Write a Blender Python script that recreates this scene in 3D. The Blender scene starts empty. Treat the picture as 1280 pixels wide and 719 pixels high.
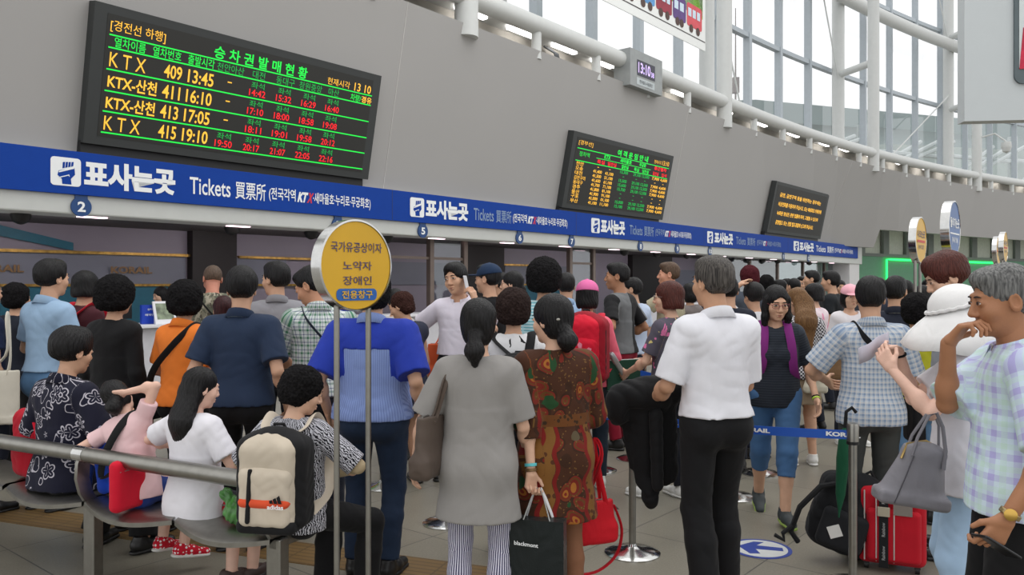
import bpy, bmesh, math, random
import numpy as np
from mathutils import Vector, Matrix, noise
random.seed(7); np.random.seed(7)
C = bpy.context.scene.collection
scene = bpy.context.scene
# ------------------------------------------------------------------ camera, sky, lights, exposure
F_PX = 1000.0; HOR = 355.0; EYE = 1.6
cam = bpy.data.cameras.new('camera'); cam_o = bpy.data.objects.new('camera', cam); C.objects.link(cam_o)
cam.sensor_width = 36.0; cam.lens = 36.0 * F_PX / 1280.0
cam.shift_y = -(359.5 - HOR) / 1280.0
cam.clip_start = 0.05; cam.clip_end = 500
cam_o.location = (0, 0, EYE); cam_o.rotation_euler = (math.radians(90), 0, 0)
scene.camera = cam_o
world = bpy.data.worlds.new('overcast_sky'); scene.world = world; world.use_nodes = True
wn = world.node_tree; wn.nodes.clear()
w_out = wn.nodes.new('ShaderNodeOutputWorld'); w_bg = wn.nodes.new('ShaderNodeBackground')
w_tc = wn.nodes.new('ShaderNodeTexCoord'); w_sep = wn.nodes.new('ShaderNodeSeparateXYZ'); w_ramp = wn.nodes.new('ShaderNodeValToRGB')
wn.links.new(w_tc.outputs['Generated'], w_sep.inputs[0]); wn.links.new(w_sep.outputs['Z'], w_ramp.inputs[0])
w_ramp.color_ramp.elements[0].position = 0.0; w_ramp.color_ramp.elements[0].color = (0.93, 0.94, 0.95, 1)
w_ramp.color_ramp.elements[1].position = 0.6; w_ramp.color_ramp.elements[1].color = (1.0, 1.0, 1.0, 1)
wn.links.new(w_ramp.outputs[0], w_bg.inputs['Color']); w_bg.inputs['Strength'].default_value = 1.0
wn.links.new(w_bg.outputs[0], w_out.inputs[0])
def area_light(name, loc, direction, sx, sy, power, col=(1, 1, 1)):
    l = bpy.data.lights.new(name, 'AREA'); l.shape = 'RECTANGLE'; l.size = sx; l.size_y = sy; l.energy = power; l.color = col
    o = bpy.data.objects.new(name, l); C.objects.link(o); o.location = loc
    o.rotation_euler = Vector(direction).to_track_quat('-Z', 'Y').to_euler(); return o
area_light('hall_top_fill', (4, 9, 13), (-0.05, 0.0, -1), 10, 14, 550, (1.0, 0.99, 0.97))  # wide area lamp added for soft light from above; no skylight is modelled
for k_, s_ in enumerate((-1.5, 1.2, 4.2, 7.0, 10.8, 14.5, 18.0, 22.5)):
    area_light('counter_light', (-5.57 + 0.634 * s_ - 0.773 * 1.7, 8.7 + 0.773 * s_ + 0.634 * 1.7, 2.50), (-0.45, 0.37, -1), 1.6, 0.3, 16, (1.0, 0.92, 0.96))
vs = scene.view_settings
vs.view_transform = 'Standard'; vs.look = 'None'; vs.gamma = 1.0; vs.exposure = 0.3; vs.use_curve_mapping = False
scene.display_settings.display_device = 'sRGB'

# ------------------------------------------------------------------ helpers
def lin(c):
    return tuple(((v / 255) / 12.92 if v / 255 <= 0.04045 else ((v / 255 + 0.055) / 1.055) ** 2.4) for v in c)
MATS = {}
def mat(name, rgb, rough=0.6, metal=0.0, emit=0.0, spec=0.5, var=0.06, scale=8.0, bump=0.0, bscale=60.0, coat=0.0):
    """plain procedural surface: base colour with a little noise variation and optional bump"""
    if name in MATS: return MATS[name]
    m = bpy.data.materials.new(name); m.use_nodes = True; nt = m.node_tree; b = nt.nodes['Principled BSDF']
    c = lin(rgb); b.inputs['Roughness'].default_value = rough; b.inputs['Metallic'].default_value = metal
    b.inputs['Specular IOR Level'].default_value = spec; b.inputs['Coat Weight'].default_value = coat
    if emit > 0:
        b.inputs['Base Color'].default_value = (0, 0, 0, 1)
        b.inputs['Emission Color'].default_value = (*c, 1); b.inputs['Emission Strength'].default_value = emit
    else:
        tc = nt.nodes.new('ShaderNodeTexCoord'); n = nt.nodes.new('ShaderNodeTexNoise'); n.inputs['Scale'].default_value = scale; n.inputs['Detail'].default_value = 4
        mr = nt.nodes.new('ShaderNodeMapRange'); mr.inputs[1].default_value = 0.3; mr.inputs[2].default_value = 0.7
        mr.inputs[3].default_value = 1 - var; mr.inputs[4].default_value = 1 + var
        mx = nt.nodes.new('ShaderNodeVectorMath'); mx.operation = 'SCALE'; mx.inputs[0].default_value = c
        nt.links.new(tc.outputs['Object'], n.inputs['Vector']); nt.links.new(n.outputs[0], mr.inputs[0]); nt.links.new(mr.outputs[0], mx.inputs[3])
        nt.links.new(mx.outputs[0], b.inputs['Base Color'])
        if bump > 0:
            n2 = nt.nodes.new('ShaderNodeTexNoise'); n2.inputs['Scale'].default_value = bscale; n2.inputs['Detail'].default_value = 3
            bp = nt.nodes.new('ShaderNodeBump'); bp.inputs['Strength'].default_value = bump; bp.inputs['Distance'].default_value = 0.01
            nt.links.new(tc.outputs['Object'], n2.inputs['Vector']); nt.links.new(n2.outputs[0], bp.inputs['Height']); nt.links.new(bp.outputs[0], b.inputs['Normal'])
    MATS[name] = m; return m
def put(name, me, parent=None):
    o = bpy.data.objects.new(name, me); C.objects.link(o)
    if parent: o.parent = parent
    return o
def tag(o, label=None, cat=None, group=None, kind=None):
    if label: o['label'] = label
    if cat: o['category'] = cat
    if group: o['group'] = group
    if kind: o['kind'] = kind
    return o
def thing(name, label, cat, group=None, loc=(0, 0, 0)):
    o = bpy.data.objects.new(name, None); C.objects.link(o); o.location = loc; o.empty_display_size = 0.1
    return tag(o, label, cat, group)
class MB:
    """collects boxes, rods, lathes and prisms and builds them as one mesh"""
    def __init__(s): s.v = []; s.f = []; s.mi = []; s.cur = 0
    def add(s, vs_, fs):
        o = len(s.v); s.v += [tuple(p) for p in vs_]; s.f += [tuple(i + o for i in f) for f in fs]; s.mi += [s.cur] * len(fs); return s
    def hexa(s, p):  # 8 corners: bottom ring 4, top ring 4
        return s.add(p, [(3, 2, 1, 0), (4, 5, 6, 7), (0, 1, 5, 4), (1, 2, 6, 5), (2, 3, 7, 6), (3, 0, 4, 7)])
    def box(s, c, h, ax=None):
        c = Vector(c); ax = ax or (Vector((1, 0, 0)), Vector((0, 1, 0)), Vector((0, 0, 1)))
        X, Y, Z = [Vector(a) * k for a, k in zip(ax, h)]
        return s.hexa([c - X - Y - Z, c + X - Y - Z, c + X + Y - Z, c - X + Y - Z, c - X - Y + Z, c + X - Y + Z, c + X + Y + Z, c - X + Y + Z])
    def rod(s, a, b, ra, rb=None, seg=14, caps=True):
        return s.tube([a, b], ra, seg, r2=rb, caps=caps)
    def tube(s, pts, r, seg=10, r2=None, closed=False, caps=True, flat=1.0, up=None):
        pts = [Vector(p) for p in pts]; n = len(pts); vs_ = []; N = None
        for i, p in enumerate(pts):
            if closed: t = pts[(i + 1) % n] - pts[i - 1]
            else: t = pts[min(i + 1, n - 1)] - pts[max(i - 1, 0)]
            t.normalize()
            if N is None:
                N = Vector(up) if up else (Vector((0, 0, 1)) if abs(t.z) < 0.9 else Vector((1, 0, 0)))
            N = N - t * N.dot(t); N.normalize(); B = t.cross(N)
            rr = (r[i] if isinstance(r, (list, tuple)) else (r if r2 is None else r + (r2 - r) * i / (n - 1)))
            for k in range(seg):
                a = 2 * math.pi * k / seg; vs_.append(p + N * (rr * math.cos(a) * flat) + B * (rr * math.sin(a)))
        fs = []
        for i in range(n if closed else n - 1):
            j = (i + 1) % n
            for k in range(seg): k2 = (k + 1) % seg; fs.append((i * seg + k, i * seg + k2, j * seg + k2, j * seg + k))
        if caps and not closed: fs += [tuple(range(seg))[::-1], tuple((n - 1) * seg + k for k in range(seg))]
        return s.add(vs_, fs)
    def lathe(s, prof, o=(0, 0, 0), seg=28, ax=None, caps=True):
        o = Vector(o); X, Y, Z = ax or (Vector((1, 0, 0)), Vector((0, 1, 0)), Vector((0, 0, 1)))
        vs_ = [o + X * (r * math.cos(2 * math.pi * k / seg)) + Y * (r * math.sin(2 * math.pi * k / seg)) + Z * z for r, z in prof for k in range(seg)]
        n = len(prof); fs = [(i * seg + k, i * seg + (k + 1) % seg, (i + 1) * seg + (k + 1) % seg, (i + 1) * seg + k) for i in range(n - 1) for k in range(seg)]
        if caps: fs += [tuple(range(seg))[::-1], tuple((n - 1) * seg + k for k in range(seg))]
        return s.add(vs_, fs)
    def prism(s, poly, ext):
        n = len(poly); e = Vector(ext); P = [Vector(p) for p in poly]
        return s.add(P + [p + e for p in P], [tuple(range(n))[::-1], tuple(range(n, 2 * n))] + [(i, (i + 1) % n, n + (i + 1) % n, n + i) for i in range(n)])
    def grid(s, rows):  # rows of points -> quad sheet
        n = len(rows[0]); return s.add([p for r in rows for p in r], [(i * n + k, i * n + k + 1, (i + 1) * n + k + 1, (i + 1) * n + k) for i in range(len(rows) - 1) for k in range(n - 1)])
    def build(s, name, m, parent=None, smooth=True, bevel=0.0, sub=0, solid=0.0):
        me = bpy.data.meshes.new(name); me.from_pydata(s.v, [], s.f)
        bm = bmesh.new(); bm.from_mesh(me); bmesh.ops.recalc_face_normals(bm, faces=bm.faces[:]); bm.to_mesh(me); bm.free()
        for mm in (m if isinstance(m, (list, tuple)) else [m]): me.materials.append(mm)
        if max(s.mi, default=0) > 0: me.polygons.foreach_set('material_index', s.mi)
        if smooth:
            me.polygons.foreach_set('use_smooth', [True] * len(me.polygons)); me.set_sharp_from_angle(angle=math.radians(38))
        o = put(name, me, parent)
        if solid: md = o.modifiers.new('solid', 'SOLIDIFY'); md.thickness = solid
        if bevel: md = o.modifiers.new('bevel', 'BEVEL'); md.width = bevel; md.segments = 2; md.limit_method = 'ANGLE'
        if sub: md = o.modifiers.new('sub', 'SUBSURF'); md.levels = sub; md.render_levels = sub
        return o
class Multi(MB):
    """like MB, but every shape added becomes a part of its own"""
    def __init__(s): s.v = []; s.items = []
    def add(s, vs_, fs): s.items.append((vs_, fs)); s.v = [1]; return s
    def build_all(s, name, m, parent, fix=None):
        for vs_, fs in s.items:
            q = MB(); q.add(vs_, fs); o = q.build(name, m, parent, smooth=False)
            if fix is not None: o.matrix_parent_inverse = fix
def text_geo(body, bold=0.0):
    cu = bpy.data.curves.new('t', 'FONT'); cu.body = body; cu.resolution_u = 3; cu.offset = bold
    o = bpy.data.objects.new('t', cu); C.objects.link(o)
    me = o.to_mesh()
    n = len(me.vertices); co = np.empty(n * 3); me.vertices.foreach_get('co', co); co = co.reshape(-1, 3)
    fs = [tuple(p.vertices) for p in me.polygons]
    o.to_mesh_clear(); bpy.data.objects.remove(o); bpy.data.curves.remove(cu); return co, fs
TXT = {}
def preload(groups):
    """turns many short strings into outlines in one go: one text block per weight, one string per line"""
    for bold, lst in groups.items():
        cu = bpy.data.curves.new('t', 'FONT'); cu.body = '\n'.join(lst); cu.resolution_u = 3; cu.offset = bold; cu.space_line = 4.0
        o = bpy.data.objects.new('t', cu); C.objects.link(o); me = o.to_mesh()
        co = np.empty(len(me.vertices) * 3); me.vertices.foreach_get('co', co); co = co.reshape(-1, 3)
        pitch = 4.0; ln = np.clip(np.round((0.3 - co[:, 1]) / pitch).astype(int), 0, len(lst) - 1); F_ = {}
        for p in me.polygons: F_.setdefault(ln[p.vertices[0]], []).append(tuple(p.vertices))
        for i, body in enumerate(lst):
            ids = np.nonzero(ln == i)[0]; mp = {int(a): b for b, a in enumerate(ids)}
            TXT[body, bold] = (co[ids], [tuple(mp[v] for v in f) for f in F_.get(i, [])])
        o.to_mesh_clear(); bpy.data.objects.remove(o); bpy.data.curves.remove(cu)
class Panel:
    """a flat frame: origin, right axis, up axis; adds lettering and shapes on it"""
    def __init__(s, o, x, y):
        s.o = Vector(o); s.x = Vector(x).normalized(); s.y = Vector(y).normalized(); s.n = s.x.cross(s.y)
    def p(s, u, v, w=0.0): return s.o + s.x * u + s.y * v + s.n * w
    def text(s, mb, body, u0, u1, v, h, w=0.004, bold=0.012, shear=0.0):
        key = (body, bold)
        if key not in TXT: TXT[key] = text_geo(body, bold)
        co, fs = TXT[key]
        if len(co) == 0: return
        lo = co.min(0); hi = co.max(0); sx = (u1 - u0) / max(hi[0] - lo[0], 1e-6); sy = h / max(hi[1] - lo[1], 1e-6)
        mb.add([s.p(u0 + (c[0] - lo[0]) * sx + shear * (c[1] - lo[1]) * sy, v + (c[1] - lo[1]) * sy, w) for c in co], fs)
    def rect(s, mb, u0, v0, u1, v1, w=0.003, d=0.002):
        mb.hexa([s.p(u0, v0, w - d), s.p(u1, v0, w - d), s.p(u1, v1, w - d), s.p(u0, v1, w - d), s.p(u0, v0, w), s.p(u1, v0, w), s.p(u1, v1, w), s.p(u0, v1, w)])
    def poly(s, mb, pts, w=0.003, d=0.002): mb.prism([s.p(u, v, w - d) for u, v in pts], s.n * d)
def rrect(u0, v0, u1, v1, r, k=5):
    out = []
    for cx, cy, a0 in ((u1 - r, v1 - r, 0), (u0 + r, v1 - r, 90), (u0 + r, v0 + r, 180), (u1 - r, v0 + r, 270)):
        for i in range(k + 1):
            a = math.radians(a0 + 90 * i / k); out.append((cx + r * math.cos(a), cy + r * math.sin(a)))
    return out
def circ(u, v, ru, rv=None, k=32): return [(u + ru * math.cos(2 * math.pi * i / k), v + (rv or ru) * math.sin(2 * math.pi * i / k)) for i in range(k)]

# ------------------------------------------------------------------ the ticket-counter wall frame
D = Vector((0.634, 0.773, 0)).normalized(); N = Vector((D.y, -D.x, 0)); S0 = Vector((-5.57, 8.7, 0)); UP = Vector((0, 0, 1))
def wp(s, t, z): return S0 + D * s + N * t + UP * z
def bend(s): return 0.0058 * max(0.0, s - 18) ** 2
def topt(s): return 0.45 + bend(s)
ZB, ZT = 3.14, 6.1
def wall_t(s, z):
    f = (z - ZB) / (ZT - ZB); k = min(1, max(0, (s - 26) / 10)); k = k * k * (3 - 2 * k)
    return -0.15 + 0.6 * f + bend(s) * (k + (1 - k) * max(0, f))
W = lambda u, v: None
preload({0.03: ['KORAIL', '2', '3', '5', '6', '7', '8', '9', '10', '11', '12', '여 객 운 임 안 내', 'KTX', '새마을호', '일반실', '무궁화', '통근열차', '들어가는곳'], 0.05: ['표사는곳', 'KORAIL'], 0.01: ['Tickets', '買票所', '13 10', '차량/', '14:42', '15:32', '16:29', '16:40', '17:10', '18:00', '18:58', '19:08', '18:11', '19:01', '19:58', '20:12', '19:50', '20:17', '21:07', '22:05', '22:16', '13:10', '천안', '오송', '대전', '김천구미', '동대구', '경주', '울산', '구포', '부산', '국가유공상이자', '노약자', '장애인', '(WAY IN)', '(WAY OUT)'], 0.015: ['(전국각역', '·새마을호·누리로·무궁화호)', '409', '13:45', '411', '16:10', '413', '17:05', '415', '19:10'], 0.06: ['KT', 'X'], 0.0: ['[경전선 하행]', '현재시각', '천안아산', '대전', '동대구', '창원중앙', '마산', 'K T X', '좌석', '[경부선]', '정차역'], 0.02: ['승 차 권 발 매 현 황', '경유', 'KTX-산천', '특실', '일반실', '입석', '15,300', '29,100', '12,500', '7,900', '4,600', '41,400', '41,100', '41,500', '51,100', '15,500', '41,600', '61,100', '15,600', '41,700', '71,100', '15,700', '41,800', '81,100', '41,900', '91,100', '41,000', '01,100', '15,000', '11,100', '15,100', '금연, 금연구역 등을 위반하는 경우에는', '비상전화를 이용하여 주십시오. 또는 폐쇄회로 카메라에', '녹화된 영상은 관련 법률에 따라, 고발될 수 있으며', '공항철도 또는 관할 철도경찰에 신고해 주십시오.', '13:10', '38', '전용창구', '나오는곳'], 0.005: ['열차이름', '열차번호', '출발시각'], 0.012: ['한국철도시설공단', '승차권', '예약안내']})
# ------------------------------------------------------------------ materials of the hall
M_wall = mat('painted_grey_panel', (168, 166, 164), 0.75, var=0.015, scale=0.6)
M_header = mat('pale_grey_enamel', (196, 198, 194), 0.5, var=0.02)
M_blue = mat('sign_blue', (6, 60, 150), 0.6, spec=0.2, var=0.03)
M_white = mat('sign_white', (238, 240, 240), 0.5, var=0.01)
M_dimw = mat('unlit_letter_grey', (128, 150, 182), 0.5, var=0.01)
M_pipe = mat('white_steel_paint', (208, 210, 208), 0.45, var=0.02)
M_alu = mat('aluminium_mullion', (178, 186, 192), 0.45, 0.2, var=0.03)
M_conc = mat('bare_concrete', (172, 168, 160), 0.9, var=0.12, scale=3, bump=0.2)
M_black = mat('black_metal', (16, 16, 17), 0.5, var=0.05)
M_board = mat('charcoal_board', (52, 55, 55), 0.55, var=0.03)
M_screen = mat('led_screen_dark', (40, 40, 37), 0.6, var=0.05, scale=200)
M_or = mat('led_orange', (255, 190, 60), emit=1.05)
M_gr = mat('led_green', (30, 250, 80), emit=0.9)
M_gd = mat('led_green_dim', (20, 190, 80), emit=0.8)
M_rd = mat('led_red', (255, 30, 40), emit=1.0)
M_steel = mat('brushed_steel', (200, 200, 198), 0.14, 1.0, var=0.06, scale=30)
M_dsteel = mat('satin_steel', (150, 148, 142), 0.35, 1.0, var=0.08, scale=20)
M_lamp = mat('downlight_glow', (255, 226, 236), emit=2.2)
M_inner = mat('dark_interior_panel', (136, 128, 140), 0.5, var=0.05, scale=1.5)
M_inlow = mat('dim_grey_panel', (112, 114, 126), 0.5, var=0.05, scale=1.5)
M_dark = mat('dark_brown_panel', (26, 20, 19), 0.6, var=0.1)
M_teal = mat('teal_panel', (16, 92, 112), 0.5, var=0.06)
M_counter = mat('white_counter', (226, 226, 230), 0.35, var=0.02)
M_gold = mat('gold_trim', (150, 118, 62), 0.3, 0.9, var=0.45, scale=14)
M_pier = mat('white_pier_paint', (214, 212, 212), 0.6, var=0.02)
M_green = mat('green_lit_wall', (96, 150, 118), 0.6, var=0.05)
M_neon = mat('green_neon', (40, 255, 110), emit=2.0)
M_yel = mat('sign_yellow', (214, 166, 26), 0.42, var=0.03)
M_navytxt = mat('sign_purple_ink', (74, 62, 96), 0.5)
def glass_mat(name, tint, refl=0.12, alpha=0.93):
    m = bpy.data.materials.new(name); m.use_nodes = True; nt = m.node_tree; nt.nodes.clear()
    o = nt.nodes.new('ShaderNodeOutputMaterial'); t = nt.nodes.new('ShaderNodeBsdfTransparent'); g = nt.nodes.new('ShaderNodeBsdfGlossy'); x = nt.nodes.new('ShaderNodeMixShader')
    f = nt.nodes.new('ShaderNodeLayerWeight'); f.inputs['Blend'].default_value = 0.12
    t.inputs['Color'].default_value = (*tint, 1); g.inputs['Roughness'].default_value = 0.02
    nt.links.new(f.outputs['Facing'], x.inputs[0]); nt.links.new(t.outputs[0], x.inputs[1]); nt.links.new(g.outputs[0], x.inputs[2]); nt.links.new(x.outputs[0], o.inputs[0]); return m
M_glass = glass_mat('clear_glazing', (0.99, 0.995, 1.0))
M_sglass = glass_mat('counter_glass', (0.80, 0.84, 0.86))

# floor: polished granite slabs with thin joints, laid square to the counter wall
def floor_mat():
    m = bpy.data.materials.new('granite_slabs'); m.use_nodes = True; nt = m.node_tree; b = nt.nodes['Principled BSDF']; L = nt.links.new
    tc = nt.nodes.new('ShaderNodeTexCoord'); mp = nt.nodes.new('ShaderNodeMapping'); mp.inputs['Rotation'].default_value = (0, 0, -math.atan2(D.y, D.x))
    L(tc.outputs['Object'], mp.inputs[0])
    br = nt.nodes.new('ShaderNodeTexBrick'); br.offset = 0.0; br.inputs['Scale'].default_value = 1.0; br.inputs['Mortar Size'].default_value = 0.004
    br.inputs['Brick Width'].default_value = 0.9; br.inputs['Row Height'].default_value = 0.9; br.inputs['Mortar Smooth'].default_value = 0.2
    br.inputs['Color1'].default_value = (*lin((136, 131, 118)), 1); br.inputs['Color2'].default_value = (*lin((130, 125, 113)), 1); br.inputs['Mortar'].default_value = (*lin((84, 82, 78)), 1)
    L(mp.outputs[0], br.inputs['Vector'])
    n = nt.nodes.new('ShaderNodeTexNoise'); n.inputs['Scale'].default_value = 90; n.inputs['Detail'].default_value = 6; L(tc.outputs['Object'], n.inputs['Vector'])
    n2 = nt.nodes.new('ShaderNodeTexNoise'); n2.inputs['Scale'].default_value = 1.3; n2.inputs['Detail'].default_value = 3; L(tc.outputs['Object'], n2.inputs['Vector'])
    ad = nt.nodes.new('ShaderNodeMath'); ad.operation = 'ADD'; L(n.outputs[0], ad.inputs[0]); L(n2.outputs[0], ad.inputs[1])
    mr = nt.nodes.new('ShaderNodeMapRange'); mr.inputs[1].default_value = 0.6; mr.inputs[2].default_value = 1.4; mr.inputs[3].default_value = 0.72; mr.inputs[4].default_value = 1.22; L(ad.outputs[0], mr.inputs[0])
    sc = nt.nodes.new('ShaderNodeVectorMath'); sc.operation = 'SCALE'; L(br.outputs['Color'], sc.inputs[0]); L(mr.outputs[0], sc.inputs[3]); L(sc.outputs[0], b.inputs['Base Color'])
    b.inputs['Roughness'].default_value = 0.34; b.inputs['Specular IOR Level'].default_value = 0.45; return m
fl = MB().box((10, 18, -0.05), (45, 45, 0.05)).build('floor', floor_mat(), smooth=False); tag(fl, kind='structure')
# ochre tactile guide strip set flush in the floor
def strip_mat():
    m = bpy.data.materials.new('ochre_tactile_tiles'); m.use_nodes = True; nt = m.node_tree; b = nt.nodes['Principled BSDF']; L = nt.links.new
    tc = nt.nodes.new('ShaderNodeTexCoord'); br = nt.nodes.new('ShaderNodeTexBrick'); br.offset = 0; br.inputs['Brick Width'].default_value = 0.3; br.inputs['Row Height'].default_value = 0.05
    br.inputs['Scale'].default_value = 1; br.inputs['Mortar Size'].default_value = 0.006
    br.inputs['Color1'].default_value = (*lin((124, 98, 58)), 1); br.inputs['Color2'].default_value = (*lin((114, 88, 50)), 1); br.inputs['Mortar'].default_value = (*lin((92, 72, 44)), 1)
    L(tc.outputs['Object'], br.inputs['Vector']); L(br.outputs['Color'], b.inputs['Base Color']); b.inputs['Roughness'].default_value = 0.5; return m
st = MB().box((0, 0, 0.002), (5.0, 0.16, 0.003)).build('floor_strip', strip_mat(), smooth=False); tag(st, kind='structure')
st.location = (-1.55, 4.86, 0); st.rotation_euler = (0, 0, math.radians(-20))

# leaning upper wall (concave in plan), with panel joints
ss = [-4, -2, 0, 2, 4, 6, 8, 10, 12, 14, 16, 18, 20, 22, 24, 26, 28, 30, 31.6]
mb = MB(); th = 0.25
def wall_strip(mb, s_list, zlo):
    for a, b_ in zip(s_list[:-1], s_list[1:]):
        def q(s, z, back): return wp(s, wall_t(s, z) - back, z)
        mb.hexa([q(a, zlo, th), q(b_, zlo, th), q(b_, zlo, 0), q(a, zlo, 0), q(a, ZT, th), q(b_, ZT, th), q(b_, ZT, 0), q(a, ZT, 0)])
wall_strip(mb, ss, ZB - 0.05)
wall_strip(mb, [31.6, 33, 35, 37, 39, 41, 43, 46, 49, 52, 56, 60], 3.82)
w1 = mb.build('wall_left', M_wall, smooth=False); tag(w1, kind='structure')
mb = MB()
for s in (5.62, 15.3, 27.2):
    zl = ZB if s < 32 else 3.82
    pts = [wp(s, wall_t(s, z) + 0.0015, z) for z in np.linspace(zl, ZT, 6)]
    mb.tube(pts, 0.006, 4)
j = mb.build('trim_1', mat('panel_joint', (205, 203, 200), 0.7)); tag(j, kind='structure')

# header band and soffit over the counters
def wbox(mb, s0, s1, t0, t1, z0, z1):
    return mb.hexa([wp(s0, t0, z0), wp(s1, t0, z0), wp(s1, t1, z0), wp(s0, t1, z0), wp(s0, t0, z1), wp(s1, t0, z1), wp(s1, t1, z1), wp(s0, t1, z1)])
mb = MB(); wbox(mb, -4, 31.7, -0.5, 0.0, 2.41, 3.12)
hd = mb.build('trim_2', M_header, smooth=False, bevel=0.02); tag(hd, kind='structure')
mb = MB(); wbox(mb, -4, 31.4, -3.4, -0.5, 2.52, 2.62)
tag(mb.build('ceiling', mat('counter_soffit', (96, 92, 94), 0.7), smooth=False), kind='structure')
# back wall of the ticket office, panelled
mb = MB(); wbox(mb, -4, 31.4, -3.55, -3.4, 0, 2.6)
tag(mb.build('wall_back', M_inner, smooth=False), kind='structure')
mb = MB()
for s0, s1 in ((-4, 3.95), (4.9, 6.0), (7.2, 10.9), (12.6, 15.4), (21.5, 25)): wbox(mb, s0, s1, -3.4, -3.36, 1.58, 2.09)
tag(mb.build('trim_3', M_inlow, smooth=False), kind='structure')
mb = MB()
for s0, s1 in ((-4, 3.95), (12.6, 15.4)): wbox(mb, s0, s1, -3.4, -3.34, 0.3, 1.57)
tag(mb.build('trim_4', M_teal, smooth=False), kind='structure')
mb = MB()
for s0, s1 in ((-4, 4.02), (4.95, 6.9), (12.45, 13.6)):
    wbox(mb, s0, s1, -3.38, -3.30, 2.07, 2.115); wbox(mb, s0, s1, -3.38, -3.30, 1.56, 1.60)
tag(mb.build('trim_5', M_gold, smooth=False), kind='structure')
mb = MB(); PB = Panel(wp(0, -3.35, 0), D, UP)
PB.poly(mb, [(-1.5, 2.5), (0.2, 2.46), (2.1, 2.12), (2.1, 2.24), (0.8, 2.52), (-1.5, 2.515)], 0.01, 0.008)
tag(mb.build('trim_6', M_teal, smooth=False), kind='structure')
mb = MB(); mb.cur = 0
for s0, s1 in ((4.0, 4.85), (11.0, 12.4), (18.7, 21.3)): wbox(mb, s0, s1, -3.4, -3.22, 0, 2.52)
tag(mb.build('wall_partition', M_dark, smooth=False), kind='structure')
# office name lettering on the back panels
tg = mat('bronze_lettering', (120, 92, 60), 0.4, 0.5)
for k, s in enumerate((0.72, 2.66)):
    mb = MB(); PB.text(mb, 'KORAIL', s, s + .68, 1.77, 0.115, 0.03, 0.03)
    tag(mb.build('wall_lettering', tg, smooth=False), ('bronze letters on the dim back panel at far left, nearest the frame edge' if k == 0 else 'bronze letters on the dim back panel right of them, nearer the black partition'), 'sign')
# glazed fronts: posts, transoms, panes
mb = MB(); gl = MB()
for s in (7.26, 8.18, 11.7, 12.65, 18.4, 21.8, 24.2, 26.7, 29.1): wbox(mb, s - 0.05, s + 0.05, -0.75, -0.65, 0, 2.52)
for s0, s1 in ((5.9, 7.26), (7.26, 8.18), (11.7, 12.65)): wbox(mb, s0, s1, -0.74, -0.68, 2.05, 2.1)
for s0, s1 in ((7.26, 8.18), (11.7, 12.65), (18.4, 21.8), (21.8, 24.2), (24.2, 26.7), (26.7, 29.1), (29.1, 30.2)):
    wbox(gl, s0 + 0.05, s1 - 0.05, -0.705, -0.695, 1.15, 2.52)
wf = mb.build('window_1', mat('bronze_grey_frame', (120, 106, 98), 0.4, 0.4), smooth=False); tag(wf, kind='structure')
gl.build('pane', M_sglass, wf, smooth=False)
# pier that ends the counters and the opening beyond it
mb = MB(); wbox(mb, 30.2, 31.5, -0.9, -0.05, 0, 2.45); tag(mb.build('column', M_pier, smooth=False, bevel=0.02), kind='structure')
def q2(s, off, z): return wp(s, wall_t(s, 3.9) + off, z)
sr = [31.6, 34, 37, 40, 43, 47, 52, 58]
mb = MB()
for a, b_ in zip(sr[:-1], sr[1:]): mb.hexa([q2(a, -2.6, 0), q2(b_, -2.6, 0), q2(b_, -2.4, 0), q2(a, -2.4, 0), q2(a, -2.6, 2.86), q2(b_, -2.6, 2.86), q2(b_, -2.4, 2.86), q2(a, -2.4, 2.86)])
tag(mb.build('wall_far', M_green, smooth=False), kind='structure')
mb = MB()
for a, b_ in zip(sr[:-1], sr[1:]): mb.hexa([q2(a, -2.6, 2.86), q2(b_, -2.6, 2.86), q2(b_, -2.35, 2.86), q2(a, -2.35, 2.86), q2(a, -2.6, 3.0), q2(b_, -2.6, 3.0), q2(b_, -2.35, 3.0), q2(a, -2.35, 3.0)])
for s in np.arange(32.3, 58, 2.1): mb.hexa([q2(s, -2.5, 3.0), q2(s + 0.5, -2.5, 3.0), q2(s + 0.5, -2.38, 3.0), q2(s, -2.38, 3.0), q2(s, -2.5, 4.2), q2(s + 0.5, -2.5, 4.2), q2(s + 0.5, -2.38, 4.2), q2(s, -2.38, 4.2)])
wo = mb.build('window_2', mat('grey_green_frame', (98, 106, 98), 0.5), smooth=False); tag(wo, kind='structure')
mb = MB()
for a, b_ in zip(sr[:-1], sr[1:]): mb.hexa([q2(a, -2.6, 3.0), q2(b_, -2.6, 3.0), q2(b_, -2.55, 3.0), q2(a, -2.55, 3.0), q2(a, -2.6, 4.3), q2(b_, -2.6, 4.3), q2(b_, -2.55, 4.3), q2(a, -2.55, 4.3)])
mb.build('blind', mat('pale_blind', (206, 212, 198), 0.7), wo, smooth=False)
mb = MB()
mb.tube([q2(36.6, -2.3, 1.2), q2(36.6, -2.3, 2.74)] + [q2(s, -2.3, 2.74) for s in (37, 40, 43, 47)], 0.05, 6)
o = mb.build('neon_tube', M_neon); tag(o, 'glowing green light tube framing the green wall beyond the counters', 'light')
tag(MB().box(q2(31.8, -1.3, 3.9), (0.1, 1.2, 0.05), (D, N, UP)).build('trim_7', M_wall, smooth=False), kind='structure')

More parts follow.
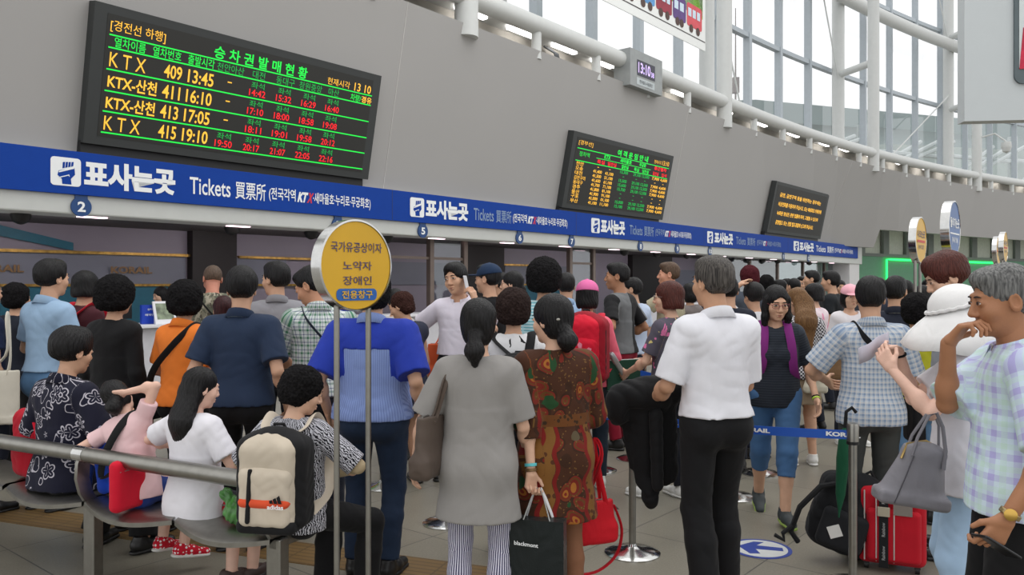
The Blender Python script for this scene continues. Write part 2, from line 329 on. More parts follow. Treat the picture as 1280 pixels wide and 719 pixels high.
# ------------------------------------------------------------------ upper glazing, pipe rail, columns
def Q(s, off, z): return wp(s, topt(s) + off, z)
sx = list(np.arange(-4, 61, 1.5))
mb = MB().tube([Q(s, -0.1, 6.62) for s in sx], 0.18, 16); pr = mb.build('trim_8', M_pipe); tag(pr, kind='structure')
mb = MB()
for s in np.arange(0.7, 60, 2.1):
    if min(abs(s - c_) for c_ in (7.1, 17.6, 29.3, 39.2, 49.5)) > 0.5: mb.rod(Q(s, -0.1, 5.95), Q(s, -0.1, 6.5), 0.1, seg=10)
tag(mb.build('trim_9', M_pipe), kind='structure')
mb = MB()
for a, b_ in zip(sx[:-1], sx[1:]):
    mb.hexa([Q(a, -1.15, 5.0), Q(b_, -1.15, 5.0), Q(b_, -1.0, 5.0), Q(a, -1.0, 5.0), Q(a, -1.15, 6.95), Q(b_, -1.15, 6.95), Q(b_, -1.0, 6.95), Q(a, -1.0, 6.95)])
tag(mb.build('wall_upper', M_conc, smooth=False), kind='structure')
mb = MB()
for a, b_ in zip(sx[:-1], sx[1:]): mb.hexa([Q(a, -2.6, 6.72), Q(b_, -2.6, 6.72), Q(b_, -0.45, 6.72), Q(a, -0.45, 6.72), Q(a, -2.6, 6.82), Q(b_, -2.6, 6.82), Q(b_, -0.45, 6.82), Q(a, -0.45, 6.82)])
tag(mb.build('slab', M_pipe, smooth=False), kind='structure')
for k, s in enumerate((7.9, 9.4, 10.9, 12.4, 14.4, 16.2, 19.0, 21.5, 24, 26.5, 28.2, 30.6, 33, 35.4, 37.6, 40.4, 43, 45.5, 48)):
    mb = MB().box(Q(s, -0.72, 6.68), (0.40, 0.06, 0.025), (D, N, UP)); o = mb.build('strip_light', mat('tube_glow', (255, 250, 246), emit=7.0), smooth=False)
    tag(o, 'white strip light under the gallery slab behind the grey wall top', 'light', 'strip lights behind the wall top')
# cables by the third short post
mb = MB()
for k in range(3): mb.tube([Q(10.4 + 0.06 * k, -0.9, 6.66), Q(10.65 + 0.06 * k, -0.8, 6.55), Q(10.75 + 0.06 * k, -0.75, 6.1), Q(10.75 + 0.06 * k, -0.75, 5.8)], 0.025, 6)
tag(mb.build('cable_bundle', mat('grey_conduit', (92, 96, 100), 0.5)), 'grey cables hanging down in the gap behind the grey wall top', 'cable')
# small black lamps peeping over the wall edge
for s in (8.3, 10.1, 12.3, 14.2, 16.0, 19.3, 21.4, 23.6, 25.5, 29.5, 32, 34.5):
    mb = MB().lathe([(0.02, 0), (0.09, 0.02), (0.1, 0.10), (0.07, 0.16), (0.02, 0.18)], Q(s, -0.42, 6.02), 12); mb.rod(Q(s, -0.42, 5.9), Q(s, -0.42, 6.03), 0.03, seg=8)
    tag(mb.build('spotlight', M_black), 'small black spotlight peeping over the top edge of the grey wall', 'light', 'spotlights along the wall top')
# columns in the pipe plane and in the glazing plane
for s in (-3.4, 7.1, 17.6, 29.3, 39.2, 49.5):
    tag(MB().rod(Q(s, -0.1, 5.9), Q(s, -0.1, 17), 0.21, seg=20).build('column', M_pipe), kind='structure')
for s in (10.0, 20.2, 30.4, 40.6, 50.8):
    c = MB().rod(Q(s, -1.9, 6.8), Q(s, -1.9, 17), 0.24, seg=20).build('column', M_pipe); tag(c, kind='structure')
for s, s2 in ((30.4, 29.3), (40.6, 39.2)):
    mb = MB()
    for z in (10.1, 13.6): mb.rod(Q(s, -1.9, z), Q(s2, -0.1, z), 0.14, seg=12)
    tag(mb.build('beam', M_pipe), kind='structure')
mb = MB().tube([Q(s, -1.5, 13.1) for s in np.arange(24, 60, 1.5)], 0.26, 10); tag(mb.build('beam', M_pipe), kind='structure')
mb = MB()
for (a, za, b_, zb) in ((30.4, 9.4, 28.6, 13.6), (40.6, 10.9, 34.5, 7.0), (40.6, 12.9, 39.4, 15.5), (20.2, 12, 22.6, 7)): mb.rod(Q(a, -1.8, za), Q(b_, -1.8, zb), 0.03, seg=6)
tag(mb.build('beam', M_pipe), kind='structure')
# curtain wall
mb = MB(); GO = -2.35
for s in np.arange(-2.4, 60, 2.4): mb.box(Q(s, GO, 12), (0.11, 0.12, 5.2), (D, N, UP))
for z in (7.0, 10.3, 14.0):
    for a, b_ in zip(sx[:-1], sx[1:]): mb.hexa([Q(a, GO - 0.1, z), Q(b_, GO - 0.1, z), Q(b_, GO + 0.1, z), Q(a, GO + 0.1, z), Q(a, GO - 0.1, z + 0.16), Q(b_, GO - 0.1, z + 0.16), Q(b_, GO + 0.1, z + 0.16), Q(a, GO + 0.1, z + 0.16)])
cw = mb.build('window_3', M_alu, smooth=False); tag(cw, kind='structure')
mb = MB()
for a, b_ in zip(sx[:-1], sx[1:]): mb.grid([[Q(a, GO - 0.02, 6.85), Q(b_, GO - 0.02, 6.85)], [Q(a, GO - 0.02, 17.2), Q(b_, GO - 0.02, 17.2)]])
mb.build('pane', M_glass, cw, smooth=False)
# platform roof and trusses seen through the glass
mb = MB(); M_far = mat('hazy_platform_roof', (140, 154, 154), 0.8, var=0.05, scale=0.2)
rp = [(6, 40, 10.6), (14, 46, 12.2), (26, 58, 14.2), (40, 66, 15.0), (62, 76, 16.0), (95, 90, 17)]
for (x0, y0, z0), (x1, y1, z1) in zip(rp[:-1], rp[1:]):
    e = Vector((-6, 8, 0.8)); a = Vector((x0, y0, z0)); b_ = Vector((x1, y1, z1)); mb.prism([a, b_, b_ - UP * 1.3, a - UP * 1.2], e)
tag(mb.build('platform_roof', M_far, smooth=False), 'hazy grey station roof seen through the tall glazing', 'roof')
for k in range(9):
    f = k / 8; x = 16 + f * 62; y = 50 + f * 34
    mb = MB(); mb.rod((x, y, 0), (x, y, 12.0 + 3 * f), 0.35, seg=8)
    for q in range(3): mb.rod((x + q * 2, y + q, 9.0 + q * 0.6), (x + 5.5 + q * 1.2, y + 3, 11.4 + 3 * f), 0.14, seg=6)
    mb.rod((x, y, 10.4 + 2.4 * f), (x + 7.6, y + 4, 10.5 + 2.6 * f), 0.16, seg=6)
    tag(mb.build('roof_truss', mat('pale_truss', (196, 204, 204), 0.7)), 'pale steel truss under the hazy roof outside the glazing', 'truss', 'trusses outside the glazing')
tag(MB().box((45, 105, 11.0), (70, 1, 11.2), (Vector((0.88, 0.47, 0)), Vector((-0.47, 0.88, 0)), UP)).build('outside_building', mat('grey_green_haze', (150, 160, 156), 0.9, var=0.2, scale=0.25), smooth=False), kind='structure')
tag(MB().rod(Q(26.3, -4, 6), Q(26.3, -4, 12.3), 0.05, 0.02, 6).box(Q(26.3, -4, 9.3), (0.12, 0.12, 0.3)).build('antenna_mast', mat('mast_grey', (120, 110, 106), 0.6)), 'thin antenna mast standing outside the glazing', 'antenna')
# ------------------------------------------------------------------ signs, boards, furniture of the hall
def s_of(px, t=0.0):
    r = (px - 640) / F_PX; o = S0 + N * t
    return (r * o.y - o.x) / (D.x - r * D.y)
def gp(px, z): return Vector(((px - 640) / F_PX * z, z, 0))      # a floor point seen in column px at depth z
# blue fascia with lettering
fascia = MB(); wbox(fascia, -4, s_of(1072.5, 0.05), -0.02, 0.05, 2.635, 3.135)
fo = fascia.build('ticket_sign', M_blue, smooth=False, bevel=0.004); tag(fo, 'long blue ticket sign band with white lettering running above all the counters', 'sign')
FP = Panel(wp(0, 0.05, 2.635), D, UP)
mw = Multi(); mr = Multi(); mk = Multi(); mseam = Multi(); md_ = Multi()
def S(px): return s_of(px, 0.05)
def hand_icon(a, b_):
    w = b_ - a; FP.poly(mw, rrect(a, 0.09, b_, 0.415, min(0.04, w * 0.2)), 0.004)
    u = lambda f: a + w * f; v = lambda f: 0.09 + 0.325 * f
    FP.poly(mk, [(u(.38), v(.06)), (u(.68), v(.06)), (u(.66), v(.26)), (u(.80), v(.42)), (u(.78), v(.66)), (u(.26), v(.52)), (u(.22), v(.36)), (u(.36), v(.24))], 0.007)
    for k in range(4): FP.poly(mk, [(u(.38 + .095 * k), v(.60 + .03 * k)), (u(.455 + .095 * k), v(.63 + .03 * k)), (u(.47 + .095 * k), v(.84 + .01 * k)), (u(.40 + .095 * k), v(.83 + .01 * k))], 0.007)
    FP.poly(mw, [(u(.26), v(.50)), (u(.76), v(.68)), (u(.77), v(.63)), (u(.27), v(.45))], 0.009)
    FP.poly(mw, [(u(.30), v(.30)), (u(.60), v(.41)), (u(.62), v(.32)), (u(.58), v(.37)), (u(.31), v(.27))], 0.009)
for k, (a, b_, c, d, e, f, g, h_, i, j_) in enumerate([
        (63, 101, 105, 219, 237, 288, 294, 332, 336, 463), (512.5, 530, 532, 585, 592, 617, 620, 639, 641, 709), (739, 749.5, 751, 781, 787, 803, 805, 817, 819, 864),
        (884, 891, 893, 916, 920, 932, 934, 944, 946, 976), (992, 998.5, 999.5, 1017, 1020, 1032, 1034, 1042, 1043, 1066)]):
    hand_icon(S(a), S(b_)); FP.text(mw, '표사는곳', S(c), S(d), 0.09, 0.33, bold=0.05)
    m2 = mw if k in (0, 4) else md_
    FP.text(m2, 'Tickets', S(e), S(f), 0.13, 0.22, bold=0.01); FP.text(m2, '買票所', S(g), S(h_), 0.12, 0.24, bold=0.01)
    A, B_ = S(i), S(j_); q = lambda x: A + (B_ - A) * x
    FP.text(mw if k < 2 else m2, '(전국각역', q(0), q(.24), 0.13, 0.2, bold=0.015)
    FP.text(mw, 'KT', q(.255), q(.34), 0.155, 0.15, bold=0.06, shear=0.25); FP.text(mr, 'X', q(.345), q(.395), 0.155, 0.15, bold=0.06, shear=0.25)
    FP.text(mw if k in (0, 1, 2, 4) else md_, '·새마을호·누리로·무궁화호)', q(.405), q(1), 0.13, 0.19, bold=0.015)
for px in (490, 720, 880, 985): FP.rect(mseam, S(px), 0, S(px) + 0.012, 0.5, 0.002)
mw.build_all('lettering', M_white, fo); md_.build_all('unlit_lettering', M_dimw, fo); mr.build_all('red_letter', mat('sign_red', (206, 40, 60), 0.5), fo)
mk.build_all('hand_emblem', M_blue, fo); mseam.build_all('panel_seam', mat('seam_blue', (8, 40, 100), 0.5), fo)
# window number plates hanging on the header
for num, px in (('2', 102), ('3', 423), ('5', 529), ('6', 650), ('7', 715), ('8', 801), ('9', 847), ('10', 888), ('11', 980), ('12', 1011)):
    s = s_of(px, 0.03); P_ = Panel(wp(s, 0.006, 2.50), D, UP); mb = MB()
    P_.poly(mb, circ(0, 0, 0.115), 0.022, 0.02); P_.poly(mb, [(-0.07, 0.06), (0.07, 0.06), (0.07, 0.135), (-0.07, 0.135)], 0.021, 0.019)
    o = mb.build('number_plate', mat('plate_blue', (10, 62, 118), 0.4), smooth=False)
    tag(o, f'round blue counter plate numbered {num} hanging under the blue sign' if num != '3' else 'round blue counter plate mostly hidden behind the top of the large yellow disc sign', 'sign', 'counter number plates')
    mb = MB(); w = 0.045 * len(num); P_.text(mb, num, -w, w, -0.06, 0.12, 0.026, bold=0.03); mb.build('numeral', M_white, o, smooth=False)
# lights and dome cameras along the soffit
k = 0
for s in np.arange(-0.9, 29, 0.98):
    t, z = ((-0.22, 2.405), (-0.62, 2.515))[k % 2]
    o = MB().box(wp(s, t, z), (0.16, 0.055, 0.008), (D, N, UP)).build('downlight', M_lamp, smooth=False); k += 1
    tag(o, 'small glowing pinkish downlight in the soffit under the blue sign', 'light', 'soffit downlights')
for s in (0.35, 3.05, 4.4, 5.95, 13.6, 15.2, 16.9, 19.0, 21.0, 22.2, 23.5, 26.6):
    mb = MB().lathe([(0.05, 0.12), (0.055, 0.05), (0.10, 0.04), (0.11, -0.02), (0.085, -0.08), (0.03, -0.11), (0.005, -0.115)][::-1], wp(s, -0.42, 2.40 + (0.0)), 16)
    mb.rod(wp(s, -0.42, 2.5), wp(s, -0.51, 2.55), 0.03, seg=8)
    tag(mb.build('dome_camera', M_black), 'black dome camera hanging under the soffit above a ticket counter', 'camera', 'dome cameras under the soffit')
for s0, s1 in ((-1.0, 0.1), (1.55, 2.9), (3.25, 4.7)):
    o = MB(); wbox(o, s0, s1, -0.95, -0.87, 2.455, 2.515); tag(o.build('soffit_track', mat('track_grey', (88, 84, 82), 0.5)), 'dim grey light track under the counter soffit at left', 'light', 'soffit light tracks')

# LED departure boards
LEAN = math.radians(11.5)
def board(s0, s1, z0, label, content, h=1.62, off=0.0):
    t0 = wall_t((s0 + s1) / 2, z0) + off + 0.16
    yl = (N * math.sin(LEAN) + UP * math.cos(LEAN)).normalized(); P_ = Panel(wp(s0, t0, z0), D, yl); w = s1 - s0
    t = thing('departure_board', label, 'display', 'departure boards above the ticket sign', wp(s0, t0, z0))
    def build(mb, n, m): 
        if mb.v:
            o = mb.build(n, m, t, smooth=False); o.matrix_parent_inverse = Matrix.Translation(-t.location)
    mb = MB(); P_.rect(mb, 0, 0, w, h, 0.0, 0.16); build(mb, 'casing', M_board)
    mb = MB(); P_.rect(mb, 0.15, 0.1, w - 0.15, h - 0.1, 0.004, 0.003); build(mb, 'screen', M_screen)
    mb = MB(); wbox(mb, s0 + 0.0, s1 - 0.05, wall_t(s0, z0) - 0.02 + off, t0 - 0.07, z0 - 0.26, z0 + 0.04); build(mb, 'mounting_base', M_black)
    B = {k: Multi() for k in 'ogdr'}
    content(P_, B, w, h)
    for k, n, m in (('o', 'orange_text', M_or), ('g', 'green_text', M_gr), ('d', 'dim_green_text', M_gd), ('r', 'red_text', M_rd)): B[k].build_all(n, m, t, Matrix.Translation(-t.location))
def content1(P_, B, w, h):
    k = w / 4.3; T = lambda c, b, u0, u1, v, hh, bold=0.0: P_.text(B[c], b, u0 * k, u1 * k, v, hh, 0.007, bold)
    T('o', '[경전선 하행]', .19, .85, 1.32, .14); T('g', '승 차 권 발 매 현 황', 1.5, 2.94, 1.30, .16, 0.02)
    T('o', '현재시각', 3.30, 3.71, 1.31, .10); T('o', '13 10', 3.80, 4.12, 1.305, .12, 0.01)
    for b, a, c in (('열차이름', .25, .62), ('열차번호', .71, 1.07), ('출발시각', 1.16, 1.52)): T('g', b, a, c, 1.155, .115, 0.005)
    for b, a, c in (('천안아산', 1.56, 1.95), ('대전', 2.08, 2.27), ('동대구', 2.45, 2.75), ('창원중앙', 2.83, 3.22), ('마산', 3.34, 3.53)): T('d', b, a, c, 1.155, .105)
    T('g', '차량/', 3.75, 3.95, 1.155, .10, 0.01); T('o', '경유', 3.96, 4.16, 1.155, .10, 0.02)
    for v in (1.285, 1.14, .89, .64, .40, .152): P_.rect(B['g'], .185 * k, v - .008, 4.155 * k, v + .008, 0.007)
    rows = [('K T X', '409', '13:45', ['-', '14:42', '15:32', '16:29', '16:40']), ('KTX-산천', '411', '16:10', ['-', '17:10', '18:00', '18:58', '19:08']),
            ('KTX-산천', '413', '17:05', ['-', '18:11', '19:01', '19:58', '20:12']), ('K T X', '415', '19:10', ['19:50', '20:17', '21:07', '22:05', '22:16'])]
    for i, (n, num, tm, cs) in enumerate(rows):
        v = .925 - .247 * i
        T('o', n, .21, .80 if '산' in n else .64, v, .165, 0.02 if '산' in n else 0.0); T('o', num, .87, 1.10, v, .165, 0.015); T('o', tm, 1.18, 1.53, v, .165, 0.015)
        for j_, c in enumerate(cs):
            uc = (1.76, 2.18, 2.60, 3.02, 3.44)[j_]
            if c == '-': P_.rect(B['o'], (uc - .03) * k, v + .1, (uc + .03) * k, v + .115, 0.007)
            else: T('d', '좌석', uc - .1, uc + .1, v + .10, .085); T('r', c, uc - .125, uc + .125, v - .005, .09, 0.01)
def content2(P_, B, w, h):
    k = w / 4.3; T = lambda c, b, u0, u1, v, hh, bold=0.0: P_.text(B[c], b, u0 * k, u1 * k, v, hh, 0.007, bold)
    T('o', '[경부선]', .22, .75, 1.34, .11); T('g', '여 객 운 임 안 내', 1.75, 3.1, 1.30, .14, 0.03); T('o', '현재시각', 3.4, 3.75, 1.32, .09); T('o', '13:10', 3.80, 4.12, 1.32, .11, 0.01)
    for v in (1.275, 1.02): P_.rect(B['g'], .2 * k, v - .008, 4.15 * k, v + .008, 0.007)
    P_.rect(B['g'], .95 * k, 1.145, 3.3 * k, 1.157, 0.007)
    T('g', '정차역', .3, .68, 1.12, .1); T('g', 'KTX', 1.25, 1.5, 1.17, .09, 0.03); T('r', '특실', 1.0, 1.3, 1.04, .09, 0.02); T('r', '일반실', 1.42, 1.78, 1.04, .09, 0.02)
    T('g', '새마을호', 1.9, 2.4, 1.17, .09, 0.03); T('g', '일반실', 2.0, 2.3, 1.04, .09, 0.03); T('g', '무궁화', 2.75, 3.05, 1.17, .09, 0.03); T('g', '특실', 2.55, 2.78, 1.04, .09, 0.02); T('g', '일반실', 2.92, 3.22, 1.04, .09, 0.02)
    T('r', '통근열차', 3.45, 4.05, 1.17, .09, 0.03); T('r', '일반실', 3.42, 3.7, 1.04, .09, 0.02); T('r', '입석', 3.85, 4.1, 1.04, .09, 0.02)
    st_ = ['천안', '오송', '대전', '김천구미', '동대구', '경주', '울산', '구포', '부산']
    for i, n in enumerate(st_):
        v = .92 - .098 * i; T('o', n, .24, .45 + .07 * (len(n) - 1), v, .085, 0.01)
        for c, uc, ex in (('o', 1.08, '41,300'), ('o', 1.55, '31,100'), ('d', 2.15, '15,300'), ('d', 2.72, '29,100'), ('d', 3.12, '12,500'), ('o', 3.6, '7,900'), ('o', 4.0, '4,600')):
            if c == 'd' and i in (1, 5, 6) or uc > 3.3 and i in (1, 5, 6): P_.rect(B[c], (uc - .03) * k, v + .035, (uc + .03) * k, v + .048, 0.007)
            elif i < 9 and not (c == 'o' and uc < 2 and i == 0): T(c, ex.replace('3', str((3 + i) % 10)), uc - .17, uc + .17, v, .08, 0.02)
            else: P_.rect(B[c], (uc - .03) * k, v + .035, (uc + .03) * k, v + .048, 0.007)
def content3(P_, B, w, h):
    k = w / 5.0
    for i, (b, e) in enumerate((('금연, 금연구역 등을 위반하는 경우에는', 4.3), ('비상전화를 이용하여 주십시오. 또는 폐쇄회로 카메라에', 4.5), ('녹화된 영상은 관련 법률에 따라, 고발될 수 있으며', 4.3), ('공항철도 또는 관할 철도경찰에 신고해 주십시오.', 4.0))):
        P_.text(B['o'], b, (.45 + .02 * i) * k, e * k, 1.16 - .29 * i, .145, 0.007, 0.02)
board(0.85, 5.15, 3.25, 'largest LED departure board, nearest at left, with orange train names and red times', content1)
board(10.4, 14.7, 3.20, 'middle LED board packed with small orange and green fare figures above the ticket sign', content2, 1.6, 0.0)
board(21.3, 26.3, 3.22, 'far small LED board showing only four lines of orange notice text', content3, 1.62, 0.05)

# clock on the wall top
P_ = Panel(wp(12.15, 0.62, 6.02), D, UP); t = thing('wall_clock', 'grey digital clock box reading 13:10 on the grey wall top', 'clock', loc=P_.p(0, 0, 0))
def addp(mb, n, m, t, **kw):
    o = mb.build(n, m, t, **kw); o.matrix_parent_inverse = Matrix.Translation(-t.location); return o
mb = MB(); P_.rect(mb, 0, 0, 1.45, 0.82, 0, 0.42); addp(mb, 'case', mat('clock_grey', (150, 154, 154), 0.5), t, smooth=False)
mb = MB(); P_.rect(mb, 0.3, 0.27, 1.1, 0.62, 0.006); addp(mb, 'display_window', mat('clock_screen', (16, 14, 44), 0.3), t, smooth=False)
mb = MB(); P_.text(mb, '13:10', 0.34, 0.88, 0.33, 0.24, 0.01, 0.02); P_.text(mb, '38', 0.91, 1.05, 0.33, 0.12, 0.01, 0.02); addp(mb, 'digits', mat('clock_led', (214, 190, 255), emit=1.2), t, smooth=False)
mb = MB(); P_.rect(mb, 0.28, 0.06, 1.08, 0.22, 0.005); addp(mb, 'name_strip', mat('clock_strip', (186, 194, 196), 0.5), t, smooth=False)
mb = MB(); P_.text(mb, '한국철도시설공단', 0.4, 0.98, 0.1, 0.08, 0.008); addp(mb, 'strip_text', mat('ink_grey', (70, 76, 84), 0.5), t, smooth=False)

# hanging banner with a painted countryside and a toy-like train
BP = Panel(wp(5.6, 0.85, 7.42), D, UP); t = thing('hanging_banner', 'white hanging banner painted with green hills and a colourful train', 'banner', loc=BP.p(0, 0, 0))
W_ = 9.75
mb = MB(); mb.grid([[BP.p(W_ * i / 20, 0.22 * (2 * i / 20 - 1) ** 2 if i < 10 else 0.0, 0) for i in range(21)], [BP.p(W_ * i / 20, 3.4, 0) for i in range(21)]])
addp(mb, 'cloth', mat('banner_white', (238, 240, 238), 0.7, var=0.01), t, smooth=False, solid=0.02)
def bshape(n, col, fn):
    mb = MB(); fn(mb); addp(mb, n, mat('paint_' + n, col, 0.7, var=0.1, scale=5), t, smooth=False)
bshape('sky_wash', (206, 220, 224), lambda m: BP.poly(m, [(0.2, 1.3), (W_ - 0.15, 1.3), (W_ - 0.15, 3.3), (0.2, 3.3)], 0.016))
bshape('hill', (132, 190, 62), lambda m: BP.poly(m, [(0.2, 1.0), (W_ - 0.15, 0.75)] + [(W_ - 0.15 - (W_ - 0.35) * i / 24, 1.35 + 0.35 * math.sin(i * 0.5) + 0.12 * math.sin(i * 1.7)) for i in range(25)], 0.02))
def trees(m):
    for i in range(9): BP.poly(m, circ(5.3 + i * 0.48, 1.62 + 0.12 * (i % 3), 0.2 + 0.05 * (i % 2), 0.32 + 0.1 * (i % 2), 10), 0.024)
bshape('trees', (122, 158, 66), trees)
cars = [((190, 44, 84), 0.6, 2.6), ((60, 120, 196), 4.55, 5.7), ((206, 110, 60), 5.75, 6.4), ((90, 150, 206), 6.45, 7.2), ((150, 40, 60), 7.25, 8.0), ((92, 62, 128), 8.05, 8.7), ((214, 80, 90), 8.75, 9.55)]
for i, (c, a, b_) in enumerate(cars): bshape('train_car', c, lambda m: BP.poly(m, rrect(a, 0.42, b_, 0.98, 0.08), 0.022)) if False else None
for i, (c, a, b_) in enumerate(cars):
    mb = MB(); BP.poly(mb, rrect(a, 0.42, b_, 0.98, 0.08), 0.026); addp(mb, 'train_car', mat('car_paint_%d' % i, c, 0.6, var=0.12, scale=6), t, smooth=False)
mb = Multi()
for c, a, b_ in cars:
    n = max(2, int((b_ - a) / 0.22))
    for q in range(n): BP.rect(mb, a + 0.06 + q * (b_ - a - 0.1) / n, 0.66, a + (q + 0.75) * (b_ - a - 0.1) / n + 0.05, 0.86, 0.03)
mb.build_all('car_window', mat('paint_pale_blue', (206, 226, 240), 0.6), t, Matrix.Translation(-t.location))
mb = Multi()
for c, a, b_ in cars:
    for u in (a + 0.22, b_ - 0.22): BP.poly(mb, circ(u, 0.38, 0.1, k=14), 0.031)
mb.build_all('car_wheel', mat('paint_brown', (84, 62, 56), 0.7), t, Matrix.Translation(-t.location))
mb = MB(); BP.rect(mb, 0.1, 0.2, W_ - 0.02, 0.225, 0.024); addp(mb, 'border_line', mat('ink_dark', (60, 50, 56), 0.6), t, smooth=False)
for u in (1.5, 4.9, 8.3): addp(MB().rod(BP.p(u, 3.4, 0), BP.p(u, 9, 0), 0.015, seg=6), 'cord', M_alu, t)

# suspended billboard at upper right
x = Vector((0.985, -0.12, 0)).normalized(); HB = Panel(Vector((5.09, 9.0, 3.43)), x, UP); t = thing('billboard', 'large pale grey hanging billboard with a smartphone advertisement', 'billboard', loc=HB.p(0, 0, 0))
mb = MB(); HB.rect(mb, 0, 0, 4.6, 3.2, 0, 0.18); addp(mb, 'panel', mat('billboard_grey', (196, 202, 204), 0.6, var=0.01), t, smooth=False)
mb = MB(); HB.poly(mb, rrect(0.515, 0.40, 2.4, 3.0, 0.09), 0.03, 0.028); addp(mb, 'phone_outline', mat('phone_slate', (86, 98, 102), 0.35), t, smooth=False)
mb = MB(); HB.poly(mb, rrect(0.56, 0.56, 2.35, 2.9, 0.02), 0.036, 0.004); addp(mb, 'phone_screen', mat('screen_pale', (206, 214, 214), 0.4), t, smooth=False)
mb = MB(); pts = [(0.56, 0.56), (2.35, 0.56), (2.35, 1.1)] + [(2.3 - 0.1 * i, 1.08 + 0.06 * math.sin(i * 2.1) + 0.05 * math.sin(i * 5)) for i in range(18)]
HB.poly(mb, pts, 0.041, 0.004); HB.poly(mb, circ(0.92, 1.45, 0.09, 0.14, 12), 0.041, 0.004); addp(mb, 'red_flowers', mat('crimson_print', (196, 22, 62), 0.5, var=0.3, scale=12), t, smooth=False)
for u in (0.3, 4.2): addp(MB().rod(HB.p(u, 3.2, -0.09), HB.p(u, 9, -0.09), 0.02, seg=6), 'cord', M_alu, t)
# small round camera on the far column
tag(MB().lathe([(0.01, 0.36), (0.2, 0.32), (0.22, 0.1), (0.2, 0.05), (0.15, -0.1), (0.02, -0.18)][::-1], Q(39.2, -0.1, 8.35) + Vector((1.0, -0.6, -0.6)), 16).tube([Q(39.2, -0.1, 8.35), Q(39.2, -0.1, 8.5) + Vector((0.6, -0.4, 0)), Q(39.2, -0.1, 8.1) + Vector((1.0, -0.6, 0))], 0.04, 8).build('security_camera', M_pipe), 'white dome security camera on an arm from the far white column', 'camera')

# round pole signs
def disc_sign(px, z, zc, col, label, content, r=0.187, n=None, group=None, zf=0.0, sp=0.085):
    n = n or N; x = UP.cross(n).normalized() * 1.0; c = gp(px, z) + UP * zc
    if x.dot(D) < 0: x = -x
    t = thing('pole_sign', label, 'sign', group, gp(px, z)); P_ = Panel(c, x, UP)
    mb = MB(); 
    for s in (-1, 1): mb.rod(gp(px, z) + x * (sp * s), c + x * (sp * s) - UP * (r * 0.85), 0.0125, seg=12)
    addp(mb, 'post', M_dsteel, t)
    addp(MB().lathe([(0.02, 0.035), (0.10, 0.03), (0.17, 0.012), (0.18, 0.0)][::-1], gp(px, z), 28), 'base', M_steel, t)
    ax = (P_.x, P_.y, P_.n); addp(MB().lathe([(r, -0.03), (r + 0.008, -0.028), (r + 0.008, 0.028), (r, 0.03), (r - 0.004, 0.0), (r, -0.03)], c, 48, ax, caps=False), 'rim', M_steel, t)
    addp(MB().lathe([(r * 0.99, -0.022), (r * 0.99, 0.026)], c, 48, ax), 'disc', col, t)
    B = {'n': Multi(), 'b': Multi(), 'y': Multi(), 'w': Multi(), 'r': Multi()}; content(P_, B)
    for k, nm, m in (('b', 'blue_label', mat('label_blue', (24, 92, 170), 0.4)), ('n', 'lettering', M_navytxt), ('y', 'label_text', M_yel), ('w', 'white_lettering', M_white), ('r', 'red_bar', mat('bar_red', (200, 60, 40), 0.5))):
        B[k].build_all(nm, m, t, Matrix.Translation(-t.location))
def cy(P_, B):
    P_.text(B['n'], '국가유공상이자', -.137, .137, .055, .043, .029, .01); P_.text(B['n'], '노약자', -.075, .08, -.02, .038, .029, .01); P_.text(B['n'], '장애인', -.075, .08, -.083, .038, .029, .01)
    P_.poly(B['b'], rrect(-.108, -.148, .108, -.098, .02), .029); P_.text(B['y'], '전용창구', -.083, .083, -.14, .034, .032, .02)
disc_sign(441, 3.4, 1.678, M_yel, 'large yellow round sign on twin steel posts in the left foreground', cy, zf=0)
def cw_(P_, B):
    P_.text(B['w'], '들어가는곳', -.15, .15, .005, .07, .029, .03); P_.rect(B['w'], -.15, -.04, .15, -.03, .029); P_.text(B['w'], '(WAY IN)', -.10, .10, -.11, .05, .029, .01)
disc_sign(1188, 5.6, 1.985, mat('disc_blue', (20, 84, 150), 0.4), 'blue round WAY IN sign on steel posts behind the dark-haired young man', cw_)
def co_(P_, B):
    P_.text(B['n'], '나오는곳', -.13, .13, .02, .06, .029, .02); P_.rect(B['r'], -.13, -.02, .13, 0.0, .029); P_.text(B['n'], '(WAY OUT)', -.1, .1, -.085, .045, .029, .01)
disc_sign(1147, 6.7, 1.965, M_yel, 'yellow round exit sign on steel posts just left of the blue one', co_)
disc_sign(1245.5, 11.0, 2.06, M_yel, 'left of the two small far yellow round signs at right edge', co_)
disc_sign(1254, 10.2, 2.07, M_yel, 'right, slightly taller of the two small far yellow round signs', co_)

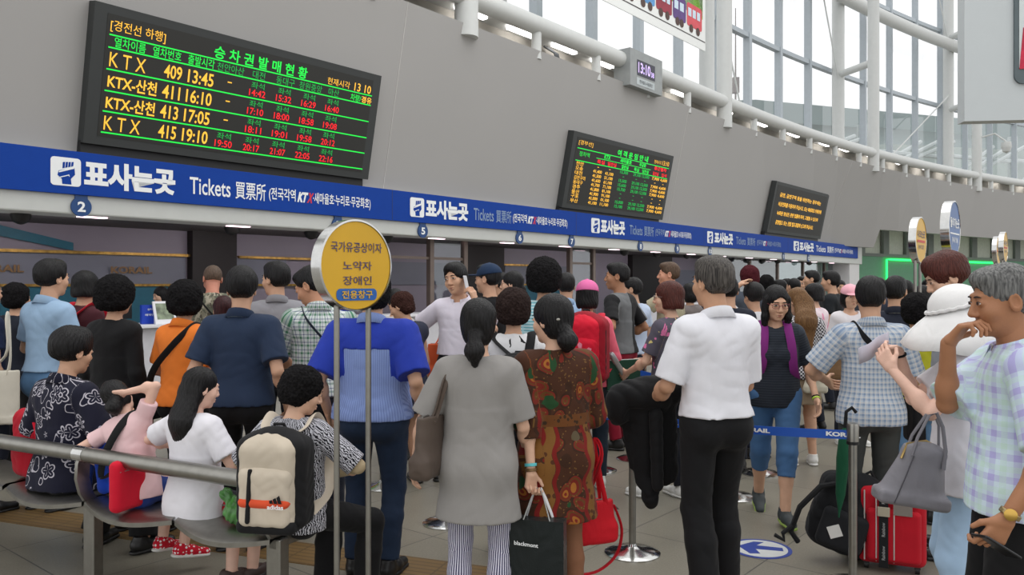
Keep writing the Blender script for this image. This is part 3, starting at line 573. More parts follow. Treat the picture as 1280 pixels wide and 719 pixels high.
# belt stanchions
M_belt = mat('belt_blue', (22, 84, 184), 0.5, var=0.04)
POSTS = {}
def stanchion(key, px, z, label):
    p = gp(px, z); t = thing('stanchion', label, 'stanchion', 'belt stanchions in the hall', p); POSTS[key] = (t, p)
    MB().rod((0, 0, 0.01), (0, 0, 0.80), 0.0215, seg=18).build('pole', M_dsteel, t)
    MB().lathe([(0.165, 0), (0.165, 0.008), (0.13, 0.022), (0.06, 0.032), (0.028, 0.045), (0.022, 0.06)], seg=36).build('base', M_steel, t)
    MB().lathe([(0.024, 0.76), (0.03, 0.765), (0.031, 0.85), (0.027, 0.862), (0.01, 0.866)], seg=20).build('belt_head', M_dsteel, t)
    MB().lathe([(0.0315, 0.752), (0.0315, 0.768)], seg=20).build('collar', M_black, t)
    return t
def belt(a, b_, texts=(), h0=0.80, h1=0.80, sag=0.012):
    t, p = POSTS[a]; q = POSTS[b_][1] if isinstance(b_, str) else Vector(b_)
    d = (q - p); L = d.length; d.normalize(); nrm = Vector((d.y, -d.x, 0)); n = 14; mb = MB(); mw = Multi()
    if nrm.y > 0: side = -1
    else: side = 1
    def c(f): return d * (0.03 + f * (L - 0.06)) + UP * (h0 + (h1 - h0) * f - sag * 4 * f * (1 - f))
    lo, hi = [], []
    for sgn in (-1, 1):
        lo.append([c(i / n) - UP * 0.024 + nrm * 0.0012 * sgn for i in range(n + 1)]); hi.append([c(i / n) + UP * 0.024 + nrm * 0.0012 * sgn for i in range(n + 1)])
    mb.grid([lo[0], hi[0], hi[1], lo[1], lo[0]]); o = mb.build('belt', M_belt, t, smooth=False)
    if texts:
        for f in texts:
            x = d if (nrm * side).dot(d.cross(UP)) > 0 else -d
            P_ = Panel(c(f), x, UP); P_.text(mw, 'KORAIL', -0.085, 0.085, -0.012, 0.024, 0.004, 0.05)
        mw.build_all('belt_lettering', M_white, o)
stanchion('a', 790.5, 4.75, 'steel belt stanchion standing left of the white-shirted man carrying a jacket')
stanchion('b', 1066, 4.23, 'nearest steel belt stanchion, in front of the black backpack on the floor')
stanchion('c', 559, 5.35, 'steel belt stanchion whose base shows beyond the grey dress hem')
stanchion('d', 531, 7.3, 'steel belt stanchion behind the man on the telephone')
stanchion('e', 793, 7.3, 'steel belt stanchion behind the red backpack and the grey-black shirted man')
stanchion('f', 918, 6.0, 'steel belt stanchion just behind the black-trousered man, beside the walking girl')
stanchion('g', 950, 6.75, 'steel belt stanchion directly behind the walking girl in glasses')
stanchion('h', 747, 6.85, 'steel belt stanchion with base beside the white shoe of the pink-capped person')
stanchion('i', 478, 6.3, 'steel belt stanchion hidden behind the man in the two-tone blue shirt')
stanchion('j', 806, 10.1, 'far steel belt stanchion near the counter, right of the red-trousered man')
stanchion('k', 862, 9.9, 'far steel belt stanchion near the counter, behind the short-haired woman')
belt('a', 'b', (0.14, 0.585, 0.985)); belt('a', 'i', (0.05, 0.5, 0.87)); belt('d', gp(498, 8.6), ()); belt('e', 'f', (0.3,)); belt('j', gp(765, 10.4), (0.3,)); belt('k', 'j', (0.5,))
# floor arrow sticker
t = thing('floor_sticker', 'round white floor sticker with a blue arrow and rim', 'sticker', loc=(1.5, 4.83, 0))
FS = Panel(Vector((0, 0, 0.0005)), Vector((1, 0, 0)), Vector((0, 1, 0)))
mb = MB(); FS.poly(mb, circ(0, 0, .182, k=48), .002, .002); mb.build('rim', mat('sticker_blue', (44, 66, 150), 0.5), t, smooth=False)
mb = MB(); FS.poly(mb, circ(0, 0, .158, k=48), .0032, .001); mb.build('disc', mat('sticker_white', (206, 208, 206), 0.5), t, smooth=False)
mb = MB(); ar = [(-.13, 0.02), (-.03, .12), (.03, .12), (-.02, .05), (.13, .03), (.13, -.03), (-.03, -.02), (-.01, -.10), (-.07, -.11)]
rot = math.radians(-12); FS.poly(mb, [(u * math.cos(rot) - v * math.sin(rot), u * math.sin(rot) + v * math.cos(rot)) for u, v in ar], .0042, .001); mb.build('arrow', MATS['sticker_blue'], t, smooth=False)

# ticket counters: unit by unit
for k, (s0, s1, lab) in enumerate(((-4, 0.6, 'white ticket counter at the far left edge'), (0.62, 4.0, 'white ticket counter with the blue card holder and picture stand'), (5.0, 7.2, 'white ticket counter right of the black partition, behind the yellow sign'),
        (8.3, 11.6, 'white ticket counter behind the man on the telephone'), (13.2, 17.6, 'white ticket counter with pink and blue bottles behind the pink-capped person'), (17.62, 20.3, 'white ticket counter where the large man in beige leans'), (20.5, 25, 'white ticket counter behind the far crowd'), (25.02, 30, 'last white ticket counter before the white pier'))):
    t = thing('ticket_counter', lab, 'counter', 'ticket counters along the wall', wp(s0, -0.6, 0))
    mb = MB(); wbox(mb, s0, s1, -0.6, 0.04, 1.05, 1.09); addp(mb, 'counter_top', M_counter, t, smooth=False, bevel=0.006)
    mb = MB(); wbox(mb, s0, s1, -0.5, -0.06, 0.1, 1.05); addp(mb, 'front_panel', mat('counter_front', (204, 203, 208), 0.5), t, smooth=False)
    mb = MB(); wbox(mb, s0, s1, -0.46, -0.1, 0.0, 0.1); addp(mb, 'plinth', mat('plinth_grey', (70, 70, 74), 0.5), t, smooth=False)
t = thing('card_holder', 'blue card holder standing on the white counter beside the clerk', 'holder', loc=wp(1.765, -0.2, 1.09))
K = Panel(wp(1.765, -0.2, 1.092), D, UP); mb = MB(); K.rect(mb, -0.12, 0, 0.12, 0.24, 0.02, 0.05); addp(mb, 'body', mat('holder_blue', (24, 62, 176), 0.4), t, smooth=False)
mb = MB(); K.text(mb, '승차권', -0.05, 0.05, 0.17, 0.03, 0.023); K.text(mb, '예약안내', -0.08, 0.08, 0.1, 0.03, 0.023); addp(mb, 'lettering', M_white, t, smooth=False)
t = thing('picture_stand', 'white framed picture stand on the counter in front of the clerk', 'frame', loc=wp(1.90, -0.1, 1.09))
K = Panel(wp(1.90, -0.05, 1.092), D, (UP * 0.95 - N * 0.3)); mb = MB(); K.rect(mb, -0.14, 0, 0.14, 0.30, 0.0, 0.02); mb.prism([K.p(-0.1, 0, -0.02), K.p(-0.1, 0, -0.16), K.p(-0.1, 0.25, -0.02)], D * 0.2); addp(mb, 'frame', M_counter, t, smooth=False)
mb = MB(); K.rect(mb, -0.11, 0.06, 0.11, 0.27, 0.003); addp(mb, 'picture', mat('photo_print', (120, 132, 108), 0.4, var=0.5, scale=16), t, smooth=False)
def bottle(s, tt, col, cap, lab, h=0.26, r=0.035):
    t = thing('water_bottle', lab, 'bottle', 'bottles on the far counter', wp(s, tt, 1.092))
    MB().lathe([(r, 0), (r, h * .62), (r * .9, h * .72), (r * .38, h * .88), (r * .36, h * .93)], seg=14).build('body', mat('bottle_' + cap[0] + col[0], col[1], 0.15), t)
    MB().lathe([(r * .42, h * .93), (r * .42, h)], seg=12).build('cap', mat('cap_' + cap[0], cap[1], 0.4), t)
bottle(15.35, -0.12, ('pink', (206, 150, 176)), ('w', (230, 230, 230)), 'pink bottle on the counter behind the pink cap', 0.34, 0.05)
bottle(15.7, -0.1, ('blue', (60, 130, 200)), ('w2', (236, 240, 244)), 'small blue bottle next to the pink one on the counter', 0.24)
bottle(18.3, -0.2, ('navy', (40, 80, 150)), ('w3', (236, 240, 244)), 'dark blue tumbler on the counter beside the leaning man', 0.3, 0.045)
t = thing('desk_monitor', 'dark desk monitor behind the counter beside the clerk', 'monitor', loc=wp(1.45, -0.5, 1.09))
K = Panel(wp(1.45, -0.5, 1.092), D, UP); mb = MB(); K.rect(mb, -0.3, 0.06, 0.22, 0.30, 0.0, 0.04); K.rect(mb, -0.06, 0, 0.06, 0.08, -0.01, 0.03); K.rect(mb, -0.12, 0, 0.12, 0.012, 0.05, 0.1); addp(mb, 'screen_back', M_black, t, smooth=False)

# ------------------------------------------------------------------ steel bench with a rail
BO = Vector((-2.912, 4.55, 0)); BE = Vector((0.885, -0.465, 0)).normalized(); BF = Vector((-BE.y, BE.x, 0))
def bp(a, f, z): return BO + BE * a + BF * f + UP * z
t = thing('waiting_bench', 'long steel waiting bench with a flat back rail and curved seat plates at lower left', 'bench', loc=bp(0, 0, 0))
mb = MB().tube([bp(-1.6, 0, 0.705), bp(0.735, 0, 0.705)], 0.040, 16, flat=1.0); mb.tube([bp(0.745, 0, 0.705), bp(2.04, 0, 0.705)], 0.040, 16)
addp(mb, 'back_rail', M_dsteel, t)
addp(MB().tube([bp(0.70, 0, 0.705), bp(0.78, 0, 0.705)], 0.0425, 16), 'rail_joint', M_steel, t)
for a0, a1 in ((-1.5, -0.72), (-0.68, 0.02), (0.06, 0.73), (0.75, 1.42), (1.44, 2.06)):
    top, bot = [], []
    n = 12; edge = [bp(a0 + (a1 - a0) * i / n, -0.06 * math.sin(math.pi * i / n), 0.45 - 0.035 * math.sin(math.pi * i / n)) for i in range(n + 1)]
    mid = [bp(a0 + (a1 - a0) * i / n, 0.02 - 0.04 * math.sin(math.pi * i / n), 0.462 - 0.022 * math.sin(math.pi * i / n)) for i in range(n + 1)]
    cen = [bp(a0 + (a1 - a0) * i / n, 0.22, 0.465 - 0.02 * math.sin(math.pi * i / n)) for i in range(n + 1)]
    far = [bp(a0 + (a1 - a0) * i / n, 0.42, 0.45 - 0.02 * math.sin(math.pi * i / n)) for i in range(n + 1)]
    dn = lambda r: [p - UP * 0.022 for p in r]
    mb = MB().grid([edge, mid, cen, far, dn(far), dn(cen), dn(mid), dn(edge), edge]); addp(mb, 'seat', M_dsteel, t)
for a in (-0.70, 0.74, 2.05):
    mb = MB(); prof = [(0.0, 0.70), (-0.015, 0.66), (-0.02, 0.58), (0.0, 0.50), (0.03, 0.45)]
    L1 = [bp(a - 0.012, f - 0.02, z) for f, z in prof]; L2 = [bp(a - 0.012, f + 0.05, z) for f, z in prof]; R2 = [bp(a + 0.012, f + 0.05, z) for f, z in prof]; R1 = [bp(a + 0.012, f - 0.02, z) for f, z in prof]
    mb.grid([L1, L2, R2, R1, L1]); addp(mb, 'rail_bracket', M_dsteel, t)
    o = addp(MB().box(bp(a, 0.06, 0.222), (0.042, 0.03, 0.222), (BE, BF, UP)), 'leg', M_dsteel, t, smooth=False, bevel=0.006)
    addp(MB().box(bp(a, 0.22, 0.42), (0.02, 0.19, 0.02), (BE, BF, UP)), 'cross_bearer', M_dsteel, t, smooth=False)
# ------------------------------------------------------------------ people: smooth blended bodies meshed with surface nets
def v3(*a): return np.array(a, dtype=np.float64)
def rotm(ax, deg): return np.array(Matrix.Rotation(math.radians(deg), 3, ax))
def unit(v): v = np.asarray(v, float); return v / max(np.linalg.norm(v), 1e-9)
class Field:
    """signed-distance primitives blended smoothly; k = blend radius"""
    def __init__(s): s.ops = []
    def cone(s, a, b, ra, rb, k=0.02, flat=None, fk=1.0, cap=False, sub=False):
        a = np.asarray(a, float); b = np.asarray(b, float); R = max(ra, rb) * max(1.0, fk)
        s.ops.append(('cone', np.minimum(a, b) - R, np.maximum(a, b) + R, k, sub, (a, b, ra, rb, None if flat is None else unit(flat), fk, cap))); return s
    def ell(s, c, r, k=0.02, R=None, sub=False):
        c = np.asarray(c, float); r = np.asarray(r, float); m = r.max() if R is not None else r
        s.ops.append(('ell', c - m, c + m, k, sub, (c, r, R))); return s
    def rbox(s, c, h, r, k=0.02, R=None, sub=False):
        c = np.asarray(c, float); h = np.asarray(h, float); m = np.full(3, np.linalg.norm(h)) if R is not None else h; s.ops.append(('rbox', c - m, c + m, k, sub, (c, h, r, R))); return s
    def cut(s, p, n, lo=None, hi=None):   # removes the side the normal points to
        p = np.asarray(p, float); s.ops.append(('cut', lo, hi, 0, True, (p, unit(n)))); return s
    def grp(s, F2, k=0.02):
        lo, hi = F2.bounds(); s.ops.append(('grp', lo, hi, k, False, F2)); return s
    def noise(s, fn): s.ops.append(('fn', None, None, 0, False, fn)); return s
    def bounds(s):
        lo = np.min([o[1] for o in s.ops if o[0] in ('cone', 'ell', 'grp', 'rbox') and not o[4]], 0); hi = np.max([o[2] for o in s.ops if o[0] in ('cone', 'ell', 'grp', 'rbox') and not o[4]], 0); return lo, hi
    def mesh(s, res, lo=None, hi=None):
        l0, h0 = s.bounds(); lo = l0 if lo is None else np.maximum(lo, l0); hi = h0 if hi is None else np.minimum(hi, h0)
        lo = lo - 2.5 * res; hi = hi + 2.5 * res
        ax = [np.arange(lo[i], hi[i] + res, res) for i in range(3)]
        return nets(s.evalf(ax, res), ax)
    def evalf(s, ax, res):
        F = np.full([len(a) for a in ax], 0.2, np.float32)
        for typ, bl, bh, k, sub, d in s.ops:
            if bl is None: sl = (slice(None),) * 3
            else:
                m = k + 2 * res + 0.006; sl = []
                for i in range(3):
                    a0 = np.searchsorted(ax[i], bl[i] - m); a1 = np.searchsorted(ax[i], bh[i] + m); sl.append(slice(a0, a1))
                sl = tuple(sl)
                if any(q.stop <= q.start for q in sl): continue
            X = ax[0][sl[0]].astype(np.float32)[:, None, None]; Y = ax[1][sl[1]].astype(np.float32)[None, :, None]; Z = ax[2][sl[2]].astype(np.float32)[None, None, :]
            f = F[sl]
            if typ == 'grp': g = d.evalf([ax[i][sl[i]] for i in range(3)], res)
            elif typ == 'cone':
                a, b, ra, rb, w, fk, cap = d; ab = b - a; L2 = max(float(ab @ ab), 1e-9)
                px, py, pz = X - a[0], Y - a[1], Z - a[2]
                tr = (px * ab[0] + py * ab[1] + pz * ab[2]) / L2; t = np.clip(tr, 0, 1)
                if cap: qx, qy, qz = px - tr * ab[0], py - tr * ab[1], pz - tr * ab[2]
                else: qx, qy, qz = px - t * ab[0], py - t * ab[1], pz - t * ab[2]
                if w is not None:
                    qw = (qx * w[0] + qy * w[1] + qz * w[2]) * (1 / fk - 1); qx, qy, qz = qx + w[0] * qw, qy + w[1] * qw, qz + w[2] * qw
                g = np.sqrt(qx * qx + qy * qy + qz * qz) - (ra + (rb - ra) * t)
                if cap: g = np.maximum(g, (np.abs(tr - 0.5) - 0.5) * math.sqrt(L2))
            elif typ == 'ell':
                c, r, R = d; px, py, pz = X - c[0], Y - c[1], Z - c[2]
                if R is not None: px, py, pz = (R[0, 0] * px + R[1, 0] * py + R[2, 0] * pz, R[0, 1] * px + R[1, 1] * py + R[2, 1] * pz, R[0, 2] * px + R[1, 2] * py + R[2, 2] * pz)
                x, y, z = px / r[0], py / r[1], pz / r[2]; n = np.sqrt(x * x + y * y + z * z)
                x, y, z = x / r[0], y / r[1], z / r[2]; g = n * (n - 1) / np.maximum(np.sqrt(x * x + y * y + z * z), 1e-6)
            elif typ == 'rbox':
                c, h_, r, R = d; px, py, pz = X - c[0], Y - c[1], Z - c[2]
                if R is not None: px, py, pz = (R[0, 0] * px + R[1, 0] * py + R[2, 0] * pz, R[0, 1] * px + R[1, 1] * py + R[2, 1] * pz, R[0, 2] * px + R[1, 2] * py + R[2, 2] * pz)
                qx, qy, qz = np.abs(px) - h_[0] + r, np.abs(py) - h_[1] + r, np.abs(pz) - h_[2] + r
                g = np.sqrt(np.maximum(qx, 0) ** 2 + np.maximum(qy, 0) ** 2 + np.maximum(qz, 0) ** 2) + np.minimum(np.maximum(np.maximum(qx, qy), qz), 0) - r
            elif typ == 'cut':
                p, n = d; g = -((X - p[0]) * n[0] + (Y - p[1]) * n[1] + (Z - p[2]) * n[2])
            else: F[sl] = f + d(X, Y, Z); continue
            if sub:
                g = -g; h = np.maximum(k - np.abs(f - g), 0); F[sl] = np.maximum(f, g) + (h * h * (0.25 / k) if k > 0 else 0)
            else:
                h = np.maximum(k - np.abs(f - g), 0); F[sl] = np.minimum(f, g) - (h * h * (0.25 / k) if k > 0 else 0)
        return F
def nets(F, ax):
    S_ = F < 0; n = F.shape
    c = [S_[i:n[0] - 1 + i, j:n[1] - 1 + j, k:n[2] - 1 + k] for i in (0, 1) for j in (0, 1) for k in (0, 1)]
    anyi = c[0].copy(); alli = c[0].copy()
    for q in c[1:]: anyi |= q; alli &= q
    act = anyi & ~alli; idx = np.argwhere(act)
    if len(idx) == 0: return np.zeros((0, 3)), np.zeros((0, 4), int)
    I = np.full(act.shape, -1, np.int64); I[act] = np.arange(len(idx))
    i, j, k = idx.T; cf = {}
    for a in (0, 1):
        for b in (0, 1):
            for e in (0, 1): cf[a, b, e] = F[i + a, j + b, k + e]
    acc = np.zeros((len(idx), 3)); cnt = np.zeros(len(idx))
    for d in range(3):
        for a in (0, 1):
            for b in (0, 1):
                p = [a, b]; p.insert(d, 0); q = [a, b]; q.insert(d, 1); f0 = cf[tuple(p)]; f1 = cf[tuple(q)]
                m = (f0 < 0) != (f1 < 0); t = np.where(m, f0 / np.where(m, f0 - f1, 1), 0)
                off = np.tile(np.array(p, float), (len(idx), 1)); off[:, d] = t
                acc += off * m[:, None]; cnt += m
    res = ax[0][1] - ax[0][0]
    V = (idx + acc / cnt[:, None]) * res + np.array([ax[0][0], ax[1][0], ax[2][0]])
    Qs = []
    for d in range(3):
        sl0 = [slice(1, -1)] * 3; sl1 = [slice(1, -1)] * 3; sl0[d] = slice(0, -1); sl1[d] = slice(1, None)
        A = S_[tuple(sl0)]; B = S_[tuple(sl1)]; e = np.argwhere(A != B)
        if len(e) == 0: continue
        o = np.ones(3, int); o[d] = 0; e = e + o; u, w = [(1, 2), (2, 0), (0, 1)][d]
        du = np.zeros(3, int); du[u] = 1; dw = np.zeros(3, int); dw[w] = 1
        f = lambda x: I[tuple(x.T)]
        q = np.stack([f(e - du - dw), f(e - dw), f(e), f(e - du)], 1)
        flip = ~S_[tuple(e.T)]; q[flip] = q[flip][:, ::-1]; Qs.append(q)
    Q_ = np.concatenate(Qs); Q_ = Q_[(Q_ >= 0).all(1)]
    return V, Q_
def join(parts):
    V, Qd, o = [], [], 0
    for v, q in parts:
        if len(v): V.append(v); Qd.append(q + o); o += len(v)
    return np.concatenate(V), np.concatenate(Qd)
def np_mesh(name, V, Qd, m, uv=None, attr=None):
    me = bpy.data.meshes.new(name); nv, nf = len(V), len(Qd)
    me.vertices.add(nv); me.vertices.foreach_set('co', V.astype(np.float32).ravel())
    me.loops.add(nf * 4); me.loops.foreach_set('vertex_index', Qd.astype(np.int32).ravel())
    me.polygons.add(nf); me.polygons.foreach_set('loop_start', np.arange(0, nf * 4, 4, dtype=np.int32))
    me.polygons.foreach_set('use_smooth', np.ones(nf, bool)); 
    if uv is not None:
        l = me.uv_layers.new(name='UVMap'); l.data.foreach_set('uv', uv[Qd.ravel()].astype(np.float32).ravel())
    me.update(calc_edges=True); me.validate()
    if m: me.materials.append(m)
    return me
def wrinkle(amp, sc=1.0, seed=0.0, vert=0.5):
    """soft cloth folds: two scales of warped ridges"""
    def fn(X, Y, Z):
        w1 = 1.6 * np.sin(X * 14 + seed) + 1.5 * np.sin(Z * 11 + Y * 8 + seed * 1.7); a = 1 - 2 * np.abs(np.sin((X * 15 + Z * 27 + Y * 12) * sc + w1 + seed))
        w2 = 1.8 * np.sin(Z * 17 + seed * 2.1) + 1.4 * np.sin(X * 19 - Y * 13); b = 1 - 2 * np.abs(np.sin((X * 31 - Z * 24 + Y * 26) * sc + w2 + seed * 1.3))
        c = np.sin(X * 38 + Y * 33 + 2.0 * np.sin(Z * 9 + seed))
        return amp * (0.30 * a * (0.6 + 0.4 * c) + 0.28 * b * (0.6 - 0.4 * c))
    return fn
def ik(a, t, l1, l2, pole):
    a = np.asarray(a, float); t = np.asarray(t, float); d = t - a; L = np.linalg.norm(d); Lc = min(max(L, abs(l1 - l2) + 1e-3), l1 + l2 - 1e-3); u = d / max(L, 1e-6)
    x = (l1 * l1 - l2 * l2 + Lc * Lc) / (2 * Lc); h = math.sqrt(max(l1 * l1 - x * x, 0)); p = np.asarray(pole, float); p = unit(p - u * (p @ u))
    return a + u * x + p * h, a + u * Lc

# ---------------------------------------------------------------- cloth, hair and skin materials
def nd(nt, typ, **kw):
    n = nt.nodes.new(typ)
    for k, v in kw.items():
        if k.startswith('i_'): n.inputs[k[2:].replace('_', ' ')].default_value = v
        else: setattr(n, k, v)
    return n
def mixc(nt, f, a, b):
    m = nt.nodes.new('ShaderNodeMix'); m.data_type = 'RGBA'
    for s, v in ((m.inputs[0], f), (m.inputs[6], a), (m.inputs[7], b)):
        if hasattr(v, 'is_linked') or hasattr(v, 'links'): nt.links.new(v, s)
        else: s.default_value = v if not isinstance(v, tuple) else ((*v, 1) if len(v) == 3 else v)
    return m.outputs[2]
def math_(nt, op, a, b=None, c=None):
    m = nt.nodes.new('ShaderNodeMath'); m.operation = op
    for s, v in zip(m.inputs, (a, b, c)):
        if v is None: continue
        if isinstance(v, (int, float)): s.default_value = v
        else: nt.links.new(v, s)
    return m.outputs[0]
def cloth(name, rgb, pat=None, rough=0.8, sheen=0.15, bump=0.22, metal=0.0):
    if name in MATS: return MATS[name]
    m = bpy.data.materials.new(name); m.use_nodes = True; nt = m.node_tree; b = nt.nodes['Principled BSDF']; L = nt.links.new
    b.inputs['Roughness'].default_value = rough; b.inputs['Sheen Weight'].default_value = sheen * 0.3; b.inputs['Specular IOR Level'].default_value = 0.25
    tc = nt.nodes.new('ShaderNodeTexCoord'); uvv = tc.outputs['UV']; base = lin(rgb)
    col = None
    if pat:
        sp = nt.nodes.new('ShaderNodeSeparateXYZ'); L(uvv, sp.inputs[0]); u, v = sp.outputs[0], sp.outputs[1]
        def band(x, period, width, ph=0.0):
            fr = math_(nt, 'FRACT', math_(nt, 'ADD', math_(nt, 'MULTIPLY', x, 1.0 / period), 100.0 + ph)); return math_(nt, 'LESS_THAN', fr, width)
        kind = pat[0]
        if kind == 'plaid':      # (kind, colour2, colour3, period, w2, w3)
            _, c2, c3, p, w2, w3 = pat; f2 = math_(nt, 'MULTIPLY', math_(nt, 'ADD', band(u, p, w2), band(v, p, w2)), 0.5); f3 = math_(nt, 'MULTIPLY', math_(nt, 'ADD', band(u, p, w3, 0.5), band(v, p, w3, 0.5)), 0.5)
            col = mixc(nt, f3, mixc(nt, f2, base, lin(c2)), lin(c3))
        elif kind == 'stripe':   # vertical lines
            _, c2, p, w = pat; col = mixc(nt, band(u, p, w), base, lin(c2))
        elif kind == 'hstripe':
            _, c2, p, w = pat; col = mixc(nt, band(v, p, w), base, lin(c2))
        elif kind == 'check':
            _, c2, p = pat; x = math_(nt, 'ADD', band(u, p, 0.5), band(v, p, 0.5)); col = mixc(nt, math_(nt, 'COMPARE', x, 1.0, 0.1), base, lin(c2))
        elif kind == 'dots':
            _, c2, p, w = pat; vo = nd(nt, 'ShaderNodeTexVoronoi', i_Scale=1 / p, i_Randomness=0.0); L(uvv, vo.inputs['Vector']); col = mixc(nt, math_(nt, 'LESS_THAN', vo.outputs['Distance'], w), base, lin(c2))
        elif kind == 'vine':     # five-petalled outline flowers and curling stems on a dark ground
            _, c2, sc = pat; vo = nd(nt, 'ShaderNodeTexVoronoi', i_Scale=sc, i_Randomness=0.7); L(uvv, vo.inputs['Vector'])
            df = nd(nt, 'ShaderNodeVectorMath', operation='SUBTRACT'); L(uvv, df.inputs[0]); L(vo.outputs['Position'], df.inputs[1]); sx_ = nd(nt, 'ShaderNodeSeparateXYZ'); L(df.outputs[0], sx_.inputs[0])
            ang = math_(nt, 'ARCTAN2', sx_.outputs[1], sx_.outputs[0]); r_ = math_(nt, 'MULTIPLY', vo.outputs['Distance'], 1.0)
            pet = math_(nt, 'ADD', 0.27, math_(nt, 'MULTIPLY', math_(nt, 'ABSOLUTE', math_(nt, 'SINE', math_(nt, 'MULTIPLY', ang, 2.5))), 0.15)); out_ = math_(nt, 'COMPARE', r_, pet, 0.030)
            ctr = math_(nt, 'COMPARE', r_, 0.10, 0.028); vein = math_(nt, 'MULTIPLY', math_(nt, 'LESS_THAN', math_(nt, 'ABSOLUTE', math_(nt, 'COSINE', math_(nt, 'MULTIPLY', ang, 2.5))), 0.16), math_(nt, 'MULTIPLY', math_(nt, 'LESS_THAN', r_, 0.30), math_(nt, 'GREATER_THAN', r_, 0.14)))
            v2 = nd(nt, 'ShaderNodeTexVoronoi', i_Scale=sc * 1.15, i_Randomness=1.0); n = nd(nt, 'ShaderNodeTexNoise', i_Scale=sc * .6); L(uvv, n.inputs['Vector']); w = nd(nt, 'ShaderNodeVectorMath', operation='SCALE'); L(n.outputs['Color'], w.inputs[0]); w.inputs[3].default_value = 1.6 / sc
            ad = nd(nt, 'ShaderNodeVectorMath', operation='ADD'); L(uvv, ad.inputs[0]); L(w.outputs[0], ad.inputs[1]); L(ad.outputs[0], v2.inputs['Vector']); curl = math_(nt, 'MULTIPLY', math_(nt, 'COMPARE', v2.outputs['Distance'], 0.34, 0.022), math_(nt, 'GREATER_THAN', r_, 0.46))
            col = mixc(nt, math_(nt, 'MAXIMUM', math_(nt, 'MAXIMUM', out_, ctr), math_(nt, 'MAXIMUM', vein, curl)), base, lin(c2))
        elif kind == 'zebra':
            _, c2, sc = pat; wv = nd(nt, 'ShaderNodeTexWave', i_Scale=sc, i_Distortion=9.0, i_Detail=2.0); wv.inputs['Detail Scale'].default_value = 1.6; L(uvv, wv.inputs['Vector']); col = mixc(nt, math_(nt, 'GREATER_THAN', wv.outputs[1], 0.5), base, lin(c2))
        elif kind == 'fade':
            n = nd(nt, 'ShaderNodeTexNoise', i_Scale=4.0, i_Detail=3.0); L(tc.outputs['Object'], n.inputs['Vector']); f_ = nd(nt, 'ShaderNodeMapRange'); f_.inputs[1].default_value = 0.35; f_.inputs[2].default_value = 0.72; L(n.outputs[0], f_.inputs[0]); col = mixc(nt, f_.outputs[0], base, lin(pat[1]))
        elif kind == 'odots':
            _, c2, p, w = pat; vo = nd(nt, 'ShaderNodeTexVoronoi', i_Scale=1 / p, i_Randomness=0.15); L(tc.outputs['Object'], vo.inputs['Vector']); col = mixc(nt, math_(nt, 'LESS_THAN', vo.outputs['Distance'], w), base, lin(c2))
        elif kind == 'patches':  # colour patches from noise: (kind, [(rgb, threshold)], scale)
            _, lst, sc = pat; col = base
            for q, (c2, thr) in enumerate(lst):
                n = nd(nt, 'ShaderNodeTexNoise', i_Scale=sc, i_Detail=2.5, noise_dimensions='4D'); n.inputs['W'].default_value = q * 7.3; L(uvv, n.inputs['Vector']); col = mixc(nt, math_(nt, 'GREATER_THAN', n.outputs[0], thr), col, lin(c2))
        elif kind == 'paisley':  # teardrop rings over a brown ground with broad ornamental bands
            sc = 9.5; n = nd(nt, 'ShaderNodeTexNoise', i_Scale=5.0, i_Detail=1.0); L(uvv, n.inputs['Vector']); w = nd(nt, 'ShaderNodeVectorMath', operation='SCALE'); L(n.outputs['Color'], w.inputs[0]); w.inputs[3].default_value = 0.12
            ad = nd(nt, 'ShaderNodeVectorMath', operation='ADD'); L(uvv, ad.inputs[0]); L(w.outputs[0], ad.inputs[1])
            vo = nd(nt, 'ShaderNodeTexVoronoi', i_Scale=sc, i_Randomness=0.85); L(ad.outputs[0], vo.inputs['Vector'])
            rp = nd(nt, 'ShaderNodeValToRGB'); rp.color_ramp.interpolation = 'CONSTANT'; L(vo.outputs['Distance'], rp.inputs[0]); e = rp.color_ramp.elements
            cols = [(0.0, (118, 36, 24)), (0.10, (158, 98, 38)), (0.20, (112, 34, 24)), (0.30, (96, 60, 26)), (0.36, (116, 38, 26)), (0.42, (58, 34, 20)), (0.52, (70, 40, 24))]
            e[0].position = 0; e[0].color = (*lin(cols[0][1]), 1); e[1].position = cols[1][0]; e[1].color = (*lin(cols[1][1]), 1)
            for p_, c_ in cols[2:]: x = e.new(p_); x.color = (*lin(c_), 1)
            # ochre specks, green leaves, wavy red bands
            v2 = nd(nt, 'ShaderNodeTexVoronoi', i_Scale=46.0); L(uvv, v2.inputs['Vector']); spk = math_(nt, 'LESS_THAN', v2.outputs['Distance'], 0.2)
            c1 = mixc(nt, math_(nt, 'MULTIPLY', spk, 0.6), rp.outputs[0], lin((132, 98, 50)))
            n3 = nd(nt, 'ShaderNodeTexNoise', i_Scale=9.0, i_Detail=1.5); L(ad.outputs[0], n3.inputs['Vector']); c1 = mixc(nt, math_(nt, 'GREATER_THAN', n3.outputs[0], 0.665), c1, lin((34, 70, 38)))
            n5 = nd(nt, 'ShaderNodeTexNoise', i_Scale=4.0, i_Detail=1.0, noise_dimensions='4D'); n5.inputs['W'].default_value = 3.0; L(uvv, n5.inputs['Vector']); c1 = mixc(nt, math_(nt, 'GREATER_THAN', n5.outputs[0], 0.72), c1, lin((92, 80, 60)))
            wav = math_(nt, 'ADD', u, math_(nt, 'MULTIPLY', math_(nt, 'SINE', math_(nt, 'MULTIPLY', v, 42.0)), 0.010))
            low = math_(nt, 'LESS_THAN', v, 0.92); bd = math_(nt, 'MULTIPLY', math_(nt, 'LESS_THAN', math_(nt, 'FRACT', math_(nt, 'ADD', math_(nt, 'MULTIPLY', wav, 4.0), 50.45)), 0.22), low)
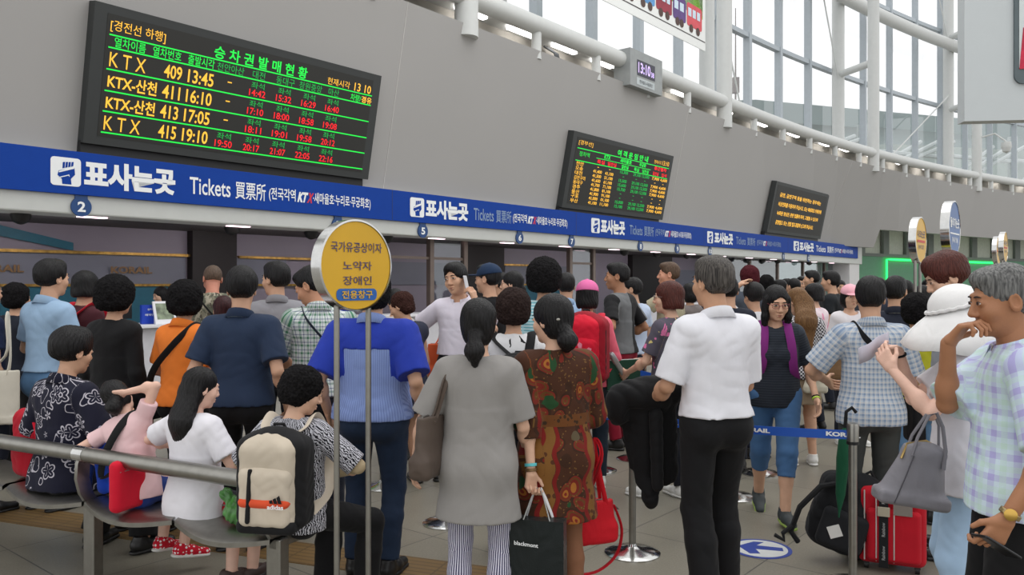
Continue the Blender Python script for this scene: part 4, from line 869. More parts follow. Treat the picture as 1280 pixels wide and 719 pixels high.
            v6 = nd(nt, 'ShaderNodeTexVoronoi', i_Scale=26.0); L(uvv, v6.inputs['Vector']); inner = mixc(nt, math_(nt, 'LESS_THAN', v6.outputs['Distance'], 0.32), lin((124, 84, 38)), lin((80, 46, 24)))
            edge = math_(nt, 'LESS_THAN', math_(nt, 'FRACT', math_(nt, 'ADD', math_(nt, 'MULTIPLY', wav, 4.0), 50.53)), 0.09); edge2 = math_(nt, 'LESS_THAN', math_(nt, 'FRACT', math_(nt, 'ADD', math_(nt, 'MULTIPLY', wav, 4.0), 50.22)), 0.09)
            c1 = mixc(nt, bd, c1, inner); c1 = mixc(nt, math_(nt, 'MULTIPLY', math_(nt, 'MAXIMUM', edge, edge2), low), c1, lin((118, 26, 22)))
            bz = math_(nt, 'COMPARE', v, 0.945, 0.03); v7 = nd(nt, 'ShaderNodeTexVoronoi', i_Scale=30.0); L(uvv, v7.inputs['Vector'])
            col = mixc(nt, bz, c1, mixc(nt, math_(nt, 'LESS_THAN', v7.outputs['Distance'], 0.3), lin((104, 62, 28)), lin((58, 40, 24))))
    n = nd(nt, 'ShaderNodeTexNoise', i_Scale=7.0, i_Detail=3.0); L(tc.outputs['Object'], n.inputs['Vector'])
    mr = nd(nt, 'ShaderNodeMapRange'); mr.inputs[1].default_value = 0.3; mr.inputs[2].default_value = 0.7; mr.inputs[3].default_value = 0.94; mr.inputs[4].default_value = 1.06; L(n.outputs[0], mr.inputs[0])
    sc_ = nd(nt, 'ShaderNodeVectorMath', operation='SCALE'); L(mr.outputs[0], sc_.inputs[3])
    if col is None: sc_.inputs[0].default_value = base
    else: L(col, sc_.inputs[0])
    L(sc_.outputs[0], b.inputs['Base Color'])
    w = nd(nt, 'ShaderNodeTexNoise', i_Scale=9.0, i_Detail=2.0, i_Distortion=0.8); w2 = nd(nt, 'ShaderNodeMapping'); w2.inputs['Scale'].default_value = (1.0, 1.0, 0.55); L(tc.outputs['Object'], w2.inputs[0]); L(w2.outputs[0], w.inputs['Vector'])
    wf = nd(nt, 'ShaderNodeTexNoise', i_Scale=300.0); L(tc.outputs['Object'], wf.inputs['Vector'])
    h = math_(nt, 'ADD', w.outputs[0], math_(nt, 'MULTIPLY', wf.outputs[0], 0.05))
    bp_ = nd(nt, 'ShaderNodeBump', i_Strength=bump, i_Distance=0.03); L(h, bp_.inputs['Height']); L(bp_.outputs[0], b.inputs['Normal'])
    MATS[name] = m; return m
def skin(tone):
    name = 'skin_%d' % tone[0]
    if name in MATS: return MATS[name]
    m = mat(name, tone, 0.5, var=0.05, scale=22, bump=0.08, bscale=160); b = m.node_tree.nodes['Principled BSDF']
    b.inputs['Subsurface Weight'].default_value = 0.0; b.inputs['Specular IOR Level'].default_value = 0.35; return m
def hair_mat(name, rgb, rough=0.42, curly=False, grey=None):
    if name in MATS: return MATS[name]
    m = bpy.data.materials.new(name); m.use_nodes = True; nt = m.node_tree; b = nt.nodes['Principled BSDF']; L = nt.links.new
    b.inputs['Roughness'].default_value = rough if not curly else 0.75; b.inputs['Specular IOR Level'].default_value = 0.22 if not curly else 0.06
    tc = nt.nodes.new('ShaderNodeTexCoord'); mp = nt.nodes.new('ShaderNodeMapping'); mp.inputs['Scale'].default_value = (1, 1, 1) if curly else (1, 1, 0.07)
    L(tc.outputs['Object'], mp.inputs[0]); n = nd(nt, 'ShaderNodeTexNoise', i_Scale=95.0 if curly else 150.0, i_Detail=3.0); L(mp.outputs[0], n.inputs['Vector'])
    c = lin(rgb); c2 = lin(grey) if grey else tuple(x * 2.2 + 0.004 for x in c)
    rp = nd(nt, 'ShaderNodeMapRange'); rp.inputs[1].default_value = 0.35; rp.inputs[2].default_value = 0.7; L(n.outputs[0], rp.inputs[0])
    L(mixc(nt, rp.outputs[0], c, c2), b.inputs['Base Color'])
    bp_ = nd(nt, 'ShaderNodeBump', i_Strength=0.9, i_Distance=0.006); L(n.outputs[0], bp_.inputs['Height']); L(bp_.outputs[0], b.inputs['Normal']); MATS[name] = m; return m
SKIN = (202, 158, 130); SKIN_F = (214, 172, 146); SKIN_D = (172, 124, 94); SKIN_P = (226, 184, 164)
HB_ = ('hair_black', (16, 15, 16)); HBR = ('hair_brown', (54, 34, 26)); HRED = ('hair_redbrown', (62, 28, 22)); HGREY = ('hair_grey', (62, 60, 58))
SOFT_BLACK = cloth('cloth_black', (22, 22, 24)); M_shoe_b = mat('shoe_black', (22, 21, 21), 0.4); M_shoe_w = mat('shoe_white', (222, 222, 218), 0.55)

# ---------------------------------------------------------------- the figure
def person(label, px, z, yaw, h=1.70, wd=1.0, sex='m', tone=SKIN, lean=0, side=0, twist=0, hy=0, hp=0, hr=0, pz=None, rh=None, lh=None, rp=None, lp=None, rhand=None, lhand=None,
           rf=None, lf=None, rk=None, lk=None, hair='short', hc=HB_, top=None, bottom=None, shoes=None, q=1, face=False, ease=0.017, belly=0.0, extras=(), glasses=None, group=None, fat=1.0, hairk={}, headk=1.05, rest=True, seam=0.0, at=None):
    """yaw 0 faces away from the camera, 90 faces picture-left, 180 faces the camera; hands and feet are targets in the body's own frame for a 1.70 m figure"""
    s = h / 1.70; f = sex == 'f'; face = face or q <= 1
    M = rotm('Z', twist) @ rotm('X', -lean) @ rotm('Y', side); pz = 0.93 if pz is None else pz; P = v3(0, 0, pz)
    T = lambda x, y, zz: P + M @ v3(x, y, zz)
    sw = (0.145 if f else 0.163) * wd
    neck = T(0, -0.02, 0.49); hpv = T(0, 0.0, 0.555); Mh = M @ rotm('Z', hy) @ rotm('X', -hp) @ rotm('Y', hr)
    HC = hpv + Mh @ (v3(0, 0.018, 0.095)); Hd = lambda x, y, zz: HC + Mh @ (v3(x, y, zz) * headk)
    sh = {1: T(sw, -0.012, 0.415), -1: T(-sw, -0.012, 0.415)}
    wr, el, pol = {}, {}, {}
    for sg, tg, pl in ((1, rh, rp), (-1, lh, lp)):
        t = v3(sg * (sw + 0.075), 0.035, pz - 0.105) if tg is None else v3(*tg)
        if tg is None and lean: t = t + M @ v3(0, 0, 0.45) - v3(0, 0, 0.45)
        p_ = v3(sg * 0.35, -1, -0.25) if pl is None else v3(*pl); el[sg], wr[sg] = ik(sh[sg], t, 0.285, 0.25, p_)
    hip = {1: P + rotm('Z', twist) @ v3(0.088 * wd, 0, -0.03), -1: P + rotm('Z', twist) @ v3(-0.088 * wd, 0, -0.03)}; an, kn = {}, {}
    for sg, tg, pl in ((1, rf, rk), (-1, lf, lk)):
        t = v3(sg * 0.10, -0.02, 0.085) if tg is None else v3(*tg[:3]); kn[sg], an[sg] = ik(hip[sg], t, 0.425, 0.405, v3(sg * 0.08, 1, 0) if pl is None else v3(*pl))
    tyaw = {1: (rf[3] if rf is not None and len(rf) > 3 else -12), -1: (lf[3] if lf is not None and len(lf) > 3 else 12)}
    res = {0: 0.0068, 1: 0.0085, 2: 0.012, 3: 0.017}[q] / s; hres = {0: 0.0036, 1: 0.0045, 2: 0.0065, 3: 0.010}[q] / s; fres = {0: 0.0032, 1: 0.0038, 2: 0.0055, 3: 0.008}[q] / s
    back = M @ v3(0, 1, 0); W1 = wd * fat
    # body
    B = Field()
    def torso(F, e, k=0.06, arms=True):
        F.ell(T(0, -0.005, -0.02), v3(0.156 * W1 + e, 0.112 * fat + e, 0.13), k, M); F.ell(T(0, 0.005 + belly * 0.5, 0.10), v3(0.135 * W1 + e, 0.098 * fat + e + belly * 0.6, 0.15), k, M)
        F.ell(T(0, -0.005, 0.27), v3(0.147 * W1 + e, 0.105 * fat + e, 0.19), k, M); [F.cone(T(0, -0.018, 0.445), sh[g_] * 0.94 + sh[-g_] * 0.06, 0.050 + e * .6, 0.053 + e * .8, 0.03) for g_ in (1, -1)]; F.cone(sh[-1] * 0.8 + sh[1] * 0.2 - M @ v3(0, 0, .03), sh[1] * 0.8 + sh[-1] * 0.2 - M @ v3(0, 0, .03), 0.07 + e, 0.07 + e, k, back, 1.1)
        F.cone(T(0, -0.02, 0.40), T(0, -0.018, 0.475), 0.070 + e, 0.048 + e, 0.025)
        for sg in (1, -1): F.ell(T(sg * 0.075, -0.045, -0.07), v3(0.085, 0.085, 0.09) * fat + e, k, M)
        if f:
            for sg in (1, -1): F.ell(T(sg * 0.07, 0.085, 0.265), v3(0.062, 0.05, 0.062) + e * 0.7, 0.04, M)
    torso(B, -0.004)
    B.cone(T(0, -0.018, 0.46), hpv + Mh @ v3(0, 0.012, 0.05), 0.058 if not f else 0.050, 0.054 if not f else 0.046, 0.03)
    for sg in (1, -1):
        B.cone(sh[sg], el[sg], (0.047 if not f else 0.041) * fat, (0.036 if not f else 0.031), 0.02); B.cone(el[sg], wr[sg], 0.036 if not f else 0.031, 0.025 if not f else 0.022, 0.008)
        B.ell(el[sg] * 0.72 + wr[sg] * 0.28, v3(0.036, 0.036, 0.05) * (1 if not f else 0.86), 0.03)
        B.cone(hip[sg], kn[sg], 0.084 * fat, 0.054, 0.03); B.cone(kn[sg], an[sg], 0.053, 0.037, 0.03); cv = kn[sg] * 0.68 + an[sg] * 0.32 + unit(an[sg] - hip[sg] * 0.5 - kn[sg] * 0.5) * 0 + v3(0, -0.018, 0); B.cone(kn[sg] * 0.85 + an[sg] * 0.15 + v3(0, -0.012, 0), kn[sg] * 0.5 + an[sg] * 0.5 + v3(0, -0.014, 0), 0.05, 0.046, 0.03)
        fd = rotm('Z', tyaw[sg]) @ v3(0, 1, 0); pt = {1: rf, -1: lf}[sg]; pc = math.radians(pt[4] if pt is not None and len(pt) > 4 else 0); f2 = fd * math.cos(pc) + v3(0, 0, 1) * math.sin(pc); u2 = v3(0, 0, 1) * math.cos(pc) - fd * math.sin(pc); B.cone(an[sg] - u2 * 0.045 - f2 * 0.025, an[sg] - u2 * 0.056 + f2 * 0.13, 0.030, 0.022, 0.03)
    low = B.mesh(res, hi=None if True else None)
    # head (finer mesh of the same flesh, carried by the neck)
    Hf = Field(); k = 0.022; hk = headk
    def he(c, r, kk=k, sub=False): Hf.ell(Hd(*c), v3(*r) * hk, kk, Mh, sub)
    he((0, -0.012, 0.028), (0.073, 0.092, 0.082)); he((0, 0.022, -0.03), (0.060, 0.068, 0.080)); he((0, 0.036, -0.078), (0.040, 0.046, 0.032), 0.03); he((0, 0.07, -0.098), (0.018, 0.015, 0.014))
    for sg in (1, -1):
        he((sg * 0.036, 0.058, -0.03), (0.028, 0.026, 0.028)); he((sg * 0.032, 0.098, 0.004), (0.019, 0.013, 0.011), 0.012, True); he((sg * 0.03, 0.080, 0.004), (0.016, 0.013, 0.012), 0.008)
        he((sg * 0.074, -0.008, -0.008), (0.009, 0.021, 0.033), 0.006); he((sg * 0.079, -0.006, -0.004), (0.004, 0.012, 0.020), 0.004, True); he((sg * 0.012, 0.096, -0.036), (0.009, 0.009, 0.008), 0.008)
    Hf.cone(Hd(-0.03, 0.080, 0.027), Hd(0.03, 0.080, 0.027), 0.010 * hk, 0.010 * hk, 0.014); Hf.cone(Hd(0, 0.086, 0.012), Hd(0, 0.106, -0.03), 0.008 * hk, 0.012 * hk, 0.012)
    he((0, 0.088, -0.06), (0.023, 0.012, 0.0075), 0.006); he((0, 0.088, -0.072), (0.019, 0.012, 0.008), 0.006); he((0, 0.1, -0.0655), (0.022, 0.010, 0.0022), 0.003, True)
    Hf.cone(hpv + M @ v3(0, -0.014, -0.06), Hd(0, 0.0, -0.045), 0.055 if not f else 0.048, 0.052 if not f else 0.045, 0.03)
    head = Hf.mesh(hres)
    parts = [low, head]
    # hands: palm, four unequal bent fingers and a side thumb
    hp_ = {}
    for sg, cfg in ((1, rhand), (-1, lhand)):
        cfg = cfg or {}; fa = unit(wr[sg] - el[sg]); u = unit(cfg['dir']) if 'dir' in cfg else fa
        n = unit(cfg.get('palm', (-sg * 1.0, 0.1, 0))); n = unit(n - u * (n @ u)); w = np.cross(u, n) * (1 if sg > 0 else -1)
        # thumb side w: for a hanging hand it points forward
        if cfg.get('flip'): w = -w
        curl = cfg.get('curl', 22); Fh = Field(); c0 = wr[sg]; hs = 0.92 if f else 1.0
        for i, (o, ln, cu) in enumerate(((0.030, 0.96, 0.85), (0.010, 1.05, 1.0), (-0.010, 1.0, 1.05), (-0.029, 0.80, 1.15))):
            kx = c0 + (u * (0.088 - 0.004 * i) + w * o) * hs; Fh.cone(c0 + (u * 0.012 + w * o * 0.55) * hs, kx, 0.0145 * hs, 0.0115 * hs, 0.014)
            a = 0.0; p = kx
            for j_, (sl_, rr) in enumerate(((0.043, 0.0092), (0.027, 0.0083), (0.021, 0.0072))):
                a += math.radians(curl * cu * (0.8, 1.15, 0.9)[j_]); dv = u * math.cos(a) + n * math.sin(a) + w * (o * 0.9 * (1 if j_ == 0 else 0.3)); p2_ = p + unit(dv) * sl_ * ln * hs; Fh.cone(p, p2_, rr * hs, rr * 0.9 * hs, 0.004); p = p2_
        tb = c0 + (u * 0.028 + w * 0.026) * hs; t1 = tb + unit(w * 0.75 + u * 0.75 + n * 0.35) * 0.04 * hs; t2 = t1 + unit(w * 0.3 + u * 0.9 + n * cfg.get('thumb', 0.4)) * 0.03 * hs
        Fh.cone(c0 + u * 0.012 * hs, tb, 0.015 * hs, 0.0145 * hs, 0.012); Fh.cone(tb, t1, 0.013 * hs, 0.0105 * hs, 0.008); Fh.cone(t1, t2, 0.0105 * hs, 0.0085 * hs, 0.004)
        Fh.cone(c0 - fa * 0.04, c0 + u * 0.012, 0.0245 if not f else 0.0215, 0.022 * hs, 0.015, np.cross(u, w), 0.85)
        if cfg.get('skip'): continue
        parts.append(Fh.mesh(fres)); hp_[sg] = c0 + u * 0.09 * hs + n * 0.025
    V, Qd = join(parts); fin = lambda X: X * s
    body = put('person', np_mesh('person', fin(V), Qd, skin(tone))); tag(body, label, 'person', group)
    body.location = ((((px - 640) / F_PX) * z, z, 0) if at is None else (at[0], at[1], 0)); body.rotation_euler = (0, 0, math.radians(yaw))
    Mw = Matrix.Translation(body.location) @ Matrix.Rotation(math.radians(yaw), 4, 'Z')
    R = dict(body=body, Mw=Mw, s=s, T=lambda x, y, zz: Mw @ Vector(T(x, y, zz) * s), wr=wr, el=el, sh=sh, hip=hip, kn=kn, an=an, hand={k_: Mw @ Vector(v * s) for k_, v in hp_.items()}, Hd=lambda x, y, zz: Mw @ Vector(Hd(x, y, zz) * s), P=lambda x, y, zz: Mw @ Vector(v3(x, y, zz) * s), M=M, Mh=Mh,
             wrw={k_: Mw @ Vector(v * s) for k_, v in wr.items()}, Rw=Matrix.Rotation(math.radians(yaw), 4, 'Z'))
    sa = seam
    def garment_uv(V, legs=False):
        best = np.full(len(V), 1e9); uv = np.zeros((len(V), 2))
        axes = [(T(0, 0, -0.8), T(0, -0.01, 0.5), 0.15, M @ v3(1, 0, 0), M @ v3(0, 1, 0), 0.16, -0.8)] if not legs else []
        for sg in (1, -1):
            if not legs: axes += [(sh[sg], el[sg], 0.055, None, None, 0.06, 0.0), (el[sg], wr[sg], 0.045, None, None, 0.05, 0.285)]
            else: axes += [(hip[sg], kn[sg], 0.09, None, None, 0.08, 0.0), (kn[sg], an[sg], 0.07, None, None, 0.07, 0.425)]
        for a, b_, r, ex, ey, ru, v0 in axes:
            ab = b_ - a; L = np.linalg.norm(ab); d = ab / L; q_ = V - a; t = np.clip(q_ @ d, 0, L); rr = q_ - t[:, None] * d; dist = np.linalg.norm(rr, axis=1) - r
            if ex is None:
                ey = unit(v3(0, 1, 0) - d * d[1] + 1e-4); ex = np.cross(ey, d)
            ang = np.arctan2(rr @ ex * (1 if True else 1), -(rr @ ey)); ang = np.arctan2(np.sin(ang + sa), np.cos(ang + sa))
            mm = dist < best; best[mm] = dist[mm]; uv[mm, 0] = ang[mm] * ru; tt = q_ @ d
            uv[mm, 1] = ((tt if not legs and r == 0.15 else (v0 + t)) )[mm] + (0 if r != 0.15 else 0)
        return uv
    def child(name, Fd, m, rs, uvmode=None, lab=None, parent=body):
        V_, Q_ = Fd.mesh(rs)
        if len(V_) == 0: return None
        uv = garment_uv(V_, uvmode == 'legs') if uvmode else None
        o = put(name, np_mesh(name, fin(V_), Q_, m, uv), parent)
        if lab: o['label'] = lab
        return o
    # lower garment
    wrk = abs(hash(label)) % 97 * 0.13
    wrk = (sum(ord(c) for c in label) % 97) * 0.37
    if bottom:
        kd, m = bottom['kind'], bottom['mat']; G = Field(); e = bottom.get('ease', 0.008); tpz = bottom.get('top', 0.07)
        if kd in ('trousers', 'shorts', 'leggings'):
            fr = bottom.get('len', 0.97 if kd != 'shorts' else 0.02); fl = bottom.get('flare', 0.0); tight = kd == 'leggings'; e2 = 0.004 if tight else e
            G.ell(P + v3(0, -0.005, -0.02), v3(0.156 * W1 + e2, 0.112 * fat + e2, 0.13), 0.05); G.ell(T(0, 0.0, 0.06), v3(0.142 * W1 + e2, 0.102 * fat + e2 + belly * 0.4, 0.10), 0.05, M)
            for sg in (1, -1):
                G.ell(P + v3(sg * 0.075, -0.045, -0.07), v3(0.085, 0.085, 0.09) * fat + e2, 0.05)
                if kd == 'shorts': G.cone(hip[sg], hip[sg] * (1 - fr) + kn[sg] * fr, 0.09 * fat + e2, (0.074 + e2), 0.04); 
                else:
                    LG = Field(); LG.cone(hip[sg], kn[sg], 0.086 * fat + e2, 0.057 + e2 + fl * 0.4, 0.03); end = kn[sg] * (1 - fr) + an[sg] * fr
                    mid = kn[sg] * 0.6 + end * 0.4 + (v3(0, -0.012, 0))
                    LG.cone(kn[sg], mid, 0.058 + e2 + fl * 0.4, 0.055 + e2 + fl * 0.7, 0.02); LG.cone(mid, end, 0.055 + e2 + fl * 0.7, 0.046 + e2 + fl, 0.02)
                    dn = unit(end - kn[sg]); LG.cut(end, dn, end - 0.16, end + 0.16); G.grp(LG, 0.03)
            G.cut(T(0, 0, tpz), M @ v3(0, 0, 1))
            G.noise(wrinkle(0.0045 if not tight else 0.0015, 1.1, wrk)); child('trousers' if kd != 'shorts' else 'shorts', G, m, res, 'legs', bottom.get('label'))
        elif kd == 'skirt':
            L = bottom['len']; rw = bottom.get('r', 0.2); G.ell(T(0, 0, 0.0), v3(0.165 * W1 + e, 0.115 * fat + e, 0.13), 0.05, M); G.cone(P + v3(0, 0, 0.06), P + v3(0, 0, -L), 0.15 * W1, rw, 0.05, v3(0, 1, 0), 0.78, True); G.cut(T(0, 0, tpz), M @ v3(0, 0, 1)); G.noise(wrinkle(0.006, 1.0, wrk)); child('skirt', G, m, res, 'top')
        if bottom.get('belt'):
            b2 = Field(); hb = tpz - 0.012; b2.cone(T(0, 0.0 + belly * .3, hb - 0.02), T(0, belly * .3, hb + 0.018), 0.154 * W1 + e, 0.152 * W1 + e, 0.0, back, 0.70 * fat + belly, True); child('belt', b2, bottom['belt'], res * 0.8, None)
    if shoes:
        for sg in (1, -1):
            fd = rotm('Z', tyaw[sg]) @ v3(0, 1, 0); a = an[sg]; sd = v3(fd[1], -fd[0], 0); zl = a[2] - 0.085; pt = {1: rf, -1: lf}[sg]; pitch = (pt[4] if pt is not None and len(pt) > 4 else 0)
            fd2 = unit(fd * math.cos(math.radians(pitch)) + v3(0, 0, 1) * math.sin(math.radians(pitch))); up_ = unit(np.cross(sd, fd2)); o = lambda x, y, zz: a + sd * x + fd2 * y + up_ * (zz - 0.085)
            U = Field(); U.cone(o(0, -0.035, 0.05), o(0, 0.06, 0.045), 0.042, 0.043, 0.02); U.cone(o(0, 0.06, 0.04), o(0, 0.165, 0.034), 0.042, 0.033, 0.025, up_, 0.85)
            if shoes.get('high', True): U.cone(o(0, -0.01, 0.05), o(0, -0.015, 0.10), 0.044, 0.042, 0.02)
            else: U.ell(o(0, 0.02, 0.095), v3(0.035, 0.075, 0.035), 0.01, np.stack([sd, fd2, up_], 1), True)
            U.cut(o(0, 0, 0.014), -up_); U.cut(o(0, 0, 0.105), up_); so = child('shoe', U, shoes['mat'], max(fres * 1.3, 0.006))
            So = Field(); So.cone(o(0, -0.04, 0.012), o(0, 0.05, 0.012), 0.042, 0.046, 0.02, up_, 0.45); So.cone(o(0, 0.05, 0.012), o(0, 0.165, 0.012), 0.046, 0.038, 0.02, up_, 0.45); So.cut(o(0, 0, 0.001), -up_)
            if so and q < 3: child('sole', So, shoes.get('sole', shoes['mat']), max(fres * 1.4, 0.006), None, None, so)
    # upper garment
    if top:
        G = Field(); e = ease + top.get('ease', 0.0); m = top['mat']; hem = top.get('hem', -0.02); flare = top.get('flare', 0.0)
        torso(G, e, 0.07)
        if hem < -0.12 or flare:
            G.cone(T(0, 0.0, 0.20), P + M @ v3(0, belly * 0.3, hem), 0.118 * W1 + e, 0.160 * W1 + e + flare, 0.06, back, (0.115 * fat + e + flare + belly * 0.5) / (0.160 * W1 + e + flare), True)
        else: G.cone(T(0, 0.0, 0.22), T(0, belly * 0.4, hem), 0.122 * W1 + e, 0.150 * W1 + e + 0.004, 0.05, back, (0.108 * fat + e + belly * 0.6) / (0.150 * W1 + e), True)
        G.cut(P + M @ v3(0, 0, hem), M @ v3(0, 0, -1))
        nz = top.get('neck', 0.485); nax = M @ unit(v3(0, top.get('nt', 0.42), 1)); nc = T(0, -0.012, nz - 0.012); G.cone(nc, nc + nax * 0.2, top.get('nr', 0.074), 0.09, 0.008, None, 1, True, True)
        if top.get('collar'):
            cm = MB(); rows = [[], [], [], []]; lw = [Vector(M[:, i_]) for i_ in range(3)]
            for i_ in range(25):
                a = math.radians(20 + 320 * i_ / 24); fr = 0.5 + 0.5 * math.cos(a); dx, dy = math.sin(a), math.cos(a); tip = max(0, 1 - min(i_, 24 - i_) / 5)
                for row, (rr, zz) in zip(rows, ((0.070, 0.452 - 0.02 * fr), (0.067, 0.532 - 0.058 * fr), (0.074, 0.540 - 0.058 * fr), (0.100 + 0.004 * tip, 0.488 - 0.06 * fr - 0.025 * tip))): row.append(tuple(np.asarray(T(dx * rr * 1.02, dy * rr * 0.98 - 0.012 + 0.012 * fr, zz)) * s))
            cm.grid(rows); co_ = cm.build('collar', m, body, solid=0.004 * s); R['collar'] = co_; nv = len(co_.data.vertices); cv_ = np.empty(nv * 3); co_.data.vertices.foreach_get('co', cv_); cu_ = garment_uv(cv_.reshape(-1, 3) / s)
            li = np.empty(len(co_.data.loops), int); co_.data.loops.foreach_get('vertex_index', li); ul = co_.data.uv_layers.new(name='UVMap'); ul.data.foreach_set('uv', cu_[li].astype(np.float32).ravel())
        sl = top.get('sleeve', 0.62); se = 0.016 + top.get('sease', 0.0)
        for sg in (1, -1):
            if sl <= 0: G.cone(sh[sg], sh[sg] + (el[sg] - sh[sg]) * 0.08, 0.054 + e, 0.05 + e, 0.04); continue
            a, b_ = sh[sg], el[sg]; r0 = (0.047 if not f else 0.042) * fat; SL = Field()
            if sl <= 1.0:
                end = a + (b_ - a) * sl; SL.cone(a, end, r0 + se, r0 + se + 0.004, 0.02, None, 1, False); d = unit(b_ - a); SL.cut(end, d)
            else:
                SL.cone(a, b_, r0 + se, r0 + se - 0.006, 0.02); end = b_ + (wr[sg] - b_) * min(sl - 1, 1.0); SL.cone(b_, end, r0 + se - 0.006, 0.036 + se * 0.6, 0.02); d = unit(wr[sg] - b_); SL.cut(end, d)
            G.grp(SL, 0.022)
        G.noise(wrinkle(top.get('wr', 0.005), 1.0, wrk)); R['top'] = child(top.get('name', 'shirt'), G, m, res, 'top', top.get('label'))
        if top.get('collar_band'):
            c2 = Field(); c2.cone(T(0, -0.022, 0.468), T(0, -0.02, 0.478), 0.084, 0.082, 0, None, 1, True); c2.cone(T(0, -0.022, 0.46), T(0, -0.02, 0.49), 0.074, 0.074, 0, None, 1, True, True); child('collar_trim', c2, top['collar_band'], hres)
        if top.get('yoke'):
            Y = Field(); torso(Y, e + 0.004, 0.07); 
            for sg in (1, -1):
                SL = Field(); end = sh[sg] + (el[sg] - sh[sg]) * (sl + .01); SL.cone(sh[sg], end, 0.047 * fat + se + 0.004, 0.047 * fat + se + 0.008, 0.02); SL.cut(end, unit(el[sg] - sh[sg])); Y.grp(SL, 0.022)
            Y.cone(T(0, -0.3, -0.3), T(0, -0.3, 0.34), 0.125 * wd, 0.125 * wd, 0.0, back, 3.0, True, True); Y.cut(T(0, 0, 0.12), M @ v3(0, 0, -1)); nc = T(0, -0.012, 0.473); Y.cone(nc, nc + M @ unit(v3(0, 0.42, 1)) * 0.2, 0.074, 0.09, 0.008, None, 1, True, True); Y.noise(wrinkle(0.005, 1.0, wrk)); child('yoke', Y, top['yoke'], res, 'top')
    # hair
    if hair:
        A = Field(); hm = hair_mat(hc[0] + ('_curl' if hair in ('perm', 'curlybob') else ''), hc[1], curly=hair in ('perm', 'curlybob'), grey=hc[2] if len(hc) > 2 else None); vol = hairk.get('vol', 0.0); a_ = lambda c, r, kk=0.02, sub=False: A.ell(Hd(*c), (v3(*r)) * hk, kk, Mh, sub)
        strand = 0.0022
        if hair == 'buzz': a_((0, -0.014, 0.030), (0.077, 0.096, 0.087)); a_((0, 0.085, -0.035), (0.075, 0.075, 0.085), 0.01, True); a_((0, -0.05, -0.11), (0.12, 0.1, 0.07), 0.01, True); strand = 0.0008
        elif hair == 'short':
            a_((0, -0.016, 0.036), (0.079 + vol, 0.098 + vol, 0.090 + vol)); a_((0, -0.044, -0.012), (0.067, 0.060, 0.070), 0.03); a_((0, 0.045, 0.085), (0.055, 0.045, 0.03 + vol), 0.03)
            a_((0, 0.112, -0.035), (0.068, 0.070, 0.108), 0.008, True); a_((0, -0.085, -0.145), (0.13, 0.10, 0.092), 0.05, True)
            for sg in (1, -1): a_((sg * 0.090, 0.022, -0.045), (0.030, 0.050, 0.060), 0.012, True); a_((sg * 0.096, -0.035, -0.078), (0.038, 0.075, 0.058), 0.03, True)
        elif hair in ('perm', 'curlybob'):
            a_((0, -0.022, 0.030), (0.098 + vol, 0.112 + vol, 0.102 + vol)); a_((0, -0.050, -0.03), (0.090 + vol, 0.075 + vol, 0.075), 0.03)
            a_((0, 0.115, -0.05), (0.072, 0.075, 0.095), 0.01, True); a_((0, -0.04, -0.16), (0.14, 0.14, 0.07), 0.02, True); strand = 0
            c0 = HC
            def curl(X, Y, Z):
                p, q2_, r_ = (X - c0[0]) * 160, (Y - c0[1]) * 160, (Z - c0[2]) * 160
                return 0.0042 * (np.sin(p + 1.3 * np.sin(r_ * .7)) * np.sin(q2_ + 1.1 * np.sin(p * .8)) * np.sin(r_ + 1.2 * np.sin(q2_ * .6))) + 0.0045 * np.sin(p * .33 + 1) * np.sin(r_ * .37) * np.sin(q2_ * .3 + 2)
            A.noise(curl)
        elif hair == 'bob':
            a_((0, -0.016, 0.034), (0.086 + vol, 0.104 + vol, 0.092 + vol)); a_((0, -0.035, -0.05), (0.088 + vol, 0.085, 0.085), 0.04)
            a_((0, 0.108, -0.055), (0.066, 0.075, 0.105), 0.01, True); a_((0, -0.03, -0.19), (0.15, 0.16, 0.07 + hairk.get('up', 0.0)), 0.015, True)
        elif hair in ('long', 'longfront', 'pony'):
            a_((0, -0.016, 0.034), (0.082 + vol, 0.101 + vol, 0.090 + vol)); a_((0, -0.040, -0.03), (0.076, 0.070, 0.085), 0.03)
            L_ = hairk.get('len', 0.3); top_ = Hd(0, -0.06, -0.06); dn = v3(0, 0, -1); bk = M @ v3(0, -1, 0)
            if hair == 'pony':
                kn_ = Hd(hairk.get('x', 0), -0.105, hairk.get('kz', -0.045)); A.ell(kn_, v3(0.032, 0.03, 0.03), 0.02); e1 = kn_ + bk * 0.025 + dn * L_ * 0.5; e2_ = kn_ + bk * 0.012 + dn * L_; A.cone(kn_, e1, 0.026, 0.036 + hairk.get('fatp', 0), 0.02); A.cone(e1, e2_, 0.036 + hairk.get('fatp', 0), 0.018, 0.02)
                a_((0, 0.110, -0.05), (0.068, 0.072, 0.098), 0.01, True); a_((0, -0.02, -0.15), (0.10, 0.075, 0.06), 0.01, True)
            else:
                w_ = 0.085 + hairk.get('w', 0); m1 = T(0, -0.105 - hairk.get('out', 0.0), 0.45); m2 = m1 + (M @ v3(0, -0.01, -1)) * L_
                A.cone(top_, m1, w_, w_ * 1.05, 0.03, M @ v3(0, 1, 0), 0.55); A.cone(m1, m2, w_ * 1.05, w_ * 0.62, 0.03, M @ v3(0, 1, 0), 0.34)
                if hair == 'longfront':
                    for sg in (1, -1): A.cone(Hd(sg * 0.070, 0.02, 0.03), Hd(sg * 0.078, 0.03, -0.09), 0.022, 0.026, 0.02); A.cone(Hd(sg * 0.078, 0.03, -0.09), Hd(sg * 0.085, 0.035, -0.09 - hairk.get('fl', 0.10)), 0.026, 0.018, 0.02)
                a_((-0.008, 0.114, -0.035), (0.060, 0.074, 0.108), 0.01, True)
